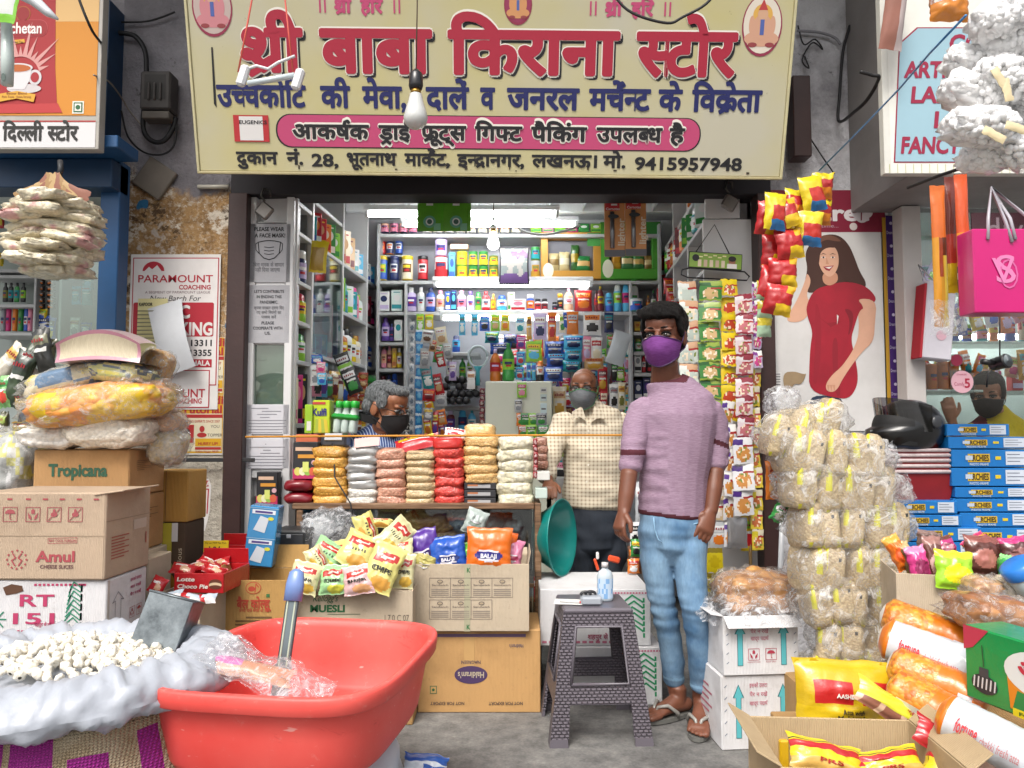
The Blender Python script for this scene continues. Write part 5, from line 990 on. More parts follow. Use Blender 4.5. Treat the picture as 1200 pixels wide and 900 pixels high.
for i,(cx,cy,w_,h_,Y,tl,fn,lb,tx)in enumerate(((357,677,36,36,3.16,14,CRM,'cream chips packet with red logo at the front left of its carton','LACHHA'),(391,679,33,34,3.17,-2,GRN,'mint green chips packet in front, between cream and pink ones','SQUARE'),(420,679,36,34,3.15,-10,PNK,'pale pink chips packet at the front of the carton','BHUJIA'),(449,665,40,56,3.17,22,YEL,'large yellow chips packet leaning at the front right of its carton','CHIPS'),(474,669,24,40,3.24,4,CRM,'cream chips packet squeezed at the right carton edge','CHIPS'),(386,651,44,34,3.3,30,GRN,'green chips packet standing pointed behind the cream one',''),(372,657,34,22,3.22,62,CRM,'yellowish chips packet lying sideways at the left',''),(420,645,42,44,3.3,24,YEL,'yellow chips packet leaning in the middle of the pile',''),(407,650,30,42,3.35,-14,YEL,'yellow chips packet behind the middle one, tilted left',''),(463,628,30,48,3.36,48,CRM,'cream chips packet lying slanted at the top of the pile',''),(430,623,44,26,3.42,70,YEL,'yellow chips packet lying flat at the back of the pile',''),(441,613,38,12,3.46,4,YEL,'olive yellow packet lying topmost at the back',''),(470,647,30,30,3.34,-10,CRM,'cream chips packet tucked behind the right front packets',''))):
 snack(cx,cy,w_,h_,Y,tl,fn,lb,-18 if i<5 else-35,.05,text=[(tx,-.06,.1,.6,'2c2c24',.02)]if tx else None,group=G_)
B_=lambda c,k:(lambda u,v:pk('d8d4dc')if(u-.5)**2/.1+(v-.38)**2/.018<1 and abs(v-.38)>.09 else pk(k)if(u-.5)**2/.1+(v-.38)**2/.018<1 else pk(c))
for cx,cy,w_,h_,tl,c_,k,lb,Y in((495,645,42,48,-14,'4f2a8a','2c1c5a','purple snack pouch with white oval logo',3.4),(525,650,44,42,-8,'1f52b0','1c2c6a','blue snack pouch between the purple and orange ones',3.38),(573,645,54,52,2,'d86a1c','2c2c7a','large orange snack pouch standing in the beige carton',3.36),(585,645,40,44,6,'c85a14','2c2c7a','orange snack pouch behind the large orange one',3.42),(547,652,14,32,4,'5aa82c','2c5a1c','green snack pouch edge between blue and orange ones',3.41),(601,650,24,34,10,'c87a9a','a03a5a','pink patterned pouch at the right of the orange one',3.42),(498,660,28,20,10,'b0a860','8a8440','clear pouch of green namkeen under the purple pouch',3.36),(557,612,26,30,20,'a8b4b0','7a8a80','grey silver pouch standing behind the orange pouch',3.56)):snack(cx,cy,w_,h_,Y,tl,B_(c_,k),lb,-8,.06,'snack pouch','snack_pouch',[('BALAJI',-.12,.09,.34,'d8d8e0',.03)]if w_>40 else None,'snack pouches in the beige carton')
# left: cartons, bags, garlic, red tub
CA=cardboard('ab9680');CT=cardboard('b0885a');CW=cardboard('c9c8ca')
def pict(m,P,u,v,s,kind,c='9c4444'):
 I_=ink(c);m.line([(u-s,v-s),(u+s,v-s),(u+s,v+s),(u-s,v+s),(u-s,v-s)],s*.09,I_,.0006,P)
 if kind=='umbrella':
  m.poly([(u+s*.75*math.cos(R(180-20*j)),v+s*.1+s*.6*math.sin(R(20*j)))for j in range(10)],I_,.0008,P);m.line([(u,v+s*.2),(u,v-s*.6),(u+s*.2,v-s*.7)],s*.12,I_,.001,P)
 elif kind=='hands':
  for g in(-1,1):m.poly([(u+g*s*.2,v-s*.8),(u+g*s*.6,v-s*.5),(u+g*s*.75,v+s*.3),(u+g*s*.5,v),(u+g*s*.25,v-s*.3)],I_,.0008,P)
  m.poly([(u-s*.25,v+s*.1),(u+s*.25,v+s*.1),(u+s*.25,v+s*.6),(u,v+s*.8),(u-s*.25,v+s*.6)],I_,.0008,P)
 else:
  m.line([(u-s*.8,v-s*.8),(u+s*.8,v+s*.8)],s*.12,I_,.001,P);m.poly(ellip(u,v,s*.5,s*.35,10),I_,.0008,P);m.poly(ellip(u,v+s*.5,s*.2,s*.3,8),I_,.0009,P)
def amul(m,u,v,P,k,W,Hh):
 RD=ink('9a4248');m.text('Amul',u(64),v(652),12*k,RD,.0006,P,46*k,.03);m.text('CHEESE SLICES',u(66),v(664),4*k,ink('6a4a48'),.0006,P,39*k,.02)
 for j in range(12):a=R(30*j);m.poly(ellip(u(19)+11.5*k*math.cos(a),v(656)+10.5*k*math.sin(a),1.3*k,1.3*k,8),RD,.0006,P)
 for g in(-1,1):m.line([(u(19+g*5),v(649)),(u(19+g*1.6),v(654)),(u(19+g*6),v(657)),(u(19+g*2),v(663))],1.5*k,RD,.0006,P)
 m.line([(u(55),v(631)),(u(89),v(630)),(u(89),v(636)),(u(55),v(637)),(u(55),v(631))],.5*k,RD,.0006,P);m.text('BAY COOL PORSON',u(72),v(633.6),2.8*k,RD,.0006,P,31*k,.01)
 for x,kd in((9,'umbrella'),(36,'hands'),(61,'no'),(86,'no')):pict(m,P,u(x),v(603),8.2*k,kd,'96484c')
 for x in(8,30,50,70,90,110):m.rect(u(x-3),v(586),u(x+3),v(584),RD,.0006,P)
 m.rect(u(-31),v(628.6),u(121),v(627.6),ink('9a8670'),.0003,P)
def amul_side(m,S,d,Hh):
 RD=ink('9a5040')
 for j in range(8):m.rect(-d*.38,Hh*(.46-j*.035),-d*(.0+.1*(j%2)),Hh*(.475-j*.035),RD,.0004,S)
 m.rect(d*.1,Hh*.5,d*.4,Hh*.62,pp('b8a898'),.0004,S);m.rect(d*.38,Hh*.3,d*.41,Hh*.44,RD,.0006,S);m.rect(-d*.5,Hh*.66,d*.5,Hh*.668,ink('8a7660'),.0003,S)
zA=zpx(680,2.6)
carton('cardboard_box','large beige carton with red dairy print and care symbols, left edge',-32,122,577,680,2.6,.3,CA,amul,-1.5,'box',None,zA,zpx(577,2.6)-zA,.006,amul_side)
ob=MB();ob.box((0,0,0),(.1,.26,.006),CA,.002,RY(-8));o=ob.build('cardboard_flap',None,at(150,574,2.72));tag(o,'loose beige carton flap on top of the dairy carton','flap')
def rt(m,u,v,P,k,W,Hh):
 RD,GR=ink('a8325a'),ink('1f7a5c');m.text('RT',u(42),v(705),13*k,RD,.0006,P,40*k,.02);m.text('151',u(39),v(726),12*k,RD,.0006,P,48*k,.02)
 for x in range(20,98,5):m.rect(u(x),v(742),u(x+3.4),v(739.5),RD,.0006,P);m.rect(u(x+18 if x<80 else x),v(688),u(x+21 if x<80 else x+3),v(685.5),RD,.0006,P)
 for j in range(4):
  x,y=76+j*4.5,736-j*2
  for s in range(5):m.line([(u(93),v(738-s*11)),(u(93),v(731-s*11))],2.2*k,GR,.0006,P)
 for s in range(9):m.line([(u(92),v(733-s*5.4)),(u(84-3*(s%2)),v(725-s*5.2)),(u(74+s*.6),v(733-s*4.6))],1.4*k,GR,.0008,P)
 for j in range(8):a=R(45*j);m.line([(u(-4),v(727)),(u(-4)+11*k*math.cos(a),v(727)+12*k*math.sin(a))],1.5*k,GR,.0006+j*.0001,P)
 dtext(m,'शहपुर से मीिलत',u(53),v(733),3.4*k,RD,.0006,P,26*k,.02);m.poly([(u(2),v(690)),(u(12),v(686)),(u(24),v(688)),(u(26),v(694)),(u(18),v(697)),(u(6),v(699))],mat('5a3a26',.8,.3),.0006,P)
def rt_side(m,S,d,Hh):
 RD=ink('a8486a');m.line([(-d*.3,Hh*.2),(-d*.3,Hh*.6),(-d*.37,Hh*.58),(-d*.24,Hh*.74),(-d*.1,Hh*.58),(-d*.17,Hh*.6),(-d*.17,Hh*.2)],.0025,ink('7a7a80'),.0004,S)
 for j,tx in enumerate(('इसको उलटा','मत रखो','पैर न रखें')):dtext(m,tx,d*.2,Hh*(.86-j*.13),Hh*.045,RD,.0004,S,d*.28,.02)
 pict(m,S,d*.12,Hh*.28,.018,'hands');pict(m,S,d*.3,Hh*.28,.018,'umbrella');m.rect(-d*.49,0,-d*.44,Hh,mat('b8b4ac',.3,.1),.0003,S)
zR=zpx(752,2.6)
carton('sugar_carton','white carton printed RT 151 with green cane under the dairy carton',-28,122,682,752,2.61,.28,CW,rt,0,'box',None,zR,zA-zR-.003,.005,rt_side);carton('cardboard_box','plain carton on the ground under the white cane carton',-28,122,752,840,2.61,.28,CB3,None,z0=0,h_=zR-.003)
def trop(m,u,v,P,k,W,Hh):m.text('Tropicana',u(90.5),v(551),13.5*k,ink('2f5a44'),.0006,P,69*k,.04)
def trop_side(m,S,d,Hh):
 for j in range(6):m.rect(-d*.3,Hh*(.74-j*.04),d*(.3-.2*(j%3)),Hh*(.755-j*.04),ink('7a5c3a'),.0004,S)
zT=zpx(582,2.95)
carton('juice_carton','orange brown carton with green fruit juice lettering under the bag pile',38,150,527,582,2.95,.3,CT,trop,0,'box',None,zT,zpx(527,2.95)-zT,.005,trop_side);carton('juice_carton','brown carton directly beneath the green lettered carton',40,150,583,650,2.96,.29,CT,None,0,'box',None,zpx(650,2.96),zT-.004-zpx(650,2.96),.005,trop_side);carton('cardboard_box','lowest plain carton of the left pile',42,152,650,800,2.97,.28,CB1,None,z0=0,h_=zpx(650,2.96)-.003)
zS=zpx(612,3.25)
carton('cardboard_box','small ochre carton with a taped seam beside the bag pile',174,219,552,612,3.25,.2,cardboard('a9803c'),lambda m,u,v,P,k,W,Hh:m.rect(u(193),0,u(194),Hh,ink('7a5a2c'),.0004,P),0,'box',None,zS)
def delic(m,u,v,P,k,W,Hh):
 m.rect(-W*.5,0,-W*.05,Hh,pk('b0a83c'),.0004,P);m.disc(-W*.28,Hh*.55,W*.16,Hh*.09,ink('26283c'),.0008,P);m.disc(-W*.2,Hh*.38,W*.24,Hh*.11,ink('7a8a4c'),.001,P);m.disc(-W*.15,Hh*.16,W*.3,Hh*.16,ink('b07a24'),.0012,P);m.rect(-W*.05,Hh*.75,W*.2,Hh,pp('c8c8c8'),.0014,P)
 m.text('Delicious',0,0,W*.2,ink('b8a890'),.0008,P@T(W*.28,Hh*.45,0)@RZ(90),Hh*.42)
zD=zpx(700,3.25);carton('fruit_carton','dark brown carton with fruit picture under the small ochre carton',187,215,613,700,3.25,.2,mat('4a3828',.7,.2),delic,0,'box',None,zD,zS-.003-zD);carton('cardboard_box','torn white carton beside the dark fruit carton',173,186.5,614,700,3.24,.22,CW,None,0,'box',None,zD,zS-.003-zD);carton('cardboard_box','plain carton below the dark fruit carton',172,216,701,800,3.26,.2,CB3,None,z0=0,h_=zD-.003)
carton('cardboard_box','beige carton standing behind the white cane carton',125,172,655,720,2.98,.2,CB1,None,0,'box',None,0,zpx(655,2.98))
FILM=film();FILMD=film('e8eaee',.2)
def bag(name,label,cx,cy,w_,h_,dp,Y,inner,sd_,tilt=0,shell=True,lump=.14,p=.5,group=None,fl=2.2,rz=0,shk=1.1):
 k=Y/F;t=thing(name,label,'bag',at(cx,cy+h_/2,Y),rz,group);M=T(0,0,h_*k/2)@RY(tilt)
 m=MB();sack(m,w_*k,dp,h_*k,inner,sd_,34,18,p,lump,M,fl);m.build('contents',t)
 if shell:m=MB();sack(m,w_*k*shk,dp*1.06,h_*k*1.06,FILM,sd_+.3,38,20,p*.8,lump*1.5,M,fl*1.4);m.build('clear_wrapper',t)
 return t
def patches(cols,sc,sd_):
 ms=[pk(c)for c in cols];return lambda u,v:ms[int((nz(u*sc,v*sc*.6,sd_)*.5+.5)*len(ms)*1.2+nz(u*31,v*17,sd_)*.8)%len(ms)]
PB='plump bags piled on the juice carton'
bag('white_food_bag','clear bag of white puffed flakes, left one at the pile bottom',68,512,68,28,.2,3.0,grain('e4ddd2','ece6de',60),2,3,False,.2,group=PB);bag('white_food_bag','large clear bag of cream flakes, right one at the pile bottom',136,506,92,38,.24,2.98,grain('e0d6c4','e6ded0',70),5,-2,False,.2,group=PB)
orange_in=grain('d8802c','e0a040',30,True,'d8b020')
def snackp(u,v):
 a=(u*4)%1
 return pk('d8b41c')if(.44<u<.6 or.66<u<.7 or.8<u<.86)and.3<v<.75 else orange_in
bag('snack_bag','big clear bag of orange snacks with yellow labels across the pile',120,474,158,48,.26,2.93,snackp,9,-7,group=PB)
bag('chips_bag','clear bag of blue and yellow chips packets at the left of the pile',88,447,100,34,.22,2.98,patches(['c8b890','d8c040','5a7a9a','c8c0a0','d8c8a8','d0c060'],9,3),12,-14,group=PB);bag('chips_bag','clear bag of yellow chips packets right under the noodle roll',145,437,66,30,.2,2.95,patches(['d8c848','b8b870','4a5a6a','d8d088','c8c878'],9,8),15,8,group=PB)
t=thing('noodle_roll','flat purple edged pack of pale vermicelli topmost on the pile','pack',at(130,430,2.92));k_=2.92/F;m=MB()
def arch(u,v,o_=0):x=(u-.5)*96*k_;return(x,-.1+o_,(6+22*(v)+12*(1-(2*u-1)**2)*v)*k_-4*k_*(2*u-1)**2)
VER=NT('vermicelli');wv_=VER.n('TexWave',wave_type='BANDS',bands_direction='X',Scale=70,Distortion=3);VER.set(wv_.inputs[0],VER.obj());VER.base(VER.ramp(wv_.outputs[1],[(.2,'b8a888'),(.7,'dcd2b8')]));VER.P(Roughness=.5,Coat_Weight=.5);VER.bump(wv_.outputs[1],.5,.01)
m.grid(lambda u,v:arch(u,v,.012*math.sin(v*3.14)),24,8,lambda u,v:pk('b07a8a')if v>.87 or v<.08 or u<.03 or u>.97 else VER.m);m.grid(lambda u,v:(arch(u,1)[0],-.1+v*.2,arch(u,1)[2]+.012*math.sin(v*3.1)),24,6,lambda u,v:pk('b09a9c'));m.grid(lambda u,v:(arch(u,0)[0],-.1+v*.2,arch(u,0)[2]),24,2,lambda u,v:pk('b09a9c'));m.build('pack_body',t)
for i,(cx,cy,w_,h_,c1,c2,lb)in enumerate(((183,430,36,40,'a8783c','c09a5c','round clear bag of brown balls beside the noodle roll'),(190,464,34,34,'b08a48','c8a460','round clear bag of tan sweets below the brown balls'),(196,494,40,30,'b89070','c8a888','clear bag of pinkish tan balls at the right of the pile'),(197,523,40,44,'b8a478','c8c0b0','clear bag of yellow grain at the lower right of the pile'))):bag('food_bag',lb,cx,cy,w_,h_,.15,3.08,grain(c1,c2,60),20+i*3,20,group='round bags at the right of the pile',p=.8)
bag('silver_bag','big crinkled silver clear bag behind the dairy carton at left',12,545,66,74,.25,3.1,patches(['b8bab8','c8c8c4','c8c470','a8aaa8','d0d0d0'],8,2),31,0,lump=.25)
for i,(x0,x1,y0,y1,c_,k,s_,tl,lb)in enumerate(((10,34,410,478,'2c3a2c','1f2a1f','3a4a34',18,'dark green leafy bundle hanging at the left edge'),(20,40,398,470,'34442f','26301f','445038',24,'second dark green leafy bundle leaning right'),(0,22,400,450,'c8c0b0','c8a040','d8d0c0',40,'white and gold cloth fold at the left edge'),(40,62,385,440,'2c2c28','6a6a50','1f1f1c',-12,'black pouch with pale label hanging over the pile'),(46,66,396,425,'55553f','2c2c24','a8a078',10,'olive pouch with round emblem above the chips bags'),(30,46,425,460,'b8b0a8','a02c2c','6a6a6a',-20,'white and red pouch below the black one'),(17,44,462,476,'a8842c','2c2418','c8a43c',0,'gold brown wrapped stick pack left of the orange bag'),(14,50,494,506,'98782c','2c2418','c8a43c',-4,'lower gold brown stick pack left of the orange bag'),(26,50,452,500,'1f3a5c','2c4a6a','4a6a8a',12,'navy blue pouch behind the gold stick packs'),(0,14,440,478,'8ac07a','2c8a3c','d84a3c',0,'pale green packet at the left edge'),(0,10,482,520,'5a5a3c','9ab04a','3a3a4a',0,'olive jar like packet at the left edge'))):hang(x0,x1,y0,y1,3.25+.02*(i%3),c_,k,s_,'','pouch',.05,tilt=tl,label=lb,cat='pouch',group='pouches left of the bag pile',crk=1.2)
nu_=thing('wall_shelf','white shelf unit with dark bottles in the blue framed shop','shelf',at(35,420,4.6))
for y in(323,357,390):a=at(17,y,4.6);part('shelf_board',bx(M_EDGE,X(-20,4.6),X(39,4.6),4.58,4.8,a.z-.02,a.z,.003),nu_)
for x in(38,68):part('divider',bx(M_EDGE,X(x,4.6),X(x+3,4.6),4.57,4.8,zpx(400,4.6),zpx(235,4.6),.003),nu_)
part('top_board',bx(M_EDGE,X(-20,4.6),X(70,4.6),4.58,4.8,zpx(320,4.6),zpx(316,4.6),.003),nu_);part('back_panel',bx(mat('aab4b0',.6,.1),X(-20,4.8),X(110,4.8),4.82,4.84,1.0,2.6,.003),nu_)
for i,x in enumerate((3,9.5,16.5,24)):good('shampoo',x,x+6,331,354,4.65,['black','black','green','black'][i],'black',['olive','teal','teal','lime'][i],'in the blue framed shop')
for i,(x,c_)in enumerate(((7,'magenta'),(14.5,'orange'),(21.5,'green'),(28,'blue'),(32.5,'pink'),(1,'grey'))):good('can',x,x+5.5,362,388,4.65,c_,c_,'white' if c_=='blue' else c_,'in the blue framed shop','tall bottle')
for r in range(5):
 for c_ in range(2):hang(43+c_*12,53+c_*12,328+r*7,334+r*7,4.62,'black','brown','orange','in the lit rack at left','small box',.03,group='small dark boxes in the left rack')
for i,(x0,x1,y0,y1,c_,k,s_)in enumerate(((40,56,362,376,'yellow','lime','blue'),(42,60,370,392,'blue','navy','white'),(52,66,372,400,'blue','black','yellow'),(84,95,335,357,'cyan','teal','teal'),(96,109,332,358,'teal','cyan','teal'),(98,110,320,340,'teal','teal','cyan'),(82,94,372,396,'white','tan','grey'),(95,108,378,392,'blue','grey','white'),(10,22,245,270,'pale','white','grey'),(0,5,245,268,'red','orange','yellow'),(0,4,296,312,'yellow','gold','yellow'),(24,34,246,312,'pale','white','cyan'))):hang(x0,x1,y0,y1,4.62,c_,k,s_,'in the blue framed shop','packet',.03)
o=MB().box((0,0,0),(.33,.004,.62),glassm('d8ece4',.12),0).build('glass_door',None,at(92,365,4.4));tag(o,'tall glass door leaf behind the blue post','door')
t=thing('puffed_snack_bundle','round bundle of clear puffed snack bags hanging from the blue beam','bundle',at(68,214,3.3));k_=3.3/F
PUF=grain('c8bc9c','dcd2b8',52,True,'c49490')
for i in range(36):
 r=random.Random(i);row=i//3;ang=(-1,1,.1)[i%3]+r.uniform(-.15,.15);y=24+row*7.4+r.uniform(-2,2);half=53*math.sqrt(max(.2,1-((y-58)/66)**2));m=MB()
 sack(m,half*1.05*k_,.17,14*k_,PUF,i*2.2,26,10,.5,.3,T(ang*half*.48*k_,-.07+.12*r.random()-.03*(i%3==2),-y*k_)@RY(ang*(15-row*1.6)+r.uniform(-9,9)));o=m.build('snack_bag',t)
for i in range(9):
 a=R(-75+i*19);m=MB();packet(m,.05,.16,.006,mat(['9a7a50','b09468','8a5a4a'][i%3],.6,.2),i,6,8,T(.055*math.sin(a)*1.6,-.04,-.05)@RY(-math.degrees(a)*.9)@FR,1);m.build('paper_header',t)
m=MB();m.tube([(0,0,.02),(.01,0,.06),(0,.01,.1)],.012,mat('26282c',.6),8);m.build('tie',t)
# choco pie cartons
RED=pk('b01820')
def pie(m,u,v,P,k,W,Hh):
 L_=ink('d8ccc4');m.text('Lotte',-W*.26,Hh*.7,Hh*.2,L_,.0008,P,W*.36,.035,'C',.2);m.text('Choco Pie',-W*.12,Hh*.34,Hh*.2,L_,.0008,P,W*.62,.035,'C',.2)
 m.disc(W*.34,Hh*.52,W*.13,Hh*.2,ink('5a2c1c'),.0008,P);m.disc(W*.34,Hh*.42,W*.13,Hh*.13,ink('c8b090'),.001,P);m.disc(W*.34,Hh*.32,W*.12,Hh*.1,ink('5a2c1c'),.0012,P)
zP=zpx(712,2.95)
pb=open_carton('pie_box','open red chocolate pie box full of packets',203,262,672,695,2.95,.24,RED,pie,-4,(0,.06,0,0),zpx(695,2.95),(0,-5,0,0))
pb2=open_carton('pie_box','second open red pie box standing behind, with price card',237,276,647,672,3.2,.2,RED,lambda m,u,v,P,k,W,Hh:m.text('Lotte',-W*.15,Hh*.6,Hh*.3,ink('d8ccc4'),.0008,P,W*.5,.035,'C',.2),-3,(0,.05,0,0),zpx(672,3.2),(0,-5,0,0))
a=at(253,651,3.28);o=MB().box((0,0,.03),(.105,.003,.065),mat('d8b820',.5,.05),.0006).text('10/-',.0,.012+.01,.03,ink('2a2410'),.0022,FR,.06,.03).text('Pay on MRP Per Pack',0,.053,.008,ink('2a2410'),.0022,FR,.09).build('price_card',None,a);tag(o,'yellow price card reading 10/- behind the red pie boxes','price card')
PIE=lambda u,v:pk('c8a080')if(u-.6)**2/.05+(v-.4)**2/.05<1 else pk('d8d0cc')if.6<v<.72 and.2<u<.7 else RED
for i,(cx,cy,w_,h_,Y,tl,rx_)in enumerate(((215,667,30,16,3.0,10,-50),(232,664,26,14,3.06,-8,-60),(252,668,26,14,3.02,20,-50),(258,660,24,14,3.16,-20,-50),(245,660,26,13,3.1,30,-60),(268,664,22,16,3.2,10,-40),(185,686,18,20,2.9,24,-20),(200,699,30,14,2.86,-14,-50),(221,701,34,14,2.86,10,-55),(240,702,28,14,2.87,-6,-50),(272,655,20,20,3.25,8,-20))):hang(cx-w_/2,cx+w_/2,cy-h_/2,cy+h_/2,Y,'red','white','tan','around the red pie boxes','pie packet',.03,tilt=tl,rx_=rx_,fn=PIE if i<7 or i>9 else(lambda u,v:pk('b8c4d0')if v>.4 and u>.4 else pk('d8d4d4')if u>.55 else RED))
open_carton('cardboard_box','beige carton with green arrows holding red pie packets',172,233,700,775,2.88,.3,CB1,lambda m,u,v,P,k,W,Hh:[m.poly([(u(x-2),v(718)),(u(x+2),v(718)),(u(x+2),v(711)),(u(x+4),v(711)),(u(x),v(706)),(u(x-4),v(711)),(u(x-2),v(711))],ink('2c8a4a'),.0006,P)for x in(216,224)]and m.line([(u(209),v(704)),(u(230),v(704)),(u(230),v(721)),(u(209),v(721)),(u(209),v(704))],.003,ink('2c8a4a'),.0004,P),-3,(0,0,0,0),zpx(775,2.88));carton('cardboard_box','plain carton under the beige arrow carton',172,233,776,850,2.9,.28,CB3,None,z0=0,h_=zpx(775,2.88)-.003)
def wat(m,u,v,P,k,W,Hh):
 for g in(0,.5):
  m.poly([(-W*.3,Hh*(g+.1)),(W*.1,Hh*(g+.06)),(W*.2,Hh*(g+.3)),(-W*.1,Hh*(g+.34))],ink('c4ccd4'),.0006,P);m.rect(-W*.4,Hh*(g+.37),W*.4,Hh*(g+.44),ink('d0d8e0'),.0006,P);m.rect(-W*.3,Hh*(g+.385),W*.3,Hh*(g+.42),ink('4a3a7a'),.0009,P);m.disc(W*.26,Hh*(g+.3),W*.1,Hh*.03,ink('c8c83c'),.0009,P);m.rect(-W*.5,Hh*(g+.46),W*.5,Hh*(g+.47),ink('8ab0c8'),.0006,P)
o=carton('battery_pack','tall blue and white shrink wrapped pack leaning by the brown post',285,318,593,664,3.3,.12,mat('3a8ac0',.22,.15,12,.3,30,coat=.6),wat,6);o.rotation_euler.y=R(6);carton('drink_box','black drink box with orange band behind the blue packs',300,325,553,592,3.88,.06,ink('1f1f22'),coc)
t=thing('power_box','dark grey metal power box beside the counter leg','power box',at(338,664,3.5));MB().box((0,.1,.08),(.16,.2,.16),mat('2c2e30',.45,.15),.008).build('housing',t);MB().box((0,-.001,.085),(.13,.006,.12),mat('3a3c40',.45,.15),.004).build('front_panel',t);MB().box((.0,-.005,.135),(.02,.006,.018),pl('c8c8cc'),.002).build('switch',t)
m=MB();m.lathe([(.02,0),(.1,.22),(.102,.225)],mat('b4b8ba',.5,.1),18,RX(-70)@RY(20),cap=False);o=m.build('paper_funnel',None,at(352,640,3.58));tag(o,'pale grey rolled sheet above the dark power box','sheet')
# garlic on its jute sack
gc=ground_at(100,786,.60);gx,gy=-1.19,2.1
JUTE=NT('jute');j1=JUTE.n('TexWave',wave_type='BANDS',bands_direction='X',Scale=46,Distortion=1.6);JUTE.set(j1.inputs[0],JUTE.obj());j2=JUTE.n('TexWave',wave_type='BANDS',bands_direction='Z',Scale=46,Distortion=1.6);JUTE.set(j2.inputs[0],JUTE.obj());jm=JUTE.math('MULTIPLY',j1.outputs[1],j2.outputs[1])
JUTE.base(JUTE.mix(1,JUTE.ramp(JUTE.noise(20,5),[(.3,'b29a76'),(.7,'d6c4a6')]),JUTE.ramp(jm,[(.05,(.62,)*3),(.5,(1,1,1))]),'MULTIPLY'));JUTE.P(Roughness=.9);JUTE.bump(jm,.9,.008);JUTE=JUTE.m
def jprint(c):
 t=NT('jute_print');w1=t.n('TexWave',wave_type='BANDS',bands_direction='X',Scale=46,Distortion=1.6);t.set(w1.inputs[0],t.obj());w2=t.n('TexWave',wave_type='BANDS',bands_direction='Z',Scale=46,Distortion=1.6);t.set(w2.inputs[0],t.obj());mm=t.math('MULTIPLY',w1.outputs[1],w2.outputs[1]);t.base(t.mix(t.ramp(mm,[(.05,(0,0,0)),(.4,(1,1,1))]),tuple(q*.5 for q in col(c)[:3]),c));t.P(Roughness=.9);t.bump(mm,.8,.008);return t.m
JP,JV=jprint('b02a98'),jprint('54408c')
t=thing('jute_sack','full jute sack with magenta print standing under the garlic','sack',(gx,gy,0))
def jm_(u,v):
 a=(u*360+90)%360
 x=(u-.85)*10
 if-.78<x<-.36 and.2<v<.97 and abs(v-.6-(x+.55)*.9)>.08:return JP
 if-.18<x<.2 and(.7<v<.86 or(.34<v<.7 and x>.0)):return JP
 if-.25<x<.02 and.78<v<.84:return JP
 if.28<x<.3 or.62<x<.64 or.7<x<.72:return JV
 if.5<x<.8 and.45<v<.9 and(x-.5)<(v-.3)*.8:return JP
 if-1.1<x<-.8 and.3<v<.95:return JP
 return JUTE
def jf(u,v):
 a=u*2*math.pi;r=(.33+.045*math.sin(min(1,v*1.15)*math.pi)-.02*(v>.95))*(1+.05*nz(math.cos(a)*2,math.sin(a)*2,v*3));return(r*math.cos(a)*1.05,r*math.sin(a)*.93,v*.525+.012*nz(u*20,v*8,2))
m=MB();m.grid(jf,150,40,jm_,True,None,True);m.add([jf(k/40,1)for k in range(40)],[tuple(range(40))],JUTE);m.build('sack_body',t)
CLO=mat('a4a9b2',.4,.06,6,.9,13,coat=.2)
t=thing('plastic_sheet','white plastic sheet rolled into a thick rim around the garlic','sheet',(gx,gy,.525))
def rimf(u,v):
 a=u*2*math.pi;b=v*2*math.pi;rr=.06*(1+.14*nz(math.cos(a)*3,math.sin(a)*3,4)+.1*math.sin(a*17+3*math.sin(b))*.5);Rm=.325+.02*math.sin(3*a+1)
 wr=-.011*abs(nz(math.cos(a)*6+math.sin(b),math.sin(a)*6+.7*math.cos(b),9))-.012*abs(nz(math.cos(a)*15+2*math.sin(b),math.sin(a)*15+2*math.cos(b),3))+.008+.008*nz(math.cos(a)*9+math.cos(b),math.sin(a)*9,2*math.sin(b))+.008*nz(math.cos(a)*24+2*math.cos(b),math.sin(a)*24,3*math.sin(b))
 return((Rm+(rr*1.3+wr)*math.cos(b))*math.cos(a)*1.08,(Rm+(rr*1.3+wr)*math.cos(b))*math.sin(a)*.96,.035+(rr*.85+wr*1.4)*math.sin(b)-.018*max(0,math.cos(b))+.004*math.sin(a)+.015*math.cos(a))
m=MB();m.grid(rimf,190,34,CLO,True,None,True);m.build('rolled_rim',t)
def bed(u,v):a=u*2*math.pi;r=v*.285;return(r*math.cos(a)*1.1,r*math.sin(a)*.98,.03+.035*(1-v)+.012*nz(r*9*math.cos(a),r*9*math.sin(a),1))
m=MB();m.grid(bed,40,8,CLO,True,None,True);m.build('inner_cloth',t)
GAR=NT('garlic_skin');gw=GAR.noise(30,4,.6,GAR.obj((4,4,.6)));GAR.base(GAR.ramp(gw,[(.3,'cfc4ac'),(.55,'e0dbcf'),(.8,'e6e2d8')]));GAR.P(Roughness=.5);GAR.bump(gw,.25,.004);GAR=GAR.m
m=MB()
def bulb(u,v):
 a=u*2*math.pi;z=[0,.003,.014,.026,.034,.039,.043][min(6,int(v*6+.01))];r=[.008,.02,.027,.024,.014,.006,.003][min(6,int(v*6+.01))];r*=1+.09*math.cos(a*6);return(r*math.cos(a),r*math.sin(a),z)
m.grid(bulb,24,6,GAR,True,None,True);g0=m.build('garlic_bulb');g0.location=(gx,gy,.6);g0.scale=(.55,)*3;tag(g0,'white garlic bulb heaped with others in the white plastic sheet','garlic','garlic bulbs in the sheet');gr=random.Random(4);pts=[]
for k in range(6000):
 x,y=gr.uniform(-.17,.27),gr.uniform(-.21,.21)
 if((x-.065)/.21)**2+(y/.19)**2>1 or any((x-q[0])**2+(y-q[1])**2<(.0212 if len(pts)<190 else 9)**2 for q in pts):continue
 pts.append((x,y))
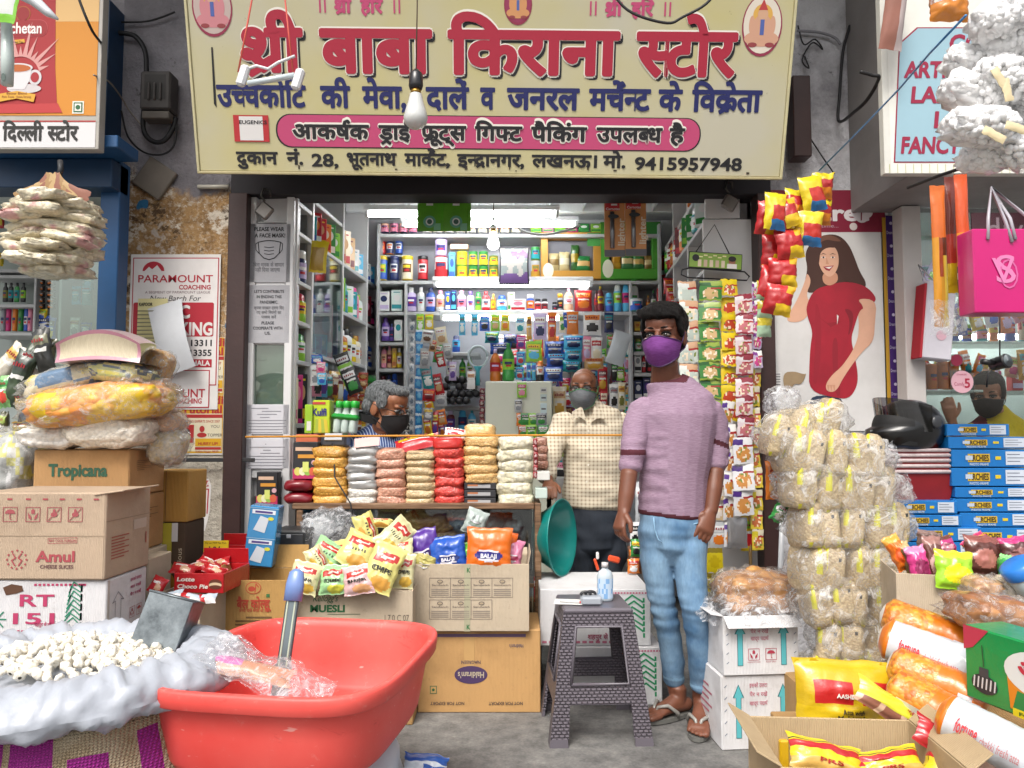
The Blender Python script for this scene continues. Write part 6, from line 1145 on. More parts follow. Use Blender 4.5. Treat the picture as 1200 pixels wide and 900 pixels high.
for i,(x,y)in enumerate(pts[:190]):dup(g0,(gx+x-.02,gy+y,.525+.045+.04*(1-(x/.3)**2-(y/.28)**2)+gr.uniform(-.003,.006)),(gr.uniform(-1.2,1.2),gr.uniform(-1.2,1.2),gr.uniform(0,6)),None,None,(gr.uniform(.46,.62),)*2+(gr.uniform(.44,.58),))
for i in range(100):
 j=gr.randrange(len(pts));x,y=pts[j];x,y=.05+(x-.05)*.82+gr.uniform(-.01,.01),y*.8;dup(g0,(gx+x-.02,gy+y,.525+.06+.04*(1-(x/.3)**2-(y/.28)**2)),(gr.uniform(-1.4,1.4),gr.uniform(-1.4,1.4),gr.uniform(0,6)),None,None,(gr.uniform(.44,.6),)*2+(gr.uniform(.42,.56),))
TIN=NT('galvanised_tin');tn=TIN.noise(14,6,.7);TIN.base(TIN.ramp(tn,[(.3,'4a5054'),(.7,'8a9296')]));TIN.P(Roughness=.45,Metallic=.75);TIN=TIN.m
t=thing('metal_tin','square grey metal measuring tin tilted in the garlic','tin',at(186,760,2.22));M=RY(14)@RX(-16);m=MB();W_,D_,H_=.128,.1,.145
m.box((0,-D_/2,H_/2),(W_,.003,H_),TIN,.001,M).box((0,D_/2,H_/2),(W_,.003,H_),TIN,.001,M).box((-W_/2+.0015,0,H_/2),(.003,D_-.004,H_),TIN,.001,M).box((W_/2-.0015,0,H_/2),(.003,D_-.004,H_),TIN,.001,M).box((0,0,H_-.02),(W_-.008,D_-.008,.003),TIN,0,M);m.build('tin_body',t)
m=MB();m.tube([tuple(M@V(p))for p in((-W_/2,-D_/2-.001,H_),(W_/2,-D_/2-.001,H_),(W_/2,D_/2,H_),(-W_/2,D_/2,H_),(-W_/2,-D_/2-.001,H_))],.0035,TIN,6);m.build('rolled_edge',t)
# red tub
TUB=NT('red_tub_plastic');t1=TUB.noise(3,5,.6);t2=TUB.noise(24,6,.75)
tb=TUB.mix(TUB.ramp(t1,[(.35,(0,0,0)),(.7,(1,1,1))]),'d6443e','de5a52');tb=TUB.mix(TUB.ramp(t2,[(.6,(0,0,0)),(.75,(.55,.55,.55))]),tb,'d8958c');tb=TUB.mix(TUB.ramp(TUB.noise(7,8,.8,TUB.obj((1,1,2.5)),1),[(.6,(0,0,0)),(.66,(.5,.5,.5))]),tb,'b8342e');tb=TUB.mix(TUB.ramp(TUB.noise(60,2,.5,TUB.obj((.25,1,1))),[(.72,(0,0,0)),(.76,(.6,.6,.6))]),tb,'e6b4ac');TUB.base(tb);TUB.P(Roughness=.5,Coat_Weight=.03,Subsurface_Weight=.08);TUB.bump(t2,.06,.003);TUB=TUB.m
tx_,ty_,tz_,ta_=-.585,2.22,.355,-9
t=thing('plastic_tub','large empty red plastic tub with scuffed rim in front of the cartons','tub',(tx_,ty_,tz_),ta_)
def se(a,e):c,s_=math.cos(a),math.sin(a);return math.copysign(abs(c)**e,c),math.copysign(abs(s_)**e,s_)
def loop(w_,d_,z,e=.62):return lambda u:(se(u*2*math.pi,e)[0]*w_/2,se(u*2*math.pi,e)[1]*d_/2,z)
TW,TD=.665,.76
prof=[(.77,0,.48),(.82,.006,.48),(.85,.026,.48),(.895,.11,.49),(.93,.178,.5),(.935,.18,.5),(.985,.178,.5),(.995,.182,.5),(1.005,.205,.5),(1.005,.218,.5),(.997,.224,.5),(.96,.224,.5),(.935,.218,.5),(.92,.2,.5),(.88,.11,.49),(.83,.03,.48),(.79,.014,.48),(.3,.012,.48)]
def tubf(u,v):
 i=min(len(prof)-1,int(round(v*(len(prof)-1))));s_,z,e=prof[i];e*=.96;x,y=se(u*2*math.pi,e);return(x*TW/2*s_,y*TD/2*s_,z)
m=MB();m.grid(tubf,72,len(prof)-1,TUB,True,None,True);m.add([tubf(k/72,0)for k in range(72)],[tuple(range(72))],TUB);m.add([tubf(k/72,1)for k in range(72)],[tuple(range(72))],TUB)
m.build('tub_body',t)
m=MB();sack(m,.56,.5,.36,mat('c4ccd6',.5,.08,6,.3,16),4,30,16,.5,.1);o=m.build('white_sack',None,(tx_-.01,ty_+.02,.166));tag(o,'white filled sack on the ground under the red tub','sack')
bagp=lambda u,v:0
m=MB();k_=2.1/F
def pb_(u,v):x=(u-.5)*150*k_;return(x,(v-.5)*.15,.022*nz(u*4,v*3,5)+.022*math.sin(u*3.1)*math.sin(v*3.1)+.012*nz(u*14,v*12,3)-.035*(u-.4))
m.grid(pb_,40,16,FILMD);m.grid(lambda u,v:(pb_(u,v)[0],pb_(u,v)[1],pb_(u,v)[2]-.012-.02*math.sin(v*3.1)),40,16,FILMD)
m.build('x');o=bpy.data.objects['x'];o.name='plastic_bag';o.location=at(312,784,2.06);o.rotation_euler=(R(12),R(14),R(-8));tag(o,'crumpled clear plastic bag lying on the near rim of the red tub','bag')
hang(238,345,772,798,2.06,'pink','magenta','orange','x','cloth',.03,tilt=12,rx_=-60,label='pink and orange wrapper inside the crumpled clear bag',cat='wrapper',fn=lambda u,v:pk('c88a68')if u>.45 else pk('c86aa8')if v>.4 else pk('c8a08c'))
a,b=at(332,782,2.3),at(345,690,2.36);t=thing('metal_scoop','grey scoop handle with a blue grip standing in the red tub','scoop',a);d=b-a;M=V((0,0,1)).rotation_difference(d.normalized()).to_matrix().to_4x4();L=d.length
STL=mat('6a7478',.35,.15,10,met=.8);m=MB();m.box((0,0,L*.42),(.04,.012,L*.86),STL,.004,M);m.box((-.012,-.007,L*.42),(.005,.004,L*.84),pl('a8b4a0'),.001,M);m.box((.01,-.007,L*.42),(.005,.004,L*.84),pl('a8b4a0'),.001,M);m.box((0,0,-.1),(.05,.012,.22),STL,.004,M);m.build('handle_bar',t);m=MB();m.lathe([(.028,0),(.028,.05),(.022,.085),(.008,.095)],pl('6a84b8'),14,M@T(0,0,L*.84),1,.55);m.build('grip_cap',t)
# middle: stool, white cartons, teal basin
def cane(m,P,u,v,s,GR):
 for q in range(7):m.line([(u+s*.55,v-s+q*.3*s),(u+s*.55,v-s*.82+q*.3*s)],s*.1,GR,.0006,P)
 for q in range(6):m.line([(u+s*.5,v-s*.7+q*.3*s),(u+s*(.05-.1*(q%2)),v-s*.35+q*.3*s),(u-s*.45,v-s*.75+q*.32*s)],s*.085,GR,.0008+q*.0001,P)
GRC,TEA=ink('1f8a5a'),ink('4a9aa8')
CWH=cardboard('d4d4d6')
def cpr(m,u,v,P,k,W,Hh):
 cane(m,P,W*.34,Hh*.5,.085,GRC)
 for j in range(14):m.rect(-W*.48+j*W*.06,Hh*.05,-W*.48+j*W*.06+W*.04,Hh*.09,ink('b86a80'),.0006,P);m.rect(W*.12+j*W*.027,Hh*.92,W*.12+j*W*.027+W*.018,Hh*.95,ink('b86a80'),.0006,P)
 dtext(m,'शहपुर से',W*.02,Hh*.16,.018,ink('9a3a5a'),.0006,P,.09,.02)
z1=zpx(690,3.46)
carton('sugar_carton','white carton with green cane, upper of the pair behind the stool',634,762,690,754,3.46,.42,CWH,cpr,0,'box','white cane cartons behind the stool',z1/2+.002,z1/2-.004);carton('sugar_carton','white carton with green cane on the floor behind the stool',650,775,754,815,3.45,.4,CWH,cpr,0,'box','white cane cartons behind the stool',0,z1/2)
m=MB();m.lathe([(.0,0),(.115,0),(.165,.09),(.185,.11),(.187,.116),(.18,.116),(.16,.09),(.11,.006),(0,.006)],pl('0e7e78'),40,None,1,1,True,False);o=m.build('plastic_basin',None,at(634,629,3.82));o.rotation_euler=(R(88),R(0),R(64));tag(o,'teal plastic basin standing on its edge beside the counter','basin')
STO=NT('woven_plastic');STO.base('56525a');STO.P(Roughness=.38);
bk=STO.n('TexBrick',Scale=1.0,offset=.5);bk.inputs['Mortar Size'].default_value=.0035;bk.inputs['Brick Width'].default_value=.021;bk.inputs['Row Height'].default_value=.0118;bk.inputs['Mortar Smooth'].default_value=1
sx_=STO.n('SeparateXYZ');STO.set(sx_.inputs[0],STO.obj());cx_=STO.n('CombineXYZ');STO.set(cx_.inputs[0],STO.math('ADD',sx_.outputs[0],sx_.outputs[1]));STO.set(cx_.inputs[1],sx_.outputs[2]);STO.set(bk.inputs[0],cx_.outputs[0])
STO.base(STO.mix(bk.outputs['Fac'],'6c666e','575159'));STO.bump(STO.math('SUBTRACT',1,bk.outputs['Fac']),1,.009);STO2=mat('615c64',.35,.1,12)
STO=STO.m
st=thing('plastic_stool','dark grey woven plastic stool holding a sanitiser bottle','stool',(X(694,3.18),3.2,0),3);SH=.5
def corner(z,o_=0):a=.136+(.2-.136)*(1-z/SH);return a+o_
def slab(quad,th,m,mb):
 q=[V(p)for p in quad];n_=(q[1]-q[0]).cross(q[3]-q[0]).normalized()*th;vs=[*q,*[p-n_ for p in q]];mb.add(vs,[(0,1,2,3),(7,6,5,4),(0,4,5,1),(1,5,6,2),(2,6,7,3),(3,7,4,0)],m)
def side_pt(s,t_,z):a=corner(z);return{0:(t_*a,-a,z),1:(a,t_*a,z),2:(-t_*a,a,z),3:(-a,-t_*a,z)}[s]
for s in range(4):
 lg=MB();sA,sB=s,(s+3)%4
 for(z0,z1_)in((0,.03),(.03,.15),(.15,.44)):
  f0,f1=(.64,.66)if z1_<.16 else(.66,.62)
  for sd_,sg in((sA,-1),(sB,1)):
   pts=[side_pt(sd_,sg*1,z0),side_pt(sd_,sg*f0,z0),side_pt(sd_,sg*f1,z1_),side_pt(sd_,sg*1,z1_)]
   if sg>0:pts=pts[::-1]
   slab(pts,.012,STO if z0>.02 else STO2,lg)
 lg.build('leg',st);ap=MB();slab([side_pt(s,-1,.4405),side_pt(s,1,.4405),side_pt(s,1,SH-.012),side_pt(s,-1,SH-.012)],.012,STO,ap);ap.build('apron',st);br=MB();slab([side_pt(s,-.655,.152),side_pt(s,.655,.152),side_pt(s,.65,.222),side_pt(s,-.65,.222)],.012,STO,br);br.build('stretcher',st)
 fr_=MB();z2=[side_pt(s,-.66,.225),side_pt(s,.66,.225),side_pt(s,.62,.437),side_pt(s,-.62,.437)];fr_.tube([z2[0],z2[1],z2[2],z2[3],z2[0]],.007,STO2,6);fr_.build('opening_rim',st)
m=MB();m.box((0,0,SH-.006),(.276,.276,.022),STO2,.008);m.build('seat',st)
sz=SH+.006;px_,py_=st.location.x,st.location.y
t=thing('sanitiser_bottle','clear sanitiser spray bottle with blue label and orange white trigger','bottle',(px_+.05,py_+.0,sz));m=MB();m.lathe([(.03,0),(.033,.008),(.033,.1),(.026,.12),(.013,.128),(.013,.138)],mat('b8c4cc',.15,.05,coat=.6),16,None,1,.7);m.build('bottle_body',t);m=MB();m.grid(lambda u,v:(.0336*math.cos(R(200+140*u)),.0243*math.sin(R(200+140*u)),.012+.08*v),10,4,lambda u,v:pp('7aa4d0')if nz(u*12,v*16,3)>0 else pp('b4c8dc'));m.build('label_wrap',t)
m=MB();m.lathe([(.014,.136),(.014,.155)],pl('c8c8c8'),12);m.box((-.004,0,.172),(.05,.018,.026),pl('d8502a'),.006,RY(14));m.box((.012,0,.15),(.012,.014,.05),pl('d8502a'),.004,RY(-18));m.box((-.03,0,.182),(.012,.014,.03),pl('dcdcdc'),.004);m.build('trigger_head',t)
t=thing('card_reader','small pale grey card reader on the stool','reader',(px_-.015,py_-.07,sz));MB().box((0,0,.018),(.085,.06,.034),pl('9aa0a8'),.008).build('reader_body',t);m=MB();m.tube([(-.02+.02*math.cos(R(a)),.01,.036+.012*math.sin(R(a)))for a in range(0,181,20)],.006,pl('26262a'),8);m.tube([(.0+.02*math.cos(R(a)),.02,.036+.012*math.sin(R(a)))for a in range(0,181,20)],.006,pl('26262a'),8);m.build('black_band',t)
o=MB().box((0,0,0),(.12,.09,.003),pp('d4d4d0'),.0005).build('paper_pad',None,(px_-.1,py_-.04,sz+.004));o.rotation_euler.z=R(-8);tag(o,'white paper pad on the left edge of the stool','paper');o=MB().tube([(-.05,0,0),(.05,0,0)],.0035,pl('c8c8c8'),8).tube([(.03,0,0),(.052,0,0)],.0042,pl('c02a2a'),8).build('pen',None,(px_-.09,py_-.07,sz+.0105));o.rotation_euler.z=R(-14);tag(o,'white and red pen lying on the paper pad','pen')
snack(499,897,52,24,2.35,6,lambda u,v:pk('2456a8')if v>.62 or(u>.45 and.3<v<.5)else pk('d0d8e0'),'blue and white pack standing at the bottom edge of the photo',-30,.06,'pack','detergent_pack')
hang(625,634,676,705,3.7,'red','white','maroon','at the counter foot','packet',.03);hang(738,750,612,640,3.9,'white','black','black','behind the tall man','noodle packet',.03);hang(739,752,632,652,3.85,'green','yellow','black','behind the tall man','spice packet',.03);hang(735,749,655,672,3.8,'orange','red','white','behind the tall man','snack packet',.03);hang(744,760,565,612,3.95,'silver','white','grey','behind the tall man','foil packet',.03);hang(736,752,640,672,3.92,'brown','orange','red','behind the tall man','snack packet',.03)
for i,(x0,x1,y0,y1,c_)in enumerate(((652,690,560,640,'a8a8a8'),(690,745,540,640,'9aa0a6'),(640,662,566,600,'c0b8a8'),(745,790,520,640,'b0b0b4'))):carton('stored_carton',['grey carton behind the checked shirt','tall grey blue carton between the two standing men','tan carton beside the counter end','pale carton behind the tall man'][i],x0,x1,y0,y1,4.75+.05*i,.25,cardboard(c_))
# right: white arrow cartons, puffed rice stack, floor goods
def arrows(m,u,v,P,k,W,Hh):
 for x in(-.28,.3):
  for c_,s,z in((ink('2c6a70'),1,.0004),(ink('58b0b8'),.8,.0008)):
   w_=.011*s;m.poly([(x*W-w_,Hh*.16+.002*(s<1)),(x*W+w_,Hh*.16+.002*(s<1)),(x*W+w_,Hh*.7),(x*W+w_*2,Hh*.7),(x*W,Hh*.88-.006*(s<1)),(x*W-w_*2,Hh*.7),(x*W-w_,Hh*.7)],c_,z,P)
 for j,tx in enumerate(('इसको उलटा','पैर न रखें','खाद्य पदाथ^')):dtext(m,tx,-.02*W,Hh*(.86-j*.12),.013,ink('b86a7a'),.0006,P,.07,.012)
 pict(m,P,-.1*W,Hh*.35,.021,'hands','a8344a');pict(m,P,.13*W,Hh*.35,.021,'umbrella','a8344a');m.text('HANDLE WITH CARE',-.1*W,Hh*.22,.005,ink('a8344a'),.0006,P,.05);m.text('KEEP DRY',.13*W,Hh*.22,.005,ink('a8344a'),.0006,P,.04)
 for x in(-.46,.44):
  for j in range(5):m.line([(x*W,Hh*(.2+j*.16)),(x*W+.008,Hh*(.23+j*.16))],.0025,ink('5a6a80'),.0006,P)
def wside(m,S,d,Hh):
 for j in range(5):m.rect(-d*.3,Hh*(.7-j*.09),d*(.1+.1*(j%2)),Hh*(.73-j*.09),ink('b86a7a'),.0004,S)
za_,zb_=zpx(790,2.98),zpx(722,2.98)
carton('food_carton','white carton with teal arrows on the floor, lower of two',846,937,790,868,2.98,.34,CWH,arrows,5,'box','white arrow cartons',0,za_-.002,.005,wside,-1)
oc=open_carton('food_carton','open white carton with teal arrows holding a bag of brown biscuits',848,937,722,790,2.97,.33,CWH,arrows,5,(.06,0,.05,0),za_+.001,(125,0,80,0),'white arrow cartons')
BIS=grain('8a5a34','b88a58',34);bag('biscuit_bag','clear bag of brown biscuits bulging from the open white carton',888,697,96,52,.28,3.12,BIS,44,0,True,.2,.6);m=MB()
def drape(u,v):a=u*2*math.pi;r=.1+.11*v;return(r*math.cos(a)*1.25,r*math.sin(a)*.95,.05-.09*v*v+.03*nz(math.cos(a)*3,math.sin(a)*3,v*4)+.015*nz(math.cos(a)*9,math.sin(a)*9,v*6))
m.grid(drape,60,10,FILMD,True,None,True);o=m.build('plastic_bag',None,at(888,708,3.1));tag(o,'loose open rim of the clear biscuit bag draped over the carton','bag');m=MB();m.lathe([(.0,0),(.035,.004),(.045,.012),(.035,.02),(0,.024)],grain('b07a3c','d09a54',60),16,None,1,1,True,False);o=m.build('biscuit',None,at(884,676,3.14));o.rotation_euler.x=R(60);tag(o,'single round orange brown biscuit on top of the biscuit bag','biscuit')
m=MB();m.tube([(0,0,0),(.01,0,.18),(.03,0,.5)],.012,pl('c8ccd0'),8);m.tube([(.05,.02,0),(.08,.02,.25),(.09,.02,.5)],.01,pl('b8bcc4'),8);o=m.build('pipe_bundle',None,at(912,740,3.35));tag(o,'white plastic pipes leaning behind the biscuit carton','pipes');o=MB().tube([(0,0,0),(0,0,.5)],.009,mat('a8895a',.7),8).build('broom_stick',None,at(880,688,3.9));tag(o,'thin wooden stick behind the biscuit bag by the post','stick')
POHA=grain('ac9674','cab894',120,True);PYL=pk('d0cc30');HOLE=pk('30302c')
def pohap(u,v):
 x=(u*4)%4
 if.635+.02*nz(v*5,1,1)<u<.7 and(v>.5 or v<.3):return PYL
 if.8<u<.9 and v<.4:return PYL
 if.765<u<.785 and.53<v<.57:return HOLE
 return POHA
m=MB();sack(m,22*2.85/F*1.12,.16,.172,pohap,4,34,22,.5,.07,None,2.2,.5);mp=m.build('x');POHAME=mp.data;bpy.data.objects.remove(mp)
PLAB=['yellow striped','second','third','fourth','fifth','sixth','seventh','lowest']
for i,(x0,x1,y0,y1,tl,n_)in enumerate(((893,984,478,524,-16,4),(912,1032,508,560,6,5),(918,1048,546,598,4,5),(930,1054,592,640,0,5),(934,1060,636,688,-2,5),(940,1062,678,727,-2,5),(956,1062,722,768,-3,4),(952,1056,762,806,-3,4))):
 Y=2.85+.04*(i==0);k_=Y/F;t=thing('puffed_rice_bundle',f"{['topmost tilted', 'second', 'third', 'fourth', 'fifth', 'sixth', 'seventh', 'lowest'][i]} clear bundle of flattened rice packets in the right stack"+('' if i==0 else ', counted from the top'),'bundle',at((x0+x1)/2,(y0+y1)/2,Y),0,'bundles of flattened rice packets');M=RY(tl)
 for j in range(n_):
  o=bpy.data.objects.new('rice_packet',POHAME);COL.objects.link(o);o.parent=t;u=(j+.5)/n_-.5;o.location=(M@V((u*(x1-x0)*k_*.95,-.01*math.cos(u*3),.006*math.sin(j*3+i))));o.rotation_euler=(R(rnd.uniform(-8,8)),R(tl+rnd.uniform(-7,7)),R(rnd.uniform(-25,25)));s_=(x1-x0)/n_/23;o.scale=(s_,1.15,(y1-y0)/50)
  if i==0:o.rotation_euler.y=R(tl+30)
 m=MB();sack(m,(x1-x0)*k_*1.1,.24,(y1-y0)*k_*1.16,film('f4f6f8',.2,'clear_film',16),i*3.1,44,20,.35,.16,M,3);m.build('clear_wrapper',t)
 if i==0:m=MB();sack(m,.13,.12,.11,FILMD,3,24,12,.8,.3,T(-.07,0,.1));m.build('knotted_top',t)
 elif i<5:m=MB();packet(m,.1,.12,.02,FILMD,i,10,10,T((x1-x0)*k_*.52,0,-.01)@RY(70)@FR,1.4);m.build('loose_end',t)
carton('cardboard_box','plain carton under the flattened rice stack',952,1062,806,900,2.74,.3,CB3,None,z0=0,h_=zpx(806,2.8));hang(897,912,540,585,3.05,'orange','amber','tan','x','bag',.05,label='orange bag edge behind the left of the flattened rice stack',cat='bag');hang(905,922,590,612,2.95,'green','white','olive','x','bundle',.04,label='dark green and white twisted bundle beside the rice stack',cat='bundle',tilt=30,crk=1.3)
def arch_(m,u,v,P,k,W,Hh):
 m.rect(-W*.3,Hh*.28,-W*.02,Hh*.76,ink('c8a41c'),.0006,P);m.text('ARCHIES',-W*.16,Hh*.52,Hh*.34,ink('3a2c1c'),.0012,P,W*.25,.03);m.text('PHOTO FRAME',-W*.16,Hh*.15,Hh*.13,ink('b8c8d8'),.0008,P,W*.24,.02);m.rect(W*.05,Hh*.42,W*.12,Hh*.62,ink('d0b820'),.0006,P);m.rect(W*.18,Hh*.12,W*.44,Hh*.9,pp('c4ccd8'),.0006,P)
 for j in range(3):m.rect(W*.2,Hh*(.3+j*.2),W*(.36+.05*(j%2)),Hh*(.35+j*.2),ink('6a7080'),.001,P)
 m.rect(-W*.33,Hh*.4,-W*.24,Hh*.66,pp('b4c0d0'),.0016,P)
BLB=mat('1470b8',.4,.1,6,.04,30)
rows=[(1110,1183,497,511),(1112,1206,512,526),(1116,1208,527,547.5),(1116,1208,548.5,570),(1120,1210,571,583.5),(1118,1210,584.5,600),(1126,1215,601,617.5),(1132,1220,618.5,641)]
zz=None
for i,(x0,x1,y0,y1)in enumerate(rows):carton('frame_box',f"blue photo frame box, {['topmost', 'second', 'third', 'fourth', 'fifth', 'sixth', 'seventh', 'lowest'][i]} from the top of the tall right pile",x0,x1,y0,y1,3.05,.26,BLB,arch_,0,'box','blue photo frame boxes',zpx(y1,3.05)+.001,zpx(y0,3.05)-zpx(y1,3.05)-.001,.002)
for i,(x0,x1,y0,y1)in enumerate(((1050,1122,587,602.5),(1054,1127,603.5,617),(1062,1151,618,634.5),(1066,1154,635.5,660))):carton('frame_box',f"blue photo frame box, {['topmost', 'second', 'third', 'lowest'][i]} of the short pile under the red boxes",x0,x1,y0,y1,3.02,.26,BLB,arch_,0,'box','blue photo frame boxes',zpx(y1,3.02)+.001,zpx(y0,3.02)-zpx(y1,3.02)-.001,.002)
carton('wooden_crate','plain crate carrying the blue frame boxes',1062,1230,660,840,3.03,.28,CB3,None,z0=0,h_=zpx(660,3.02)-.001)
REDB=mat('8a1018',.6,.2,10);LACE=mat('c8b8b8',.8,.2,60,.5,90)
def redbox(x0,x1,y0,y1,label,t0=1.0):
 Y=3.06;a=at((x0+x1)/2,y1,Y);W=(x1-x0)/F*Y;Hh=(y1-y0)/F*Y;t=thing('velvet_box',label,'box',a,0,'red lace trimmed boxes');m=MB();d=.22
 vs=[(-W/2*t0,-d/2*t0,0),(W/2*t0,-d/2*t0,0),(W/2*t0,d/2,0),(-W/2*t0,d/2,0),(-W/2,-d/2,Hh),(W/2,-d/2,Hh),(W/2,d/2,Hh),(-W/2,d/2,Hh)];m.add([(p[0],p[1]+d/2,p[2])for p in vs],[(3,2,1,0),(4,5,6,7),(0,1,5,4),(1,2,6,5),(2,3,7,6),(3,0,4,7)],REDB);m.build('box_body',t)
 m=MB();m.tube([(-W/2,-.002,Hh-.004),(W/2,-.002,Hh-.004),(W/2+.001,d,Hh-.004)],.0075,LACE,8);m.build('lace_trim',t);return t
redbox(1046,1121,552,586,'deep red box with white lace rim, lowest under the helmet',.86)
for i,y in enumerate((551,544.5,538.5,532.5)):redbox(1028+i*1.5,1112,y-6,y,f"flat red lace trimmed tray, {['lowest', 'second', 'third', 'topmost'][i]} of four under the helmet"+(' counted from below' if i in(1,2)else ''))
hm=thing('motorcycle_helmet','matte black motorcycle helmet with clear visor on the red boxes','helmet',at(1066,531,3.14),15);k_=3.12/F
BLK=mat('0e0e10',.3,.12,8,.03,60,coat=.4);BL2=mat('060607',.7,0)
def helm(u,v):
 a=u*2*math.pi;b=(v-.36)*math.pi*.78;cz=math.sin(b);cr=math.cos(b)
 x=cr*math.cos(a);y=cr*math.sin(a);z=cz
 X_=x*.152;Y_=y*.118;Z_=.1+z*.118
 if Z_<.105:X_+=-.03*max(0,-x)*(1-max(0,Z_)/.105)-(.028 if x<-.5 else 0)*1;
 return(X_,Y_,max(0,Z_))
def hm_m(u,v):
 a=u*360
 return BL2 if(v>.38 and v<.66 and 118<a<242)else BLK
m=MB();m.grid(helm,56,26,hm_m,True,None,True);m.build('shell',hm)
m=MB();m.grid(lambda u,v:(-.185*math.cos(R(-70+140*u))+.012,.105*math.sin(R(-70+140*u)),.028+.05*v+.01*math.cos(R(-70+140*u))),24,6,BLK);m.build('chin_guard',hm)
VIS=glassm('8a8c90',.12);m=MB();m.grid(lambda u,v:(-.15*math.cos(R(-80+160*u))*(1+.0*v)+.02-.03*v*math.cos(R(-80+160*u)),.125*math.sin(R(-80+160*u)),.085+.1*v+.03*math.cos(R(-80+160*u))*v),30,8,VIS,True,RY(4));m.build('visor',hm)
for s in(-1,1):m=MB();m.lathe([(.0,-.006),(.026,-.006),(.026,.004),(.016,.008),(.0,.008)],mat('3a3c40',.3,.1),18,T(.025,s*.12,.125)@RX(90*-s),1,1,True,False);m.build('visor_hinge',hm)
zc_=zpx(722,2.5)
open_carton('cardboard_box','brown carton of bright sweet pouches at the right',1062,1230,676,745,2.42,.34,CB1,None,-16,(.0,0,.0,0),zpx(748,2.42));carton('cardboard_box','plain carton carrying the sweet pouches',1075,1240,748,900,2.5,.3,CB3,None,-16,'box',None,0,zpx(748,2.42)-.01)
for i,(cx,cy,w_,h_,tl,c_,k,s_,lb,Y)in enumerate(((1052,648,20,42,-24,'dc701c','e0a040','c85018','orange sweet pouch at the left corner of the pouch carton',2.55),(1064,655,14,40,-14,'6a5a34','b8a070','8a7a4a','olive brown pouch beside the orange one',2.53),(1076,661,24,42,-8,'c83a80','d880a8','8a2c58','magenta sweet pouch near the left of the carton',2.5),(1093,655,22,52,4,'6a4038','9a7068','c8a098','brown wafer pouch behind the lime one',2.52),(1118,668,46,44,6,'9ad030','d8dc30','e0dc20','lime and yellow sweet pouch in the middle of the carton',2.44),(1088,634,28,24,10,'6a5048','8a7068','a89890','grey brown pouch at the back of the carton',2.66),(1104,641,30,22,-20,'b83a78','6a3c34','c88a98','pink brown pouch lying at the back',2.62),(1150,650,40,44,4,'5a3028','8a5048','a86a60','dark brown chocolate pouch right of the lime one',2.5),(1142,636,30,16,-30,'d88a2c','c83a6a','d8a040','orange pink pouch lying above the brown one',2.6),(1160,638,34,18,20,'8a4038','c04a70','5a2c28','maroon pouch lying at the back right',2.62),(1190,648,34,36,-6,'5a3434','c83a78','8a5a58','brown pouch with pink top at the right edge',2.5),(1178,665,14,30,8,'3aa04a','8ad080','2c7a3c','small green pouch between the brown ones',2.46))):snack(cx,cy,w_,h_,Y,tl,(lambda c_,k,s_:lambda u,v:pk(k)if v>.8 else pk(s_)if(u-.5)**2/.12+(v-.4)**2/.06<1 else pk(c_))(c_,k,s_),lb,-12,.05,'sweet pouch','sweet_pouch',None,'sweet pouches in the right carton')
for i,(cx,cy,w_,h_,c1,c2,lb)in enumerate(((1150,690,34,26,'c8a878','b0805a','small clear bag of tan biscuits at the carton front'),(1182,692,40,28,'c8b898','d8d0c0','small clear bag of cream biscuits with white tag'))):bag('biscuit_bag',lb,cx,cy,w_,h_,.12,2.38,grain(c1,c2,28),i+60,8,lump=.22)
m=MB();m.lathe([(.05,0),(.055,.01),(.055,.06),(.05,.075)],mat('b8c8cc',.2,.1,coat=.5),18);m.lathe([(.058,.072),(.06,.08),(.06,.11),(.045,.118),(0,.12)],pl('2a7ad0'),18,None,1,1,True,False);o=m.build('plastic_jar',None,at(1213,692,2.3));o.scale=(.85,)*3;o.rotation_euler=(0,R(-35),0);tag(o,'clear jar with a bright blue lid lying at the right edge','jar')
bag('rusk_bag','clear bag of brown rusks lying above the green ghee box',1168,722,92,44,.18,2.16,grain('8a5630','b07c4a',22),71,10,lump=.2,p=.45)
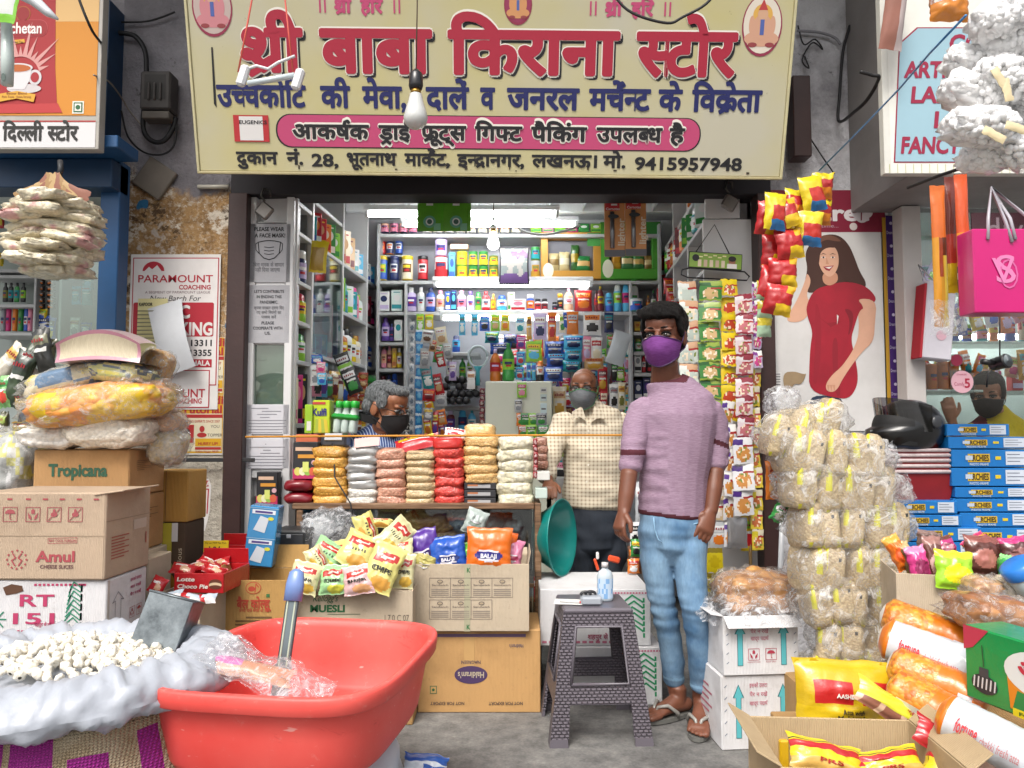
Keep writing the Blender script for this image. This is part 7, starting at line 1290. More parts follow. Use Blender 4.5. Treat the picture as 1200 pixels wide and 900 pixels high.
def roll(x0,y0,x1,y1,Y0,Y1,r,label,white=False,base=None):
 a,b=at(x0,y0,Y0),at(x1,y1,Y1);d=b-a;L=d.length;M=V((1,0,0)).rotation_difference(d.normalized()).to_matrix().to_4x4();t=thing('flour_pack',label,'flour pack',a);OR,WH,DO=pk('cc7018'),pk('c8ccd2'),pk('c8b890');GRA=grain('b85c10','d89420',70)
 def f(u,v):
  an=v*2*math.pi;rr=r*min(1,(u/.1)**.5 if u<.1 else 1,((1-u)/.04)**.5 if u>.96 else 1)*(1+.05*nz(u*7,math.cos(an),math.sin(an))+.02*nz(u*25,math.cos(an)*2,3));return(u*L,rr*math.cos(an),rr*math.sin(an)*.88)
 def mf(u,v):
  w_=(v*360-225)/180
  if u<.035:return pk('d8d4cc')
  if white:return OR if u<.13 or u>.93 else WH
  if u<.5:return GRA
  e=((u-.78)/.26)**2+((v-.64)/.16)**2
  return DO if e<.62 else WH if e<1 else OR
 m=MB();m.grid(lambda u,v:f(u,v),60,30,mf,True,M,True)if 0 else m.grid(lambda u,v:f(v,u),36,60,lambda u,v:mf(v,u),True,M,True)
 Pm=M@T(0,-r*1.02,0)@FR;wp=lambda a_,b_:-r*(1-math.sqrt(max(0,1-(b_/(r*.88))**2)))+.004
 if white:m.text('fortune',L*.34,.008,.03,ink('c03038'),.003,Pm,L*.2,.02,'C',0,wp);m.text('chakki fresh atta',L*.64,.0,.02,ink('b86a6a'),.003,Pm,L*.34,.0,'C',0,wp)
 else:
  for(ua,ub)in((.2,.46),):
   m.add([(L*ua,-.036,wp(0,-.036)+.003),(L*ub,-.036,wp(0,-.036)+.003),(L*ub,-.004,wp(0,-.004)+.003),(L*ua,-.004,wp(0,-.004)+.003)],[(0,1,2,3)],pk('d8d4d0'),False,Pm)
  m.text('fortune',L*.33,-.02,.016,ink('c03038'),.006,Pm,L*.2,.02,'C',0,wp);m.text('chakki fresh atta',L*.62,-.042,.016,ink('d8c8b0'),.006,Pm,L*.34,.01,'C',0,wp)
 m.build('pack_body',t);return t
roll(1031,718,1150,762,2.32,2.2,.062,'orange flour pack uppermost in the slanting pile');roll(1029,744,1150,788,2.2,2.06,.062,'white flour pack lying on the orange ones under the ghee box',True);roll(1040,774,1160,826,2.14,2.0,.062,'orange flour pack right under the white one');roll(1042,800,1150,862,2.06,1.9,.06,'orange flour pack near the bottom of the slanting pile');roll(1098,832,1230,900,1.86,1.7,.058,'white flour pack at the lower right corner',True)
snack(1068,845,150,30,1.98,33,lambda u,v:pk('c8c838')if v>.3 else pk('8a5a4a')if int(u*17)%3 else pk('c8a890'),'lime pulse pack with almond pictures under the flour packs',-30,.05,'pack','pulse_pack');snack(1120,880,110,34,1.86,33,lambda u,v:pk('b02a30')if u<.5 or v>.7 else pk('d8a890'),'red and pink pack at the bottom right corner',-30,.05,'pack','spice_pack')
carton('cardboard_box','plain carton under the flour packs',1046,1240,840,960,2.08,.4,CB3,None,-20,'box',None,0,.42)
def ghee(m,u,v,P,k,W,Hh):
 m.poly([(-W/2,Hh),(-W*.28,Hh),(-W*.42,Hh*.72),(-W/2,Hh*.66)],ink('b03048'),.0006,P);m.poly(ellip(W*.2,Hh*.6,W*.36,Hh*.32),ink('d0d0cc'),.0008,P);dtext(m,'अिनक',W*.2,Hh*.64,Hh*.17,ink('b8283c'),.0016,P,W*.5,.05);dtext(m,'शुद्ध देशी',W*.2,Hh*.46,Hh*.05,ink('2c7a4a'),.0016,P,W*.24,.02)
 m.poly([(-W*.12,Hh*.08),(W/2,Hh*.08),(W/2,Hh*.26),(W*.1,Hh*.36),(-W*.14,Hh*.52)],ink('d07c18'),.0005,P);m.poly([(-W*.1,Hh*.1),(W/2,Hh*.1),(W/2,Hh*.2),(-W*.06,Hh*.34)],ink('2c7a3c'),.0007,P);dtext(m,'घी',W*.12,Hh*.27,Hh*.1,ink('54408c'),.0016,P,W*.11,.04)
 m.rect(-W*.1,0,W/2,Hh*.1,ink('d8c41c'),.0012,P);m.text('FOR FOOD USE',W*.2,Hh*.05,Hh*.045,ink('3a5a1c'),.0018,P,W*.5,.02)
 m.poly(ellip(-W*.33,Hh*.26,W*.11,Hh*.13),ink('2a2c30'),.0006,P);m.rect(-W*.37,Hh*.36,-W*.29,Hh*.48,ink('3a3c40'),.0008,P);[m.line([(-W*.42+j*W*.035,Hh*.2),(-W*.41+j*W*.035,Hh*.34)],.004,ink('c8c8c8'),.001,P)for j in range(6)];m.line([(-W*.33,Hh*.5),(-W*.34,Hh*.78)],.003,ink('1a4a2c'),.0008,P)
o=carton('ghee_box','green ghee box with a white oval and red Hindi name at the right edge',1119,1287,738,832,1.815,.12,pk('0f8a48'),ghee,-75,'box',None,.535,.178)
def aash(u,v):
 if v>.92:return pk('c8a818')
 if(.12<u<.5 or.6<u<.97)and.5<v<.78:return pk('b82424')
 return pk('d0b01c')if v<.48 else pk('c4a41c')
snack(990,822,120,92,2.12,3,aash,'yellow multigrain flour bag with red labels behind the open carton',-8,.1,'flour bag','flour_bag',[('AASHIRVAAD',.1,.05,.3,'d8d4cc',.03),('Atta with',-.08,.06,.2,'3a3018',.02),('Multigrain',-.16,.07,.3,'3a3018',.03)],None)
carton('cardboard_box','plain carton under the yellow flour bag',935,1045,868,960,2.14,.2,CB3,None,0,'box',None,0,zpx(868,2.12))
open_carton('cardboard_box','open beige carton of red and yellow packs at the bottom right',923,1136,903,985,1.66,.3,cardboard('b09a78'),None,-4,(0,0,.06,.06),zpx(985,1.66),(0,8,60,50));carton('cardboard_box','plain carton under the open beige carton',923,1136,986,1100,1.68,.28,CB3,None,-4,'box',None,0,zpx(985,1.66)-.002)
def ppk(u,v):return pk('b02428')if.55<v<.75 else pk('2a3a2c')if.78<v<.8 else pk('d8c024')if v>.3 else pk('d0a858')
for i,(cx,cy,w_,h_,tl,lb)in enumerate(((968,888,90,40,14,'yellow and red pack lying at the left inside the open carton'),(1040,896,80,36,-8,'yellow and red pack lying in the middle of the open carton'),(1010,906,80,30,4,'yellow and red pack at the front inside the open carton'),(1098,896,26,60,40,'striped red and yellow pack standing at the right of the carton'))):snack(cx,cy,w_,h_,1.82,tl,ppk,lb,-48 if i<3 else-20,.05,'pack','pasta_pack',[('PRS',-.25,.1,.3,'a02020',.02)]if i<3 else None,None,'packs in the open carton')
m=MB()
for i in range(40):r=random.Random(i);a=r.random()*6.28;m.tube([(.04*math.cos(a),.03*math.sin(a),0),(.05*math.cos(a+1),.04*math.sin(a+1),.05*r.random()),(.04*math.cos(a+2.2),.03*math.sin(a+2.2),.01)],.004,mat('8a8880',.6),6)
o=m.build('grey_twine',None,at(905,893,2.75));tag(o,'small tangle of grey twine on the ground by the flour bag','twine')
carton('yellow_pack','yellow pack edge standing left of the open carton',915,926,868,910,1.95,.1,pk('d0a818'))
# hanging things, wires, gift shop window
def bulb(px_,ptop,pbot,Y,label,lit,wire_top):
 a=at(px_,pbot,Y);k=Y/F;t=thing('light_bulb',label,'bulb',a);Hh=(pbot-ptop)*k;r=Hh*.2 if not lit else Hh*.24
 G=emi('f4f8ff',4)if lit else mat('c4c6c4',.3,.04,6,coat=.5);Hb=Hh*(.58 if not lit else.7)
 m=MB();m.lathe([(.002,0),(r*.55,Hb*.04),(r*.9,Hb*.16),(r,Hb*.32),(r*.88,Hb*.5),(r*.62,Hb*.8),(r*.5,Hb)],G,20,None,1,1,True,False);m.build('glass_bulb',t)
 m=MB();m.lathe([(r*.42,Hb),(r*.42,Hb+.02)],mat('a8823c',.35,.1,met=.8),14);m.build('brass_cap',t);m=MB();m.lathe([(r*.5,Hb+.02),(r*.6,Hb+.035),(r*.56,Hh*.92),(r*.2,Hh)],pl('1c1c20' if not lit else 'd8dcdc'),14);m.build('holder',t)
 m=MB();zt=wire_top-a.z;m.tube([(0,0,Hh*.98),(.004,0,(Hh+zt)/2),(.0,.02,zt)],.003,mat('5a4a3a',.6),6);m.build('wire',t)
bulb(487,78,151,3.0,'unlit white bulb hanging on a wire before the signboard',False,3.4);bulb(578,262,293,4.3,'lit white bulb hanging inside the shop',True,2.75)
a=at(310,96,2.9);t=thing('hanging_holder','white fluorescent lamp holder swinging on two red wires','lamp holder',a);k=2.9/F;m=MB();WHT=pl('d4d6d8')
m.box((-27*k,0,0),(.035,.03,.085),WHT,.008,RY(16));m.build('end_cap',t);m=MB();m.box((38*k,0,14*k),(.035,.03,.085),WHT,.008,RY(16));m.build('end_cap',t);m=MB();m.tube([(-20*k,0,-2*k),(36*k,0,8*k)],.012,mat('c8d4d8',.15,.05,coat=.6),10);m.build('clear_tube',t);m=MB();m.tube([(-26*k,0,14*k),(-10*k,0,20*k),(4*k,0,16*k),(16*k,0,24*k),(36*k,0,32*k)],.006,WHT,8);m.build('bracket',t)
for x0,x1 in((-32,-16),(34,22)):m=MB();m.tube([(x0*k,0,12*k),((x0*.4+x1*.6)*k,0,70*k),(x1*k,.0,110*k),(x1*k*1.1,0,200*k)],.0035,pl('d0584a'),6);m.build('red_wire',t)
def cable(name,label,pts,r,m,seg=8,spline=True):
 P_=[at(*p)for p in pts]
 if spline and len(P_)>2:
  Q=[];ex=[P_[0]*2-P_[1]]+P_+[P_[-1]*2-P_[-2]]
  for i in range(1,len(ex)-2):
   for j in range(6):
    t_=j/6;p0,p1,p2,p3=ex[i-1:i+3];Q.append(.5*((2*p1)+(p2-p0)*t_+(2*p0-5*p1+4*p2-p3)*t_**2+(3*p1-p0-3*p2+p3)*t_**3))
  P_=Q+[P_[-1]]
 c=P_[0];mb=MB();mb.tube([p-c for p in P_],r,m,seg);o=mb.build(name,None,c);return tag(o,label,name.split('_')[-1])
CBL=mat('17171a',.6,.2)
cable('orange_string','thin orange string stretched across the shop front at counter height',[(288,512,3.86),(420,511,3.6),(560,510.5,3.6),(660,510,3.62),(742,510,3.66),(880,509,3.9)],.0055,mat('c8882c',.7,.2),6)
cable('black_cable','black cable sagging across the top of the signboard',[(700,-40,3.1),(724,0,3.1),(745,17,3.1),(782,27,3.1),(800,20,3.1),(832,0,3.1),(850,-40,3.1)],.006,CBL);cable('black_cable','black cable crossing the orange tea signboard',[(85,-30,3.2),(93,0,3.2),(108,36,3.25),(122,56,3.5),(125,75,3.8)],.006,CBL)
cable('thick_cable','thick dark cable looping down the grey wall beside the meter',[(124,39,3.9),(145,39,3.9),(160,44,3.9),(171,65,3.9),(170,110,3.9),(168,150,3.9),(178,165,3.9),(192,165,3.9),(203,150,3.9),(206,138,3.9)],.013,CBL);cable('thin_cable','thin black cable hanging in a loop below the meter',[(142,130,3.9),(150,160,3.9),(168,178,3.9),(190,181,3.9),(204,170,3.9),(207,145,3.9)],.005,CBL);cable('thin_cable','thin pale wire drooping from the tea signboard',[(110,88,3.36),(128,96,3.6),(142,114,3.85),(152,130,3.9),(165,146,3.9)],.004,mat('8a8278',.7));cable('thin_cable','thin black cable along the top of the grey wall',[(120,25,3.92),(150,26,3.92),(172,25,3.92),(190,20,3.92),(205,14,3.92)],.005,CBL)
cable('black_cable','black cable hanging down the white wall and turning to the beam',[(996,30,3.9),(988,60,3.9),(984,110,3.9),(982,138,3.9),(987,142,3.85),(1000,132,3.6),(1016,117,3.4),(1030,92,3.28),(1022,88,3.28),(1008,84,3.28)],.008,CBL);cable('thin_cable','thin dark wires tangled on the upper white wall',[(935,30,3.92),(942,52,3.92),(955,46,3.92),(964,58,3.92),(952,50,3.92),(940,70,3.92),(948,80,3.92),(943,66,3.92)],.004,CBL);cable('thin_cable','pale cable along the upper white wall',[(934,36,3.92),(960,38,3.92),(978,44,3.92),(985,52,3.92)],.007,mat('8a8a90',.6));cable('thin_cable','thin black wire low on the white wall near the snack strips',[(940,148,3.92),(956,172,3.92),(968,190,3.92),(978,204,3.92)],.004,CBL)
cable('blue_string','light blue string slanting from the snack strips up to the puffed bags',[(960,200,3.36),(1010,150,3.0),(1054,104,2.6),(1090,62,2.3),(1132,18,2.0)],.0035,pl('3a80b8'),6,False);cable('black_rod','thin black rod under the light blue signboard',[(1064,220,3.2),(1100,206,3.0),(1172,182,2.7)],.007,CBL,8,False)
cable('white_wire','white wire drooping from the inner tube light',[(606,266,4.7),(616,272,4.7),(636,275,4.7),(660,271,4.7),(680,264,4.7)],.008,pl('d8dcdc'))
t=thing('electric_meter','old dusty electric meter box on the grey upper wall','meter',at(192,115,3.93));m=MB();MM=mat('4a4644',.6,.35,12,.2,40);m.box((0,-.05,0),(.155,.1,.2),MM,.008);m.build('meter_box',t);m=MB();m.rect(-.055,-.05,.055,.08,mat('262422',.4,.3),.1012);[m.box((-.03+j*.03,-.105,-.01),(.012,.012,.09),MM,.003)for j in range(3)];m.build('glass_front',t);m=MB();m.box((0,-.05,-.125),(.14,.08,.04),mat('6a645c',.6,.3),.004);m.build('terminal_cover',t)
o=MB().box((0,-.012,0),(.17,.025,.17),mat('7a7268',.65,.3,6,.15,30),.005,RY(34)).build('junction_plate',None,at(183,210,YF-.001));tag(o,'square dusty plate hung diagonally on the pier beside the signboard','plate');o=MB().tube([(0,0,0),(.16,0,0)],.012,pl('b8b4a8'),8).build('conduit_pipe',None,at(232,219,3.93));tag(o,'short cream pipe under the left end of the signboard','pipe');o=MB().box((0,0,0),(.09,.1,.42),M_MAROON,.004).build('bracket_box',None,at(936,140,3.85));tag(o,'dark brown bracket at the right end of the signboard','bracket')
o=MB().box((0,0,0),(.42,.006,.02),mat('2a2a2c',.5),.002).build('metal_bar',None,at(250,539,3.9));tag(o,'short dark bar fixed under the yellow tutoring notice','bar')
def tape_pack(m,u,v,k,cx):
 m.disc(u(cx+0),v(260),.034,.034,ink('5a9a80'),.003);m.disc(u(cx),v(260),.021,.021,ink('d0d4d0'),.0036);m.disc(u(cx),v(260),.014,.014,ink('3a5a50'),.0042);m.rect(u(cx-4),v(241),u(cx+4),v(238.5),ink('dcdcd8'),.003);m.rect(u(cx+5),v(270),u(cx+13),v(262),ink('7ab090'),.003)
for i,(x0,x1)in enumerate(((489,520),(519,552))):flat_sign('tape_pack',['green card pack of clear tape, left of two under the tube light','green card pack of clear tape, right of two under the tube light'][i],'tape',x0,234.5,x1,271,4.15-.02*i,lambda m,u,v,k,c=(x0+x1)/2-1:tape_pack(m,u,v,k,c),.006,mat('5aa024',.35,.25,14))
def light(m,u,v,k,x0,x1,y0,y1):
 c=(x0+x1)/2;m.rect(u(x0+1),v(y0+14),u(x1-6),v(y0+1),ink('b82c30'),.002);m.rect(u(c-4),v(y0+8),u(c+3),v(y0+6),ink('dcd8d4'),.003);m.text('Carnotas',u(c-2),v(y0+12),.013,ink('dcd8d4'),.003,FR,.075,.02);m.tube([(u(c-3),v(y1-10),.01),(u(c-3),v(y0+16),.01)],.012,mat('8a8e94',.3,.05,met=.8),8,FR);m.disc(u(c-2),v(y0+22),.03,.012,pl('3a4044'),.024)
 m.text('lighter',0,0,.035,ink('d8ccb8'),.003,FR@T(u(x1-4.5),v(y0+39),0)@RZ(90),.15,.02);m.rect(u(x0),v(y1),u(x1),v(y1-8),ink('5a5a60'),.0026)
for i,(x0,x1,y0,y1)in enumerate(((708.5,732,233,301),(733,757,231,300))):flat_sign('gas_lighter',['orange card with a gas lighter, left of two at the top right','orange card with a gas lighter, right of two at the top right'][i],'lighter',x0,y0,x1,y1,4.12-.01*i,lambda m,u,v,k,q=(x0,x1,y0,y1):light(m,u,v,k,*q),.006,mat('c88a54',.5,.05))
def kurk(u,v):return pk('d8b41c')if v<.4 and u>.4 else pk('a81c20')if v<.72 else pk('d8c8c4')if v<.78 else pk('b82428')if u<.7 else pk('d8a41c')
KS=[kurk,lambda u,v:pk('d8801c')if v<.45 else pk('b02a2a')if v<.75 else pk('d8c020'),lambda u,v:pk('d8c020')if v>.6 or u<.3 else pk('2a6aa0')if v<.25 else pk('b83024')]
for i,(x0,x1,y0,y1,n_,Y,ln,kk,lb)in enumerate(((884,914,236,352,3,3.3,.03,0,'red and yellow snack packet strip, leftmost by the woman poster'),(902,936,232,372,4,3.24,-.04,0,'red and yellow snack packet strip in front of the poster top'),(918,946,222,300,2,3.32,-.25,1,'orange and red snack packet strip slanting up to the string'),(936,968,208,290,2,3.28,-.3,2,'yellow blue snack packet strip left of the highest one'),(950,976,202,262,2,3.36,-.15,1,'orange snack packet strip knotted highest on the string'),(894,922,224,268,1,3.22,0,2,'single yellow red packet at the front of the snack strips'))):strip_of(x0,x1,y0,y1,n_,Y,KS[kk],lb,ln,.02,.05,'snack_strip','snack packet strips',0,(14,16),1)
strip_of(886,904,330,395,3,3.36,lambda u,v:pk('b0d0b0')if v<.6 else pk('d0c038'),'mint and yellow packet strip below the red snack strips',0,.004,.03,'snack_strip','snack packet strips',0,(10,12))
def inc(u,v):return pk('c8641c')if v>.62 else pk('8a3a1c')if.3<u<.6 and v>.35 else pk('c88a1c')if u<.4 else pk('5a2c1c')if v>.5 else pk('c8b04a')if u>.7 else pk('b8882c')
for i,(x0,x1,y0,y1,Y)in enumerate(((1092,1110,215,385,2.85),(1108,1122,205,345,2.9),(1120,1136,202,360,2.82))):hang(x0,x1,y0,y1,Y,'orange','brown','gold','x','incense pouch',.03,label=['long orange brown pouch hanging leftmost under the blue signboard','long brown and red pouch hanging in the middle of three','long orange pouch hanging beside the pink bag'][i],cat='pouch',group='long hanging pouches',fn=[inc,lambda u,v:pk('6a2c20')if v>.5 else pk('a83024')if v>.25 else pk('c8a41c'),lambda u,v:pk('c8501c')if v>.55 else pk('d88a1c')if v>.3 else pk('b8a890')if nz(u*8,v*30,1)>0 else pk('5a4030')][i],res=(12,40))
m=MB();packet(m,.13,.13,.015,FILMD,2,8,8,FR,1.2);o=m.build('clear_sleeve',None,at(1110,372,2.84));tag(o,'empty clear sleeve end under the hanging orange pouches','sleeve')
t=thing('shopping_bag','glossy magenta shopping bag with a pale monogram hanging at the right','bag',at(1170,369,2.75));k=2.75/F;m=MB();W,H_,d=74*k,99*k,.1;PK=mat('c00a6c',.28,.05,8,.1,20,coat=.4);m.box((0,0,H_/2),(W,d,H_),PK,.004);m.text('S',.0,H_*.52,.1,ink('d078a8'),d/2+.002,FR,.07,.0);m.text('V',-.01,H_*.5,.09,ink('d078a8'),d/2+.004,FR,.08,.0);m.line([(.03*math.cos(R(a))+.01,H_*.46+.05*math.sin(R(a)))for a in range(0,361,30)],.006,ink('c85a94'),d/2+.0015);m.build('bag_body',t)
for x0 in(-20,12):
 m=MB();m.tube([(x0*k,-d/2-.004,H_-.04),(x0*k*.8,-d/2+.01,H_+.04),(-3*k,0,H_+54*k),((x0+24)*k,-d/2+.01,H_+.03),((x0+28)*k,-d/2-.004,H_-.05)],.006,mat('a8a4ac',.35,.05),8);m.build('handle',t)
t=thing('paper_bag','white paper bag with red side hanging inside the glass','bag',at(1092,424,3.75));k=3.75/F;m=MB();m.box((0,0,48*k),(34*k,.09,92*k),pp('c8c4cc'),.006,RY(6));m.box((-18.5*k,.0,46*k),(.012,.085,88*k),pp('a81c2c'),.002,RY(6));m.disc(6*k,30*k,.025,.025,ink('c8a0ac'),.0475);m.build('bag_body',t);m=MB();m.tube([(-8*k,-.03,92*k),(-12*k,0,115*k),(4*k,-.03,92*k)],.005,pl('c8c4cc'),6);m.build('handle',t)
t=thing('puffed_snack_bundle','bright bundle of clear bags of white puffed balls at the top right','bundle',at(1160,-6,2.0));k=2.0/F;PW=mat('f2f2f4',.6,.04,30);WCORE=grain('f6f6f8','f0f0f4',34,True)
for i,(cx,cy,w_,h_,tl)in enumerate(((1180,20,90,44,-20),(1190,50,90,40,-12),(1150,78,90,40,14),(1185,96,90,44,20),(1140,112,76,36,24),(1180,136,90,44,18),(1150,150,84,40,6),(1185,176,70,40,20),(1155,185,60,30,4))):
 c=at(cx,cy,2.0+.05*(i%3))-V(t.location);m=MB();sack(m,w_*k,.12,h_*k,film('f6f6f8',.1,'bright_film')if i in(0,3,7)else WCORE,i*2,28,14,.6,.25,T(*c)@RY(tl),3)if i%2 else sack(m,w_*k,.12,h_*k,WCORE,i*2,28,14,.6,.3,T(*c)@RY(tl),3);m.build('clear_bag',t);m=MB();r=random.Random(i)
 sack(m,w_*k*.88,.1,h_*k*.86,WCORE,i*2+.4,30,14,.6,.35,T(*c)@RY(tl),3)
 for j in range(130):
  a,b=r.random()*6.28,r.uniform(-.97,.97);q_=math.sqrt(1-b*b);p=T(*c)@RY(tl)@V((w_*k*.5*math.cos(a)*q_,-.066*abs(math.sin(a))*q_,h_*k*.5*b));s_=r.uniform(.007,.0125);m.lathe([(0,-s_),(s_*.7,-s_*.7),(s_,0),(s_*.7,s_*.7),(0,s_)],PW,8,T(*p),1,1,True,False)
 o=m.build('puffed_balls',t);o['kind']='stuff'
for x,y,tl in((1192,150,18),(1172,92,60),(1180,105,80),(1165,158,30)):m=MB();packet(m,.06,.022,.006,pk('d8c8a0'),x,8,6,T(*(at(x,y,1.88)-V(t.location)))@RY(tl)@FR);m.build('paper_slip',t)
hang(1088,1136,-14,27,2.1,'orange','white','orange','x','bag',.06,label='orange and clear bag hanging at the top edge beside the puffed bundle',cat='bag',fn=lambda u,v:pk('c87a24')if v<.5 or u>.75 else FILMD,crk=1.2);hang(1034,1062,-30,62,3.15,'brown','tan','tan','x','cloth',.04,label='faded brown cloth strip hanging at the end of the concrete beam',cat='cloth',tilt=9,fn=lambda u,v:mat('8a5a4c',.7,.2)if u<.7 else mat('a89a98',.7,.2))
hang(-20,22,-20,27,2.2,'lime','white','grey','x','card',.01,label='lime green card with white label at the top left corner',cat='card',tilt=10,fn=lambda u,v:pk('7ac02c')if v<.25 or u>.88 else pk('c8ccc8')if v<.62 else pk('5a6a5a'));m=MB();m.tube([(-.1,0,.06),(0,0,.01),(.045,0,-.03),(.075,0,-.05)],[.02,.018,.013,.004],pl('c8ccd0'),12);o=m.build('plastic_stick',None,at(40,4,2.3));tag(o,'white pointed plastic handle at the top left','handle');m=MB();m.tube([(0,0,.2),(.01,0,.05),(.012,0,-.03)],[.014,.018,.017],pl('b8c4c0'),12);m.disc(.012,-.015,.007,.012,ink('4a5a54'),.019);o=m.build('plastic_stick',None,at(4,88,2.25));tag(o,'white plastic handle with a hole hanging before the tea cup','handle')
# behind the gift shop glass
for i in range(4):good('can',1073+i*13,1085+i*13,424+(i==1)*3,456,4.2,'amber','amber','amber','on the gift shop shelf','gold canister')
gs=thing('wall_shelf','pale shelves crowded with small gifts behind the shop glass','shelf',at(1130,460,4.9))
for y in(345,400,458,500):a=at(1130,y,4.9);part('shelf_board',bx(mat('c8dcd4',.3,.05),X(1068,4.9),X(1230,4.9),4.9,5.2,a.z-.015,a.z,.002),gs)
a=at(1100,458,4.2);part('shelf_board',bx(mat('c8dcd4',.3,.05),X(1068,4.2),X(1140,4.2),4.1,4.3,a.z-.012,a.z,.002),gs)
r=random.Random(11);gc_=['pink','yellow','cyan','white','orange','magenta','blue','lime','red','peach','lilac','teal','gold','white','cream']
for i in range(46):
 row=i%3;y=[400,458,345][row];x=1078+(i//3)*8.2+r.uniform(-2,2);c1,c2,c3=r.sample(gc_,3);k_=r.choice(['jar','shampoo','box','spray','tin'])
 if i%2:hang(x,x+r.uniform(10,17),y-r.uniform(36,50),y-r.uniform(6,22),4.85-.02*(i%4),c1,c2,c3,'in the gift shop window','toy packet',.06,tilt=r.uniform(-25,25))
 else:good(k_,x,x+r.uniform(9,13),y-r.uniform(18,34),y,5.0,c1,c2,c3,'in the gift shop window','toy '+NOUN[k_].split()[-1])
flat_sign('shop_poster','dark wine coloured board with pale letters inside the gift shop','poster',1140,247,1230,300,4.6,lambda m,u,v,k:m.text('divin',u(1190),v(268),.14,ink('a89098'),.002,FR,.36,.0),.01,mat('4a1424',.5,.1));flat_sign('round_sticker','round pale pink sticker with red numeral on the gift shop glass','sticker',1114,434,1141,461,3.832,lambda m,u,v,k:[m.disc(u(1127.5),v(447.5),.056,.056,ink('d8a8b4'),.001),m.text('5',u(1133),v(449),.045,ink('a81c3c'),.002,FR,None,.02),m.text('Comfy',u(1124),v(450),.018,ink('a83c5c'),.002,FR,.05),m.text('STARRIER',u(1127),v(439),.008,ink('a83c5c'),.002,FR,.05)],.001,glassm());flat_sign('round_sticker','small round wine red sticker on the gift shop glass','sticker',1114,415,1128,429,3.832,lambda m,u,v,k:m.disc(u(1121),v(422),.03,.03,ink('8a1c3c'),.001),.001,glassm())
t=thing('spot_lamp','small black clip lamp with a round face inside the gift shop','lamp',at(1172,425,3.72));m=MB();m.lathe([(.02,-.05),(.03,-.04),(.034,.03),(.037,.035),(.034,.04)],pl('1a1a1c'),18,RZ(20)@RX(80));m.build('lamp_head',t);m=MB();m.lathe([(0,0),(.03,.001)],mat('8a9498',.2,0),18,RZ(20)@RX(80)@T(0,0,.041));m.build('lamp_lens',t);m=MB();m.tube([(-.03,0,0),(-.09,0,.005)],.014,pl('1a1a1c'),8);m.tube([(-.02,0,-.02),(-.06,0,-.05),(-.07,0,-.12)],.005,pl('1a1a1c'),8);m.tube([(.0,0,.03),(.01,0,.3)],.003,pl('1a1a1c'),6);m.build('lamp_arm',t)
# people
def ell(mb,c,r,M=None):return mb.grid(lambda u,v:(c[0]+r[0]*math.cos(6.28318*u)*math.sin(3.14159*v),c[1]+r[1]*math.sin(6.28318*u)*math.sin(3.14159*v),c[2]-r[2]*math.cos(3.14159*v)),20,12,None,True,M,True)
def limb(mb,pts,M=None,lat=V((1,0,0)),cap=True):
 """closed tapered tube; pts = [(point, half width, half depth)] with rounded ends"""
 P=[(V(p),a,b)for p,a,b in pts]
 if cap:
  d0=(P[0][0]-P[1][0]).normalized();d1=(P[-1][0]-P[-2][0]).normalized();r0,r1=min(P[0][1:]),min(P[-1][1:])
  P=[(P[0][0]+d0*r0*.7,P[0][1]*.5,P[0][2]*.5)]+P+[(P[-1][0]+d1*r1*.7,P[-1][1]*.5,P[-1][2]*.5)]
 vs=[];n_=18
 for i,(p,a,b)in enumerate(P):
  d=(P[min(i+1,len(P)-1)][0]-P[max(i-1,0)][0]).normalized();y=d.cross(lat).normalized();x=y.cross(d).normalized()
  for k in range(n_):t_=6.28318*k/n_;vs.append(p+x*a*math.cos(t_)+y*b*math.sin(t_))
 fs=[(i*n_+k,i*n_+(k+1)%n_,(i+1)*n_+(k+1)%n_,(i+1)*n_+k)for i in range(len(P)-1)for k in range(n_)]+[tuple(range(n_))[::-1],tuple(range((len(P)-1)*n_,len(P)*n_))]
 return mb.add(vs,fs,None,True,M)
def fuse(mb,name,parent,voxel,mats,pick=None,disp=None,smooth=4):
 """one continuous skin over the overlapping shapes of mb"""
 me=bpy.data.meshes.new(name);me.from_pydata(mb.v,[],mb.f);bm=bmesh.new();bm.from_mesh(me);bmesh.ops.recalc_face_normals(bm,faces=bm.faces[:]);bm.to_mesh(me);bm.free()
 o=bpy.data.objects.new(name,me);COL.objects.link(o);r=o.modifiers.new('r','REMESH');r.mode='VOXEL';r.voxel_size=voxel;s_=o.modifiers.new('s','SMOOTH');s_.iterations=smooth;s_.factor=.5
 m2=bpy.data.meshes.new_from_object(o.evaluated_get(bpy.context.evaluated_depsgraph_get()));bpy.data.objects.remove(o);m2.name=name
 if disp:
  nr=[v.normal.copy()for v in m2.vertices]
  for v,q in zip(m2.vertices,nr):v.co+=q*disp(v.co)
 m2.materials.clear()
 for m in mats:m2.materials.append(m)
 for p in m2.polygons:
  p.use_smooth=True
  if pick:p.material_index=pick(p.center)
 o=bpy.data.objects.new(name,m2);COL.objects.link(o);o.parent=parent;return o
def skinm(c):
 t=NT('skin_'+c);a=t.noise(14,5,.6);t.base(t.mix(1,col(c),t.ramp(a,[(.3,(.82,.78,.76)),(.7,(1.08,1.04,1.02))]),'MULTIPLY'));t.P(Roughness=.48,Subsurface_Weight=.12,Subsurface_Scale=.01);t.b.inputs['Subsurface Radius'].default_value=(1,.35,.2);t.bump(t.noise(160,3),.12,.002);return t.m
def hairm(c,c2=None):
 t=NT('hair_'+c);a=t.noise(60,5,.7,t.obj((2.2,2.2,.5)),.6);t.base(t.ramp(a,[(.35,c),(.7,c2 or c)]));t.P(Roughness=.6,Specular_IOR_Level=.22);t.bump(a,.9,.012);return t.m
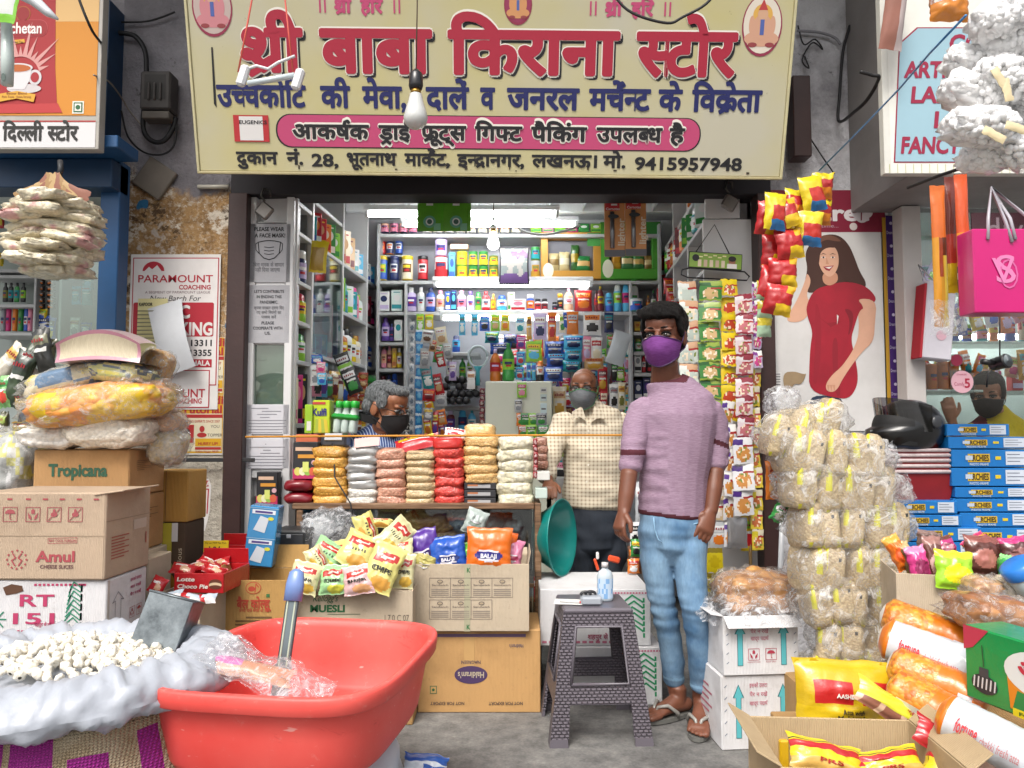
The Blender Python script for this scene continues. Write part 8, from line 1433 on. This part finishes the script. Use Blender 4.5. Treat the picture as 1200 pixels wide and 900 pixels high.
def head(px_,py_,Y,h_,rz,tilt=0,roll=0):return T(*at(px_,py_,Y))@RZ(rz)@RY(roll)@RX(tilt)@SCL(*(h_/.23,)*3)
def head_shape(b,M):
 ell(b,(0,.014,.03),(.074,.094,.086),M);ell(b,(0,-.022,-.03),(.061,.07,.078),M);ell(b,(0,-.06,-.09),(.027,.026,.024),M);ell(b,(0,-.045,.05),(.06,.045,.045),M)
 for s in(-1,1):ell(b,(s*.042,-.012,-.066),(.022,.036,.03),M);ell(b,(s*.03,-.076,.024),(.026,.014,.009),M);ell(b,(s*.044,-.056,-.018),(.021,.023,.02),M);ell(b,(s*.076,.018,-.006),(.009,.021,.033),M)
 limb(b,[((0,-.084,.016),.009,.008),((0,-.097,-.006),.011,.012),((0,-.103,-.024),.016,.013)],M);ell(b,(0,-.08,-.056),(.024,.014,.011),M)
def face_parts(p,M,hair,iris='1c1008',brow=True):
 for s in(-1,1):
  m=MB();m.grid(lambda u,v:(s*.031+.0165*math.cos(6.283*u)*math.sin(3.1416*v),-.0745+.0125*math.sin(6.283*u)*math.sin(3.1416*v),.004-.0085*math.cos(3.1416*v)),16,8,mat('8f837b',.3,0),True,M,True);m.disc(s*.031-.001,.0045,.0078,.0078,ink(iris),.0876,M@FR,14);m.disc(s*.031+.001,.0065,.0015,.0015,emi('ffffff',.3)if 0 else ink('d8d8d8'),.0882,M@FR,8)  # the small pale disc is a glint painted onto the iris
  m.tube([(s*.031+.018*math.cos(R(a)),-.084-.0035*math.sin(R(a))+.004*abs(math.cos(R(a))),.0045+.0085*math.sin(R(a)))for a in range(0,181,20)],.0034,hair,6,M);m.build('eye',p)
  if brow:m=MB();m.tube([(s*(.014+.036*q),-.0925+.022*q*q,.0285+.0045*math.sin(q*3)-.004*q*q)for q in(0,.25,.5,.75,1)],[.0026,.0036,.0036,.0028,.0012],hair,6,M);m.build('eyebrow',p)
def maskp(p,M,m_,edge,name='face_mask'):
 def f(u,v):
  a=R(-82+164*u);c=math.cos(a);zt=-.007-.024*(1-c)+.006*max(0,c-.9)*10;zb=-.118+.052*(1-c)**.8;z=zb+(zt-zb)*v;bl=.012*math.sin(v*3.14)*c
  return(math.sin(a)*(.079-.012*(1-v)),-(.022+(.078+bl+(.012 if v>.55 else.012*v/.55))*c**1.15)+.025*(1-v)**2*c+.002*nz(u*8,v*6,1),z)
 m=MB();m.grid(f,34,16,m_,True,M);m.grid(lambda u,v:tuple(V(f(u,v))*.985),34,16,m_,True,M);m.tube([f(k/20,1)for k in range(21)],.0028,edge,6,M);m.tube([f(k/20,0)for k in range(21)],.0028,edge,6,M);o=m.build(name,p)
 for s in(0,1):m=MB();e,g=V(f(s,.9)),V(f(s,.15));x=-.082 if s==0 else.082;m.tube([e,(x,.0,.012),(x,.03,.016),(x*.98,.036,-.02),(x*.96,.012,-.045),g],.0022,edge,6,M);m.build('ear_loop',o)
def hand(b,wrist,knuck,back,thumb_dir,L=.085,curl=.5,w_=.078):
 """palm, four unequal bent fingers and a thumb; back = direction the back of the hand faces"""
 wv,kv=V(wrist),V(knuck);d=(kv-wv).normalized();bk=V(back).normalized();sd_=d.cross(bk).normalized();sg=1 if sd_.dot(V(thumb_dir))>0 else-1;sd_*=sg
 limb(b,[(wv,.026,.019),(wv.lerp(kv,.5),w_*.44,.018),(kv,w_*.5,.014)],None,sd_)
 for i,(o_,l)in enumerate(((.38,.9),(.13,1),(-.12,.95),(-.36,.76))):
  p0=kv+sd_*o_*w_-d*.008;c0=curl*(1+.12*i);a1=(d-bk*c0*.5).normalized();a2=(d-bk*c0*1.3).normalized();a3=(d-bk*c0*2.4).normalized();p1=p0+a1*L*l*.5;p2=p1+a2*L*l*.3;p3=p2+a3*L*l*.22
  limb(b,[(p0,.0095,.0095),(p1,.009,.009),(p2,.008,.008),(p3,.0068,.0065)],None,sd_)
 p0=wv.lerp(kv,.3)+sd_*w_*.34;p1=p0+(d*.7+sd_*.55-bk*.3).normalized()*.038;p2=p1+(d+sd_*.1-bk*.3).normalized()*.034
 limb(b,[(p0,.014,.013),(p1,.0115,.011),(p2,.0085,.008)],None,bk)
def foot(b,heel,toe,ankle):
 h,t_,a=V(heel),V(toe),V(ankle);d=(t_-h).normalized();s=d.cross(V((0,0,1))).normalized();up=V((0,0,1))
 limb(b,[(h+up*.03,.03,.028),(h.lerp(t_,.4)+up*.034,.034,.03),(h.lerp(t_,.68)+up*.024,.044,.02),(h.lerp(t_,.82)+up*.018,.043,.014)],None,s);limb(b,[(a,.033,.036),(h.lerp(t_,.22)+up*.05,.031,.04),(h.lerp(t_,.5)+up*.035,.034,.024)],None,s)
 for i,(o_,l,r)in enumerate(((.032,.98,.014),(.013,1.0,.01),(-.004,.97,.0095),(-.02,.92,.009),(-.035,.86,.009))):limb(b,[(h.lerp(t_,.76)+s*o_*foot.sg+up*.016,r,r),(h.lerp(t_,l)+s*o_*foot.sg+up*.012,r,r*.85)],None,s)
foot.sg=1
def flipflop(p,heel,toe,c):
 h,t_=V(heel),V(toe);d=(t_-h);L=d.length;M=T(*h)@Mx.Rotation(math.atan2(d.y,d.x),4,'Z');m=MB()
 pts=[(L*(.5-.54*math.cos(R(a))),(.038+.014*(.5-.5*math.cos(R(a))))*math.sin(R(a))*(1 if a<180 else 1))for a in range(0,360,12)];m.prism(pts,.016,pl(c),M@T(0,0,.002),0);o=m.build('flip_flop',p);m=MB()
 for s in(-1,1):m.tube([(L*.8,0,.004),(L*.74,s*.012,.045),(L*.6,s*.036,.052),(L*.42,s*.05,.02),(L*.38,s*.046,.0)],[.005,.007,.008,.008,.006],pl('8c8a84'),8,M)
 m.build('toe_strap',o)
def glasses(p,M,c='1c1c1c'):
 m=MB();F_=mat(c,.3,0,met=.5)
 for s in(-1,1):
  m.tube([(s*.032+.024*math.cos(R(a)),-.098+.008*abs(math.cos(R(a)))*(s*math.cos(R(a))>0),.0+.016*math.sin(R(a)))for a in range(0,361,24)],.0018,F_,6,M);m.tube([(s*.056,-.09,.004),(s*.079,-.03,.008),(s*.08,.02,.006)],.0018,F_,6,M)
 m.tube([(-.008,-.1,.004),(0,-.103,.007),(.008,-.1,.004)],.0018,F_,6,M);o=m.build('spectacles',p);m=MB()
 for s in(-1,1):m.poly([(s*.032+.022*math.cos(R(a)),.0+.0145*math.sin(R(a)))for a in range(0,360,24)],glassm('e8ecec',.12),.0985,M@FR)
 m.build('lens',o)
def cloth(kind,c,c2=None):
 t=NT(kind+'_cloth');
 if kind=='heather':a=t.noise(40,4,.7,t.obj((1,1,9)));t.base(t.mix(t.ramp(a,[(.3,(0,0,0)),(.72,(1,1,1))]),c,c2));t.P(Roughness=.85);t.bump(t.noise(240,2),.15,.002)
 elif kind=='check':
  sx=t.n('SeparateXYZ');t.set(sx.inputs[0],t.obj());k=[]
  for ax,f in((0,48),(2,48)):k.append(t.ramp(t.math('FRACT',t.math('MULTIPLY',t.math('ADD',sx.outputs[ax],5),f)),[(.55,(0,0,0)),(.62,(1,1,1))]))
  bw=t.math('MULTIPLY',k[0],k[1]);t.base(t.mix(t.math('ADD',t.math('MULTIPLY',bw,.3),t.math('MULTIPLY',t.math('ADD',k[0],k[1]),.3)),c,c2));t.P(Roughness=.85)
 elif kind=='stripe':
  sx=t.n('SeparateXYZ');t.set(sx.inputs[0],t.obj());q=t.math('FRACT',t.math('MULTIPLY',t.math('ADD',t.math('ADD',sx.outputs[0],5),t.math('MULTIPLY',sx.outputs[1],.6)),70));t.base(t.mix(t.ramp(q,[(.7,(0,0,0)),(.78,(1,1,1))]),c,c2));t.P(Roughness=.85)
 else:
  a=t.noise(4,5,.6,t.obj((1.2,1.2,.8)));b=t.noise(120,3,.6,t.obj((1,1,.25)));k=t.mix(t.ramp(a,[(.35,(0,0,0)),(.65,(1,1,1))]),c,c2);t.base(t.mix(1,k,t.ramp(b,[(.3,(.86,)*3),(.7,(1.05,)*3)]),'MULTIPLY'));t.P(Roughness=.85);t.bump(b,.2,.002)
 return t.m
def rel(o_):return lambda px_,py_,Y:at(px_,py_,Y)-o_
def fold(sx,sz,amp,amp2=0):return lambda p:amp*nz(p.x*sx+p.z*3,p.y*sx,p.z*sz)+amp2*nz(p.x*30,p.y*30,p.z*34)
# young man in the purple top
O=V((.71,3.25,0));q=rel(O);man=thing('person','young man in heather purple top, light jeans and purple mask standing by the stool','person',O);MI=T(*-O)
SK=skinm('714735');Hm=MI@head(778,395,3.18,.245,-27,3);hd=MB();head_shape(hd,Hm);Y0=3.22
TOR=[(q(787,604,Y0),.131,.098),(q(789,560,Y0),.132,.102),(q(792,510,Y0),.147,.11),(q(793,486,Y0),.16,.108),(q(791,473,Y0),.15,.094),(q(789,462,Y0),.127,.082),(q(785,453,Y0),.092,.072),(q(780,446,Y0),.06,.06)]
AR=[(q(828,480,3.23),.05,.052),(q(837,498,3.245),.049,.052),(q(839,520,3.25),.045,.047),(q(838,546,3.24),.042,.043)];AL=[(q(754,480,3.21),.05,.052),(q(747,498,3.19),.048,.05),(q(743,520,3.17),.043,.045),(q(738,548,3.15),.039,.041)]
b=hd;limb(b,[(q(779,425,3.2),.054,.058),(q(779,448,3.23),.06,.062)]);limb(b,[(p,a*.9,c*.9)for p,a,c in TOR])
limb(b,[(p,a*.85,c*.85)for p,a,c in AR]+[(q(838,554,3.22),.037,.039),(q(836,575,3.19),.036,.036),(q(833,600,3.16),.027,.024)]);limb(b,[(p,a*.85,c*.85)for p,a,c in AL]+[(q(737,556,3.13),.035,.037),(q(734,580,3.11),.033,.034),(q(731,600,3.09),.026,.022)])
hand(b,q(833,598,3.16),q(826,622,3.13),(.25,-1,.1),(-1,0,0),.082,.55,.082);hand(b,q(731,598,3.09),q(725,619,3.07),(-.9,-.5,.1),(.6,-.8,0),.075,.95,.074)
LGL=[(q(769,625,3.23),.07,.09),(q(768,655,3.23),.066,.086),(q(776,705,3.24),.055,.066),(q(785,750,3.29),.049,.058),(q(790,797,3.34),.046,.052)];LGR=[(q(808,625,3.21),.072,.09),(q(808,655,3.19),.069,.086),(q(813,710,3.14),.055,.064),(q(819,755,3.17),.049,.058),(q(822,803,3.23),.046,.052)]
h1,t1,h2,t2=V((.745,3.34,.018))-O,V((.545,3.23,.018))-O,V((.79,3.27,.018))-O,V((.715,3.045,.018))-O
for L_,an in((LGL,q(793,812,3.33)),(LGR,q(821,820,3.25))):limb(b,[(p,a*.78,c*.78)for p,a,c in L_]+[(an,.034,.038)])
foot.sg=-1;foot(b,h1,t1,q(795,806,3.32));foot.sg=-1;foot(b,h2,t2,q(821,812,3.25))
fuse(b,'body',man,.0042,[SK],None,None,3);HB=hairm('060505','120e0d')
face_parts(man,Hm,HB);maskp(man,Hm,cloth('heather','5c2468','7c3f8c'),pl('3a1650'))
hm_=MB();ell(hm_,(0,.03,.056),(.09,.092,.08),Hm);ell(hm_,(0,.055,.0),(.08,.06,.074),Hm);ell(hm_,(0,-.014,.092),(.082,.09,.046),Hm);ell(hm_,(.012,-.068,.086),(.064,.034,.028),Hm);ell(hm_,(-.04,-.05,.09),(.04,.04,.03),Hm)
for s in(-1,1):ell(hm_,(s*.073,-.012,.038),(.014,.034,.044),Hm)
for k in range(17):r=random.Random(k);x=-.07+k*.0088;limb(hm_,[((x,-.07-.02*math.cos(x*18),.098),.012,.01),((x+.006,-.082-.018*math.cos(x*18),.082),.008,.006),((x+.012+.006*r.random(),-.084-.016*math.cos(x*18),.066+.012*r.random()-.1*abs(x)*(abs(x)>.045)),.003,.003)],Hm)
fuse(hm_,'hair',man,.0045,[HB],None,lambda p:.006*nz(p.x*30+p.z*30,p.y*40,p.z*14)+.004*nz(p.x*90+p.z*50,p.y*90,p.z*40),2)
TEE,MAR=cloth('heather','7e6278','a08a9c'),cloth('plain','451420','54202c');sh=MB();limb(sh,[(TOR[0][0]-V((0,0,.014)),.12,.09)]+[(p,a+.012,c+.012)for p,a,c in TOR[:5]]+[(q(785,455,Y0),.106,.084),(q(780,450.5,Y0),.084,.08),(q(779,446.5,Y0),.074,.074)],None,V((1,0,0)),False);limb(sh,[(p,a+.01,c+.01)for p,a,c in AR],None);limb(sh,[(p,a+.01,c+.01)for p,a,c in AL],None)
zb_r,zhem=q(848,521,3.25).z,q(789,600,Y0).z
nk_=q(779,449.6,3.22)
def tee_pick(p):
 if p.z>nk_.z and(p.x-nk_.x)**2+(p.y-nk_.y)**2<.0105:return 1
 if p.x>.125 and abs(p.z-zb_r-.35*(.17-p.x))<.011:return 1
 if p.x<-.165 and abs(p.z-zb_r+.03)<.011:return 1
 return 1 if p.z<zhem-.006-.1*p.x else 0
fuse(sh,'shirt',man,.0055,[TEE,MAR],tee_pick,lambda p:.011*max(0,nz(p.x*7+p.z*6,p.y*4,p.z*3.5+4))+.006*nz(p.x*9+p.z*7,p.y*5,p.z*4)+(.007*nz(p.x*9,2,p.z*30)if abs(p.x-.05)>.13 and p.z<1.2 else 0),4)
JN,ST_=cloth('denim','4a6f92','88a8c2'),cloth('plain','8ab0cc','7aa0c0');je=MB();limb(je,[(q(789,594,Y0),.139,.1),(q(789,622,Y0),.143,.11),(q(788,640,Y0),.13,.104)]);[limb(je,L_)for L_ in(LGL,LGR)]
def jfold(p):k=math.exp(-((p.z-.47)/.1)**2)+.8*math.exp(-((p.z-.78)/.07)**2)+.6*math.exp(-((p.z-.2)/.06)**2);return.012*k*nz(p.x*6+p.z*10,p.y*6,p.z*26)+.004*nz(p.x*9,p.y*9,p.z*12)
fuse(je,'jeans',man,.0055,[JN,ST_],lambda p:1 if abs(p.z-.163-.0*p.x)<.006 else 0,jfold,3)
m=MB();m.tube([q(x,y,3.125-.0*x)for x,y in((781,604),(783,611),(790,616),(802,617),(818,613))],.0035,ST_,6);m.tube([q(x,y,3.118)for x,y in((766,606),(767,620),(771,632),(776,636))],.003,ST_,6);m.build('pocket_seam',man);flipflop(man,h1,t1,'6a6a66');flipflop(man,h2,t2,'6a6a66')
# older man in the checked shirt
O=V((.42,4.3,0));q=rel(O);man=thing('person','older bald man in cream checked shirt, glasses and grey mask behind the stool','person',O);MI=T(*-O);SK2=skinm('7c5038');Hm=MI@head(684,456,4.22,.225,-14,2);b=MB();head_shape(b,Hm);Y0=4.28
TOR=[(q(697,592,Y0),.165,.12),(q(697,560,Y0),.16,.128),(q(696,520,Y0),.165,.125),(q(695,500,Y0),.172,.11),(q(693,488,Y0),.14,.085),(q(690,479,Y0),.075,.065)]
AL=[(q(662,496,4.28),.062,.062),(q(649,520,4.22),.055,.057),(q(640,545,4.12),.048,.05),(q(641,556,4.03),.042,.044)];AR=[(q(727,496,4.3),.06,.06),(q(733,520,4.36),.052,.054),(q(733,545,4.42),.048,.05),(q(722,565,4.45),.042,.044)]
limb(b,[(q(687,474,4.25),.05,.055),(q(690,488,4.28),.058,.06)]);limb(b,[(p,a*.88,c*.88)for p,a,c in TOR]);limb(b,[(p,a*.8,c*.8)for p,a,c in AL]+[(q(643,566,3.97),.026,.024)]);limb(b,[(p,a*.8,c*.8)for p,a,c in AR]);hand(b,q(643,565,3.97),q(644,572,3.9),(0,-.3,1),(1,0,0),.08,.4,.08);hand(b,q(722,566,4.45),q(714,582,4.46),(0,1,.2),(0,0,1),.08,.4,.08)
LG=[[(q(680+d,600,4.3),.09,.1),(q(680+d,650,4.28),.085,.095),(q(680+d*.9,700,4.27),.065,.07),(V((-.1+d*.0045,.0,.1)),.055,.06)]for d in(0,36)]
for i,L_ in enumerate(LG):limb(b,[(p,a*.75,c*.75)for p,a,c in L_]);foot.sg=-1;foot(b,V((-.1+i*.17,.06,0)),V((-.13+i*.17,-.18,0)),V((-.1+i*.17,.02,.1)))
fuse(b,'body',man,.0048,[SK2],None,None,3);GH=hairm('2c2826','6a6662');face_parts(man,Hm,GH);maskp(man,Hm,cloth('heather','55585c','6e7276'),pl('2c7a4a'));glasses(man,Hm)
hm_=MB();ell(hm_,(0,.06,.015),(.072,.052,.062),Hm);[ell(hm_,(s*.072,.025,.02),(.008,.04,.035),Hm)for s in(-1,1)];fuse(hm_,'hair',man,.005,[GH],None,lambda p:.003*nz(p.x*70,p.y*70,p.z*70),2)
CHK=cloth('check','d4cab4','94806a');sh=MB();limb(sh,[(p,a+.014,c+.014)for p,a,c in TOR]);limb(sh,[(p,a+.012,c+.012)for p,a,c in AL]);limb(sh,[(p,a+.012,c+.012)for p,a,c in AR])
fuse(sh,'shirt',man,.006,[CHK],None,lambda p:.014*nz(p.x*5+p.z*8,p.y*5,p.z*8)+.008*nz(p.x*9,p.y*8,p.z*22),3);m=MB()
for s,pts in((-1,[(682,476),(671,482),(670,491),(679,488),(688,494)]),(1,[(697,476),(707,482),(711,491),(702,490),(692,494)])):m.prism([(q(x,y,4.13).x,q(x,y,4.13).z)for x,y in pts],.012,CHK,T(0,4.15-O.y,0)@FR,.012)
m.build('collar',man);m=MB();[m.disc(q(x,y,4.1).x,q(x,y,4.1).z,.006,.006,pl('d8d0c0'),-(4.125-O.y)+.0,FR,10)for x,y in((690,505),(690,524),(690,545),(688,565))];m.build('shirt_buttons',man)
NVY=cloth('plain','20262f','2a323e');je=MB();limb(je,[(q(696,588,Y0),.16,.12),(q(697,620,Y0),.165,.125),(q(697,640,Y0),.15,.115)]);[limb(je,L_)for L_ in LG];fuse(je,'trousers',man,.007,[NVY],None,lambda p:.014*nz(p.x*9+p.z*9,p.y*6,p.z*13),3)
# seated man at the left
O=V((-.68,4.05,0));q=rel(O);man=thing('person','grey haired man in blue striped shirt and black mask sitting behind the counter','person',O);MI=T(*-O);Hm=MI@head(453,479,4.02,.265,68,14);b=MB();head_shape(b,Hm);Y0=4.08
TOR=[(V((-.02,.06,.5)),.16,.13),(q(444,560,Y0),.165,.125),(q(443,535,Y0),.175,.12),(q(444,519,Y0),.16,.1),(q(446,508,Y0),.095,.075),(q(447,502,Y0),.07,.065)]
AL=[(q(412,530,4.1),.062,.06),(q(404,570,4.05),.052,.052),(V((-.06,-.12,.82)),.042,.042)];AR=[(q(478,532,4.06),.06,.058),(q(484,572,3.98),.05,.05),(V((.1,-.14,.84)),.042,.042)]
limb(b,[(q(450,494,4.03),.055,.06),(q(447,510,4.06),.062,.065)]);limb(b,[(p,a*.88,c*.88)for p,a,c in TOR]);[limb(b,[(p,a*.8,c*.8)for p,a,c in A_])for A_ in(AL,AR)];hand(b,(-.06,-.12,.82),(-.02,-.16,.8),(0,-.3,1),(1,0,0),.08,.5);hand(b,(.1,-.14,.84),(.06,-.17,.82),(0,-.3,1),(-1,0,0),.08,.5)
LG=[[(V((s*.09,.06,.5)),.09,.085),(V((s*.1,-.14,.49)),.075,.07),(V((s*.1,-.2,.42)),.06,.06),(V((s*.1,-.12,.1)),.045,.05)]for s in(-1,1)];[(limb(b,[(p,a*.78,c*.78)for p,a,c in L_]),foot(b,V((s*.1,-.06,0)),V((s*.11,-.29,0)),V((s*.1,-.1,.1))))for s,L_ in zip((-1,1),LG)]
fuse(b,'body',man,.005,[skinm('8a5a3e')],None,None,3);GR2=hairm('26282a','8a8e90');face_parts(man,Hm,GR2);maskp(man,Hm,cloth('plain','131315','1a1a1d'),pl('121214'));glasses(man,Hm)
hm_=MB();ell(hm_,(0,.03,.05),(.083,.088,.076),Hm);ell(hm_,(0,.06,.0),(.076,.056,.066),Hm);ell(hm_,(0,-.03,.088),(.066,.06,.03),Hm);[ell(hm_,(s*.075,-.012,.034),(.009,.03,.036),Hm)for s in(-1,1)];fuse(hm_,'hair',man,.005,[GR2],None,lambda p:.004*nz(p.x*60,p.y*60,p.z*40),1)
m=MB();m.grid(lambda u,v:tuple(V(((.078+.008*v)*math.cos(R(40+250*u-55))*1.05,.045+.075*math.sin(R(40+250*u-55)),-.075+.035*v))),24,4,cloth('plain','121214','18181a'),True,Hm);m.build('mask_band',man)
STR=cloth('stripe','2c4272','a8b4cc');sh=MB();limb(sh,[(p,a+.014,c+.014)for p,a,c in TOR]);[limb(sh,[(p,a+.012,c+.012)for p,a,c in A_])for A_ in(AL,AR)];fuse(sh,'shirt',man,.007,[STR],None,fold(6,9,.012),3);je=MB();[limb(je,L_)for L_ in LG];limb(je,[(V((0,.06,.54)),.16,.12),(V((0,.05,.46)),.17,.13)]);fuse(je,'trousers',man,.009,[NVY],None,fold(6,9,.012),3)
carton('wooden_crate','plain box seat under the striped shirt man',410,488,600,640,4.02,.34,CB3,None,0,'seat',None,0,.4)
# woman behind the gift shop glass
O=V((2.62,4.35,0));q=rel(O);man=thing('person','woman with black hair and black mask in yellow and maroon behind the shop glass','person',O);MI=T(*-O);Hm=MI@head(1158,462,4.3,.23,-38,14);b=MB();head_shape(b,Hm);Y0=4.36
TOR=[(q(1170,640,Y0),.17,.13),(q(1170,560,Y0),.15,.115),(q(1170,515,Y0),.16,.12),(q(1169,497,Y0),.15,.09),(q(1168,485,Y0),.07,.06)];AL=[(q(1142,505,4.3),.05,.05),(q(1128,540,4.2),.044,.045),(q(1120,512,4.12),.036,.036)];AR=[(q(1196,505,4.4),.05,.05),(q(1206,560,4.4),.044,.044),(q(1200,600,4.3),.034,.034)]
limb(b,[(q(1164,476,4.33),.045,.05),(q(1167,492,4.36),.052,.055)]);limb(b,[(p,a*.88,c*.88)for p,a,c in TOR]);limb(b,[(p,a*.8,c*.8)for p,a,c in AL]+[(q(1115,492,4.1),.024,.022)]);limb(b,[(p,a*.8,c*.8)for p,a,c in AR]);hand(b,q(1115,492,4.1),q(1112,478,4.09),(-.4,-.8,.3),(1,0,0),.075,.5,.07);hand(b,q(1200,600,4.3),q(1196,615,4.28),(.3,-1,0),(-1,0,0),.075,.5,.07);limb(b,[(q(1170,640,Y0),.13,.11),(V((0,0,.3)),.1,.1),(V((0,0,.06)),.1,.12)])
fuse(b,'body',man,.0055,[skinm('b08062')],None,None,3);face_parts(man,Hm,HB);maskp(man,Hm,cloth('plain','131315','1a1a1d'),pl('121214'))
hm_=MB();ell(hm_,(0,.03,.05),(.084,.088,.078),Hm);ell(hm_,(0,.06,-.01),(.078,.058,.08),Hm);ell(hm_,(0,-.03,.086),(.07,.064,.034),Hm);ell(hm_,(0,.1,.0),(.045,.045,.045),Hm);[ell(hm_,(s*.076,-.005,.02),(.011,.036,.05),Hm)for s in(-1,1)];fuse(hm_,'hair',man,.006,[HB],None,lambda p:.004*nz(p.x*50,p.y*50,p.z*30),1)
YW,MR=cloth('plain','c8b41c','d4c43a'),cloth('plain','7a2030','8e3040');sh=MB();limb(sh,[(p,a+.014,c+.014)for p,a,c in TOR]);[limb(sh,[(p,a+.012,c+.012)for p,a,c in A_[:2]])for A_ in(AL,AR)];limb(sh,[(q(1170,640,Y0),.16,.13),(V((0,0,.3)),.17,.15),(V((0,0,.06)),.18,.16)]);fuse(sh,'dress',man,.008,[YW,MR],lambda p:1 if p.z<1.0 or abs(p.x+.03-(p.z-1.2)*.3)<.045 else 0,fold(7,8,.012),3)
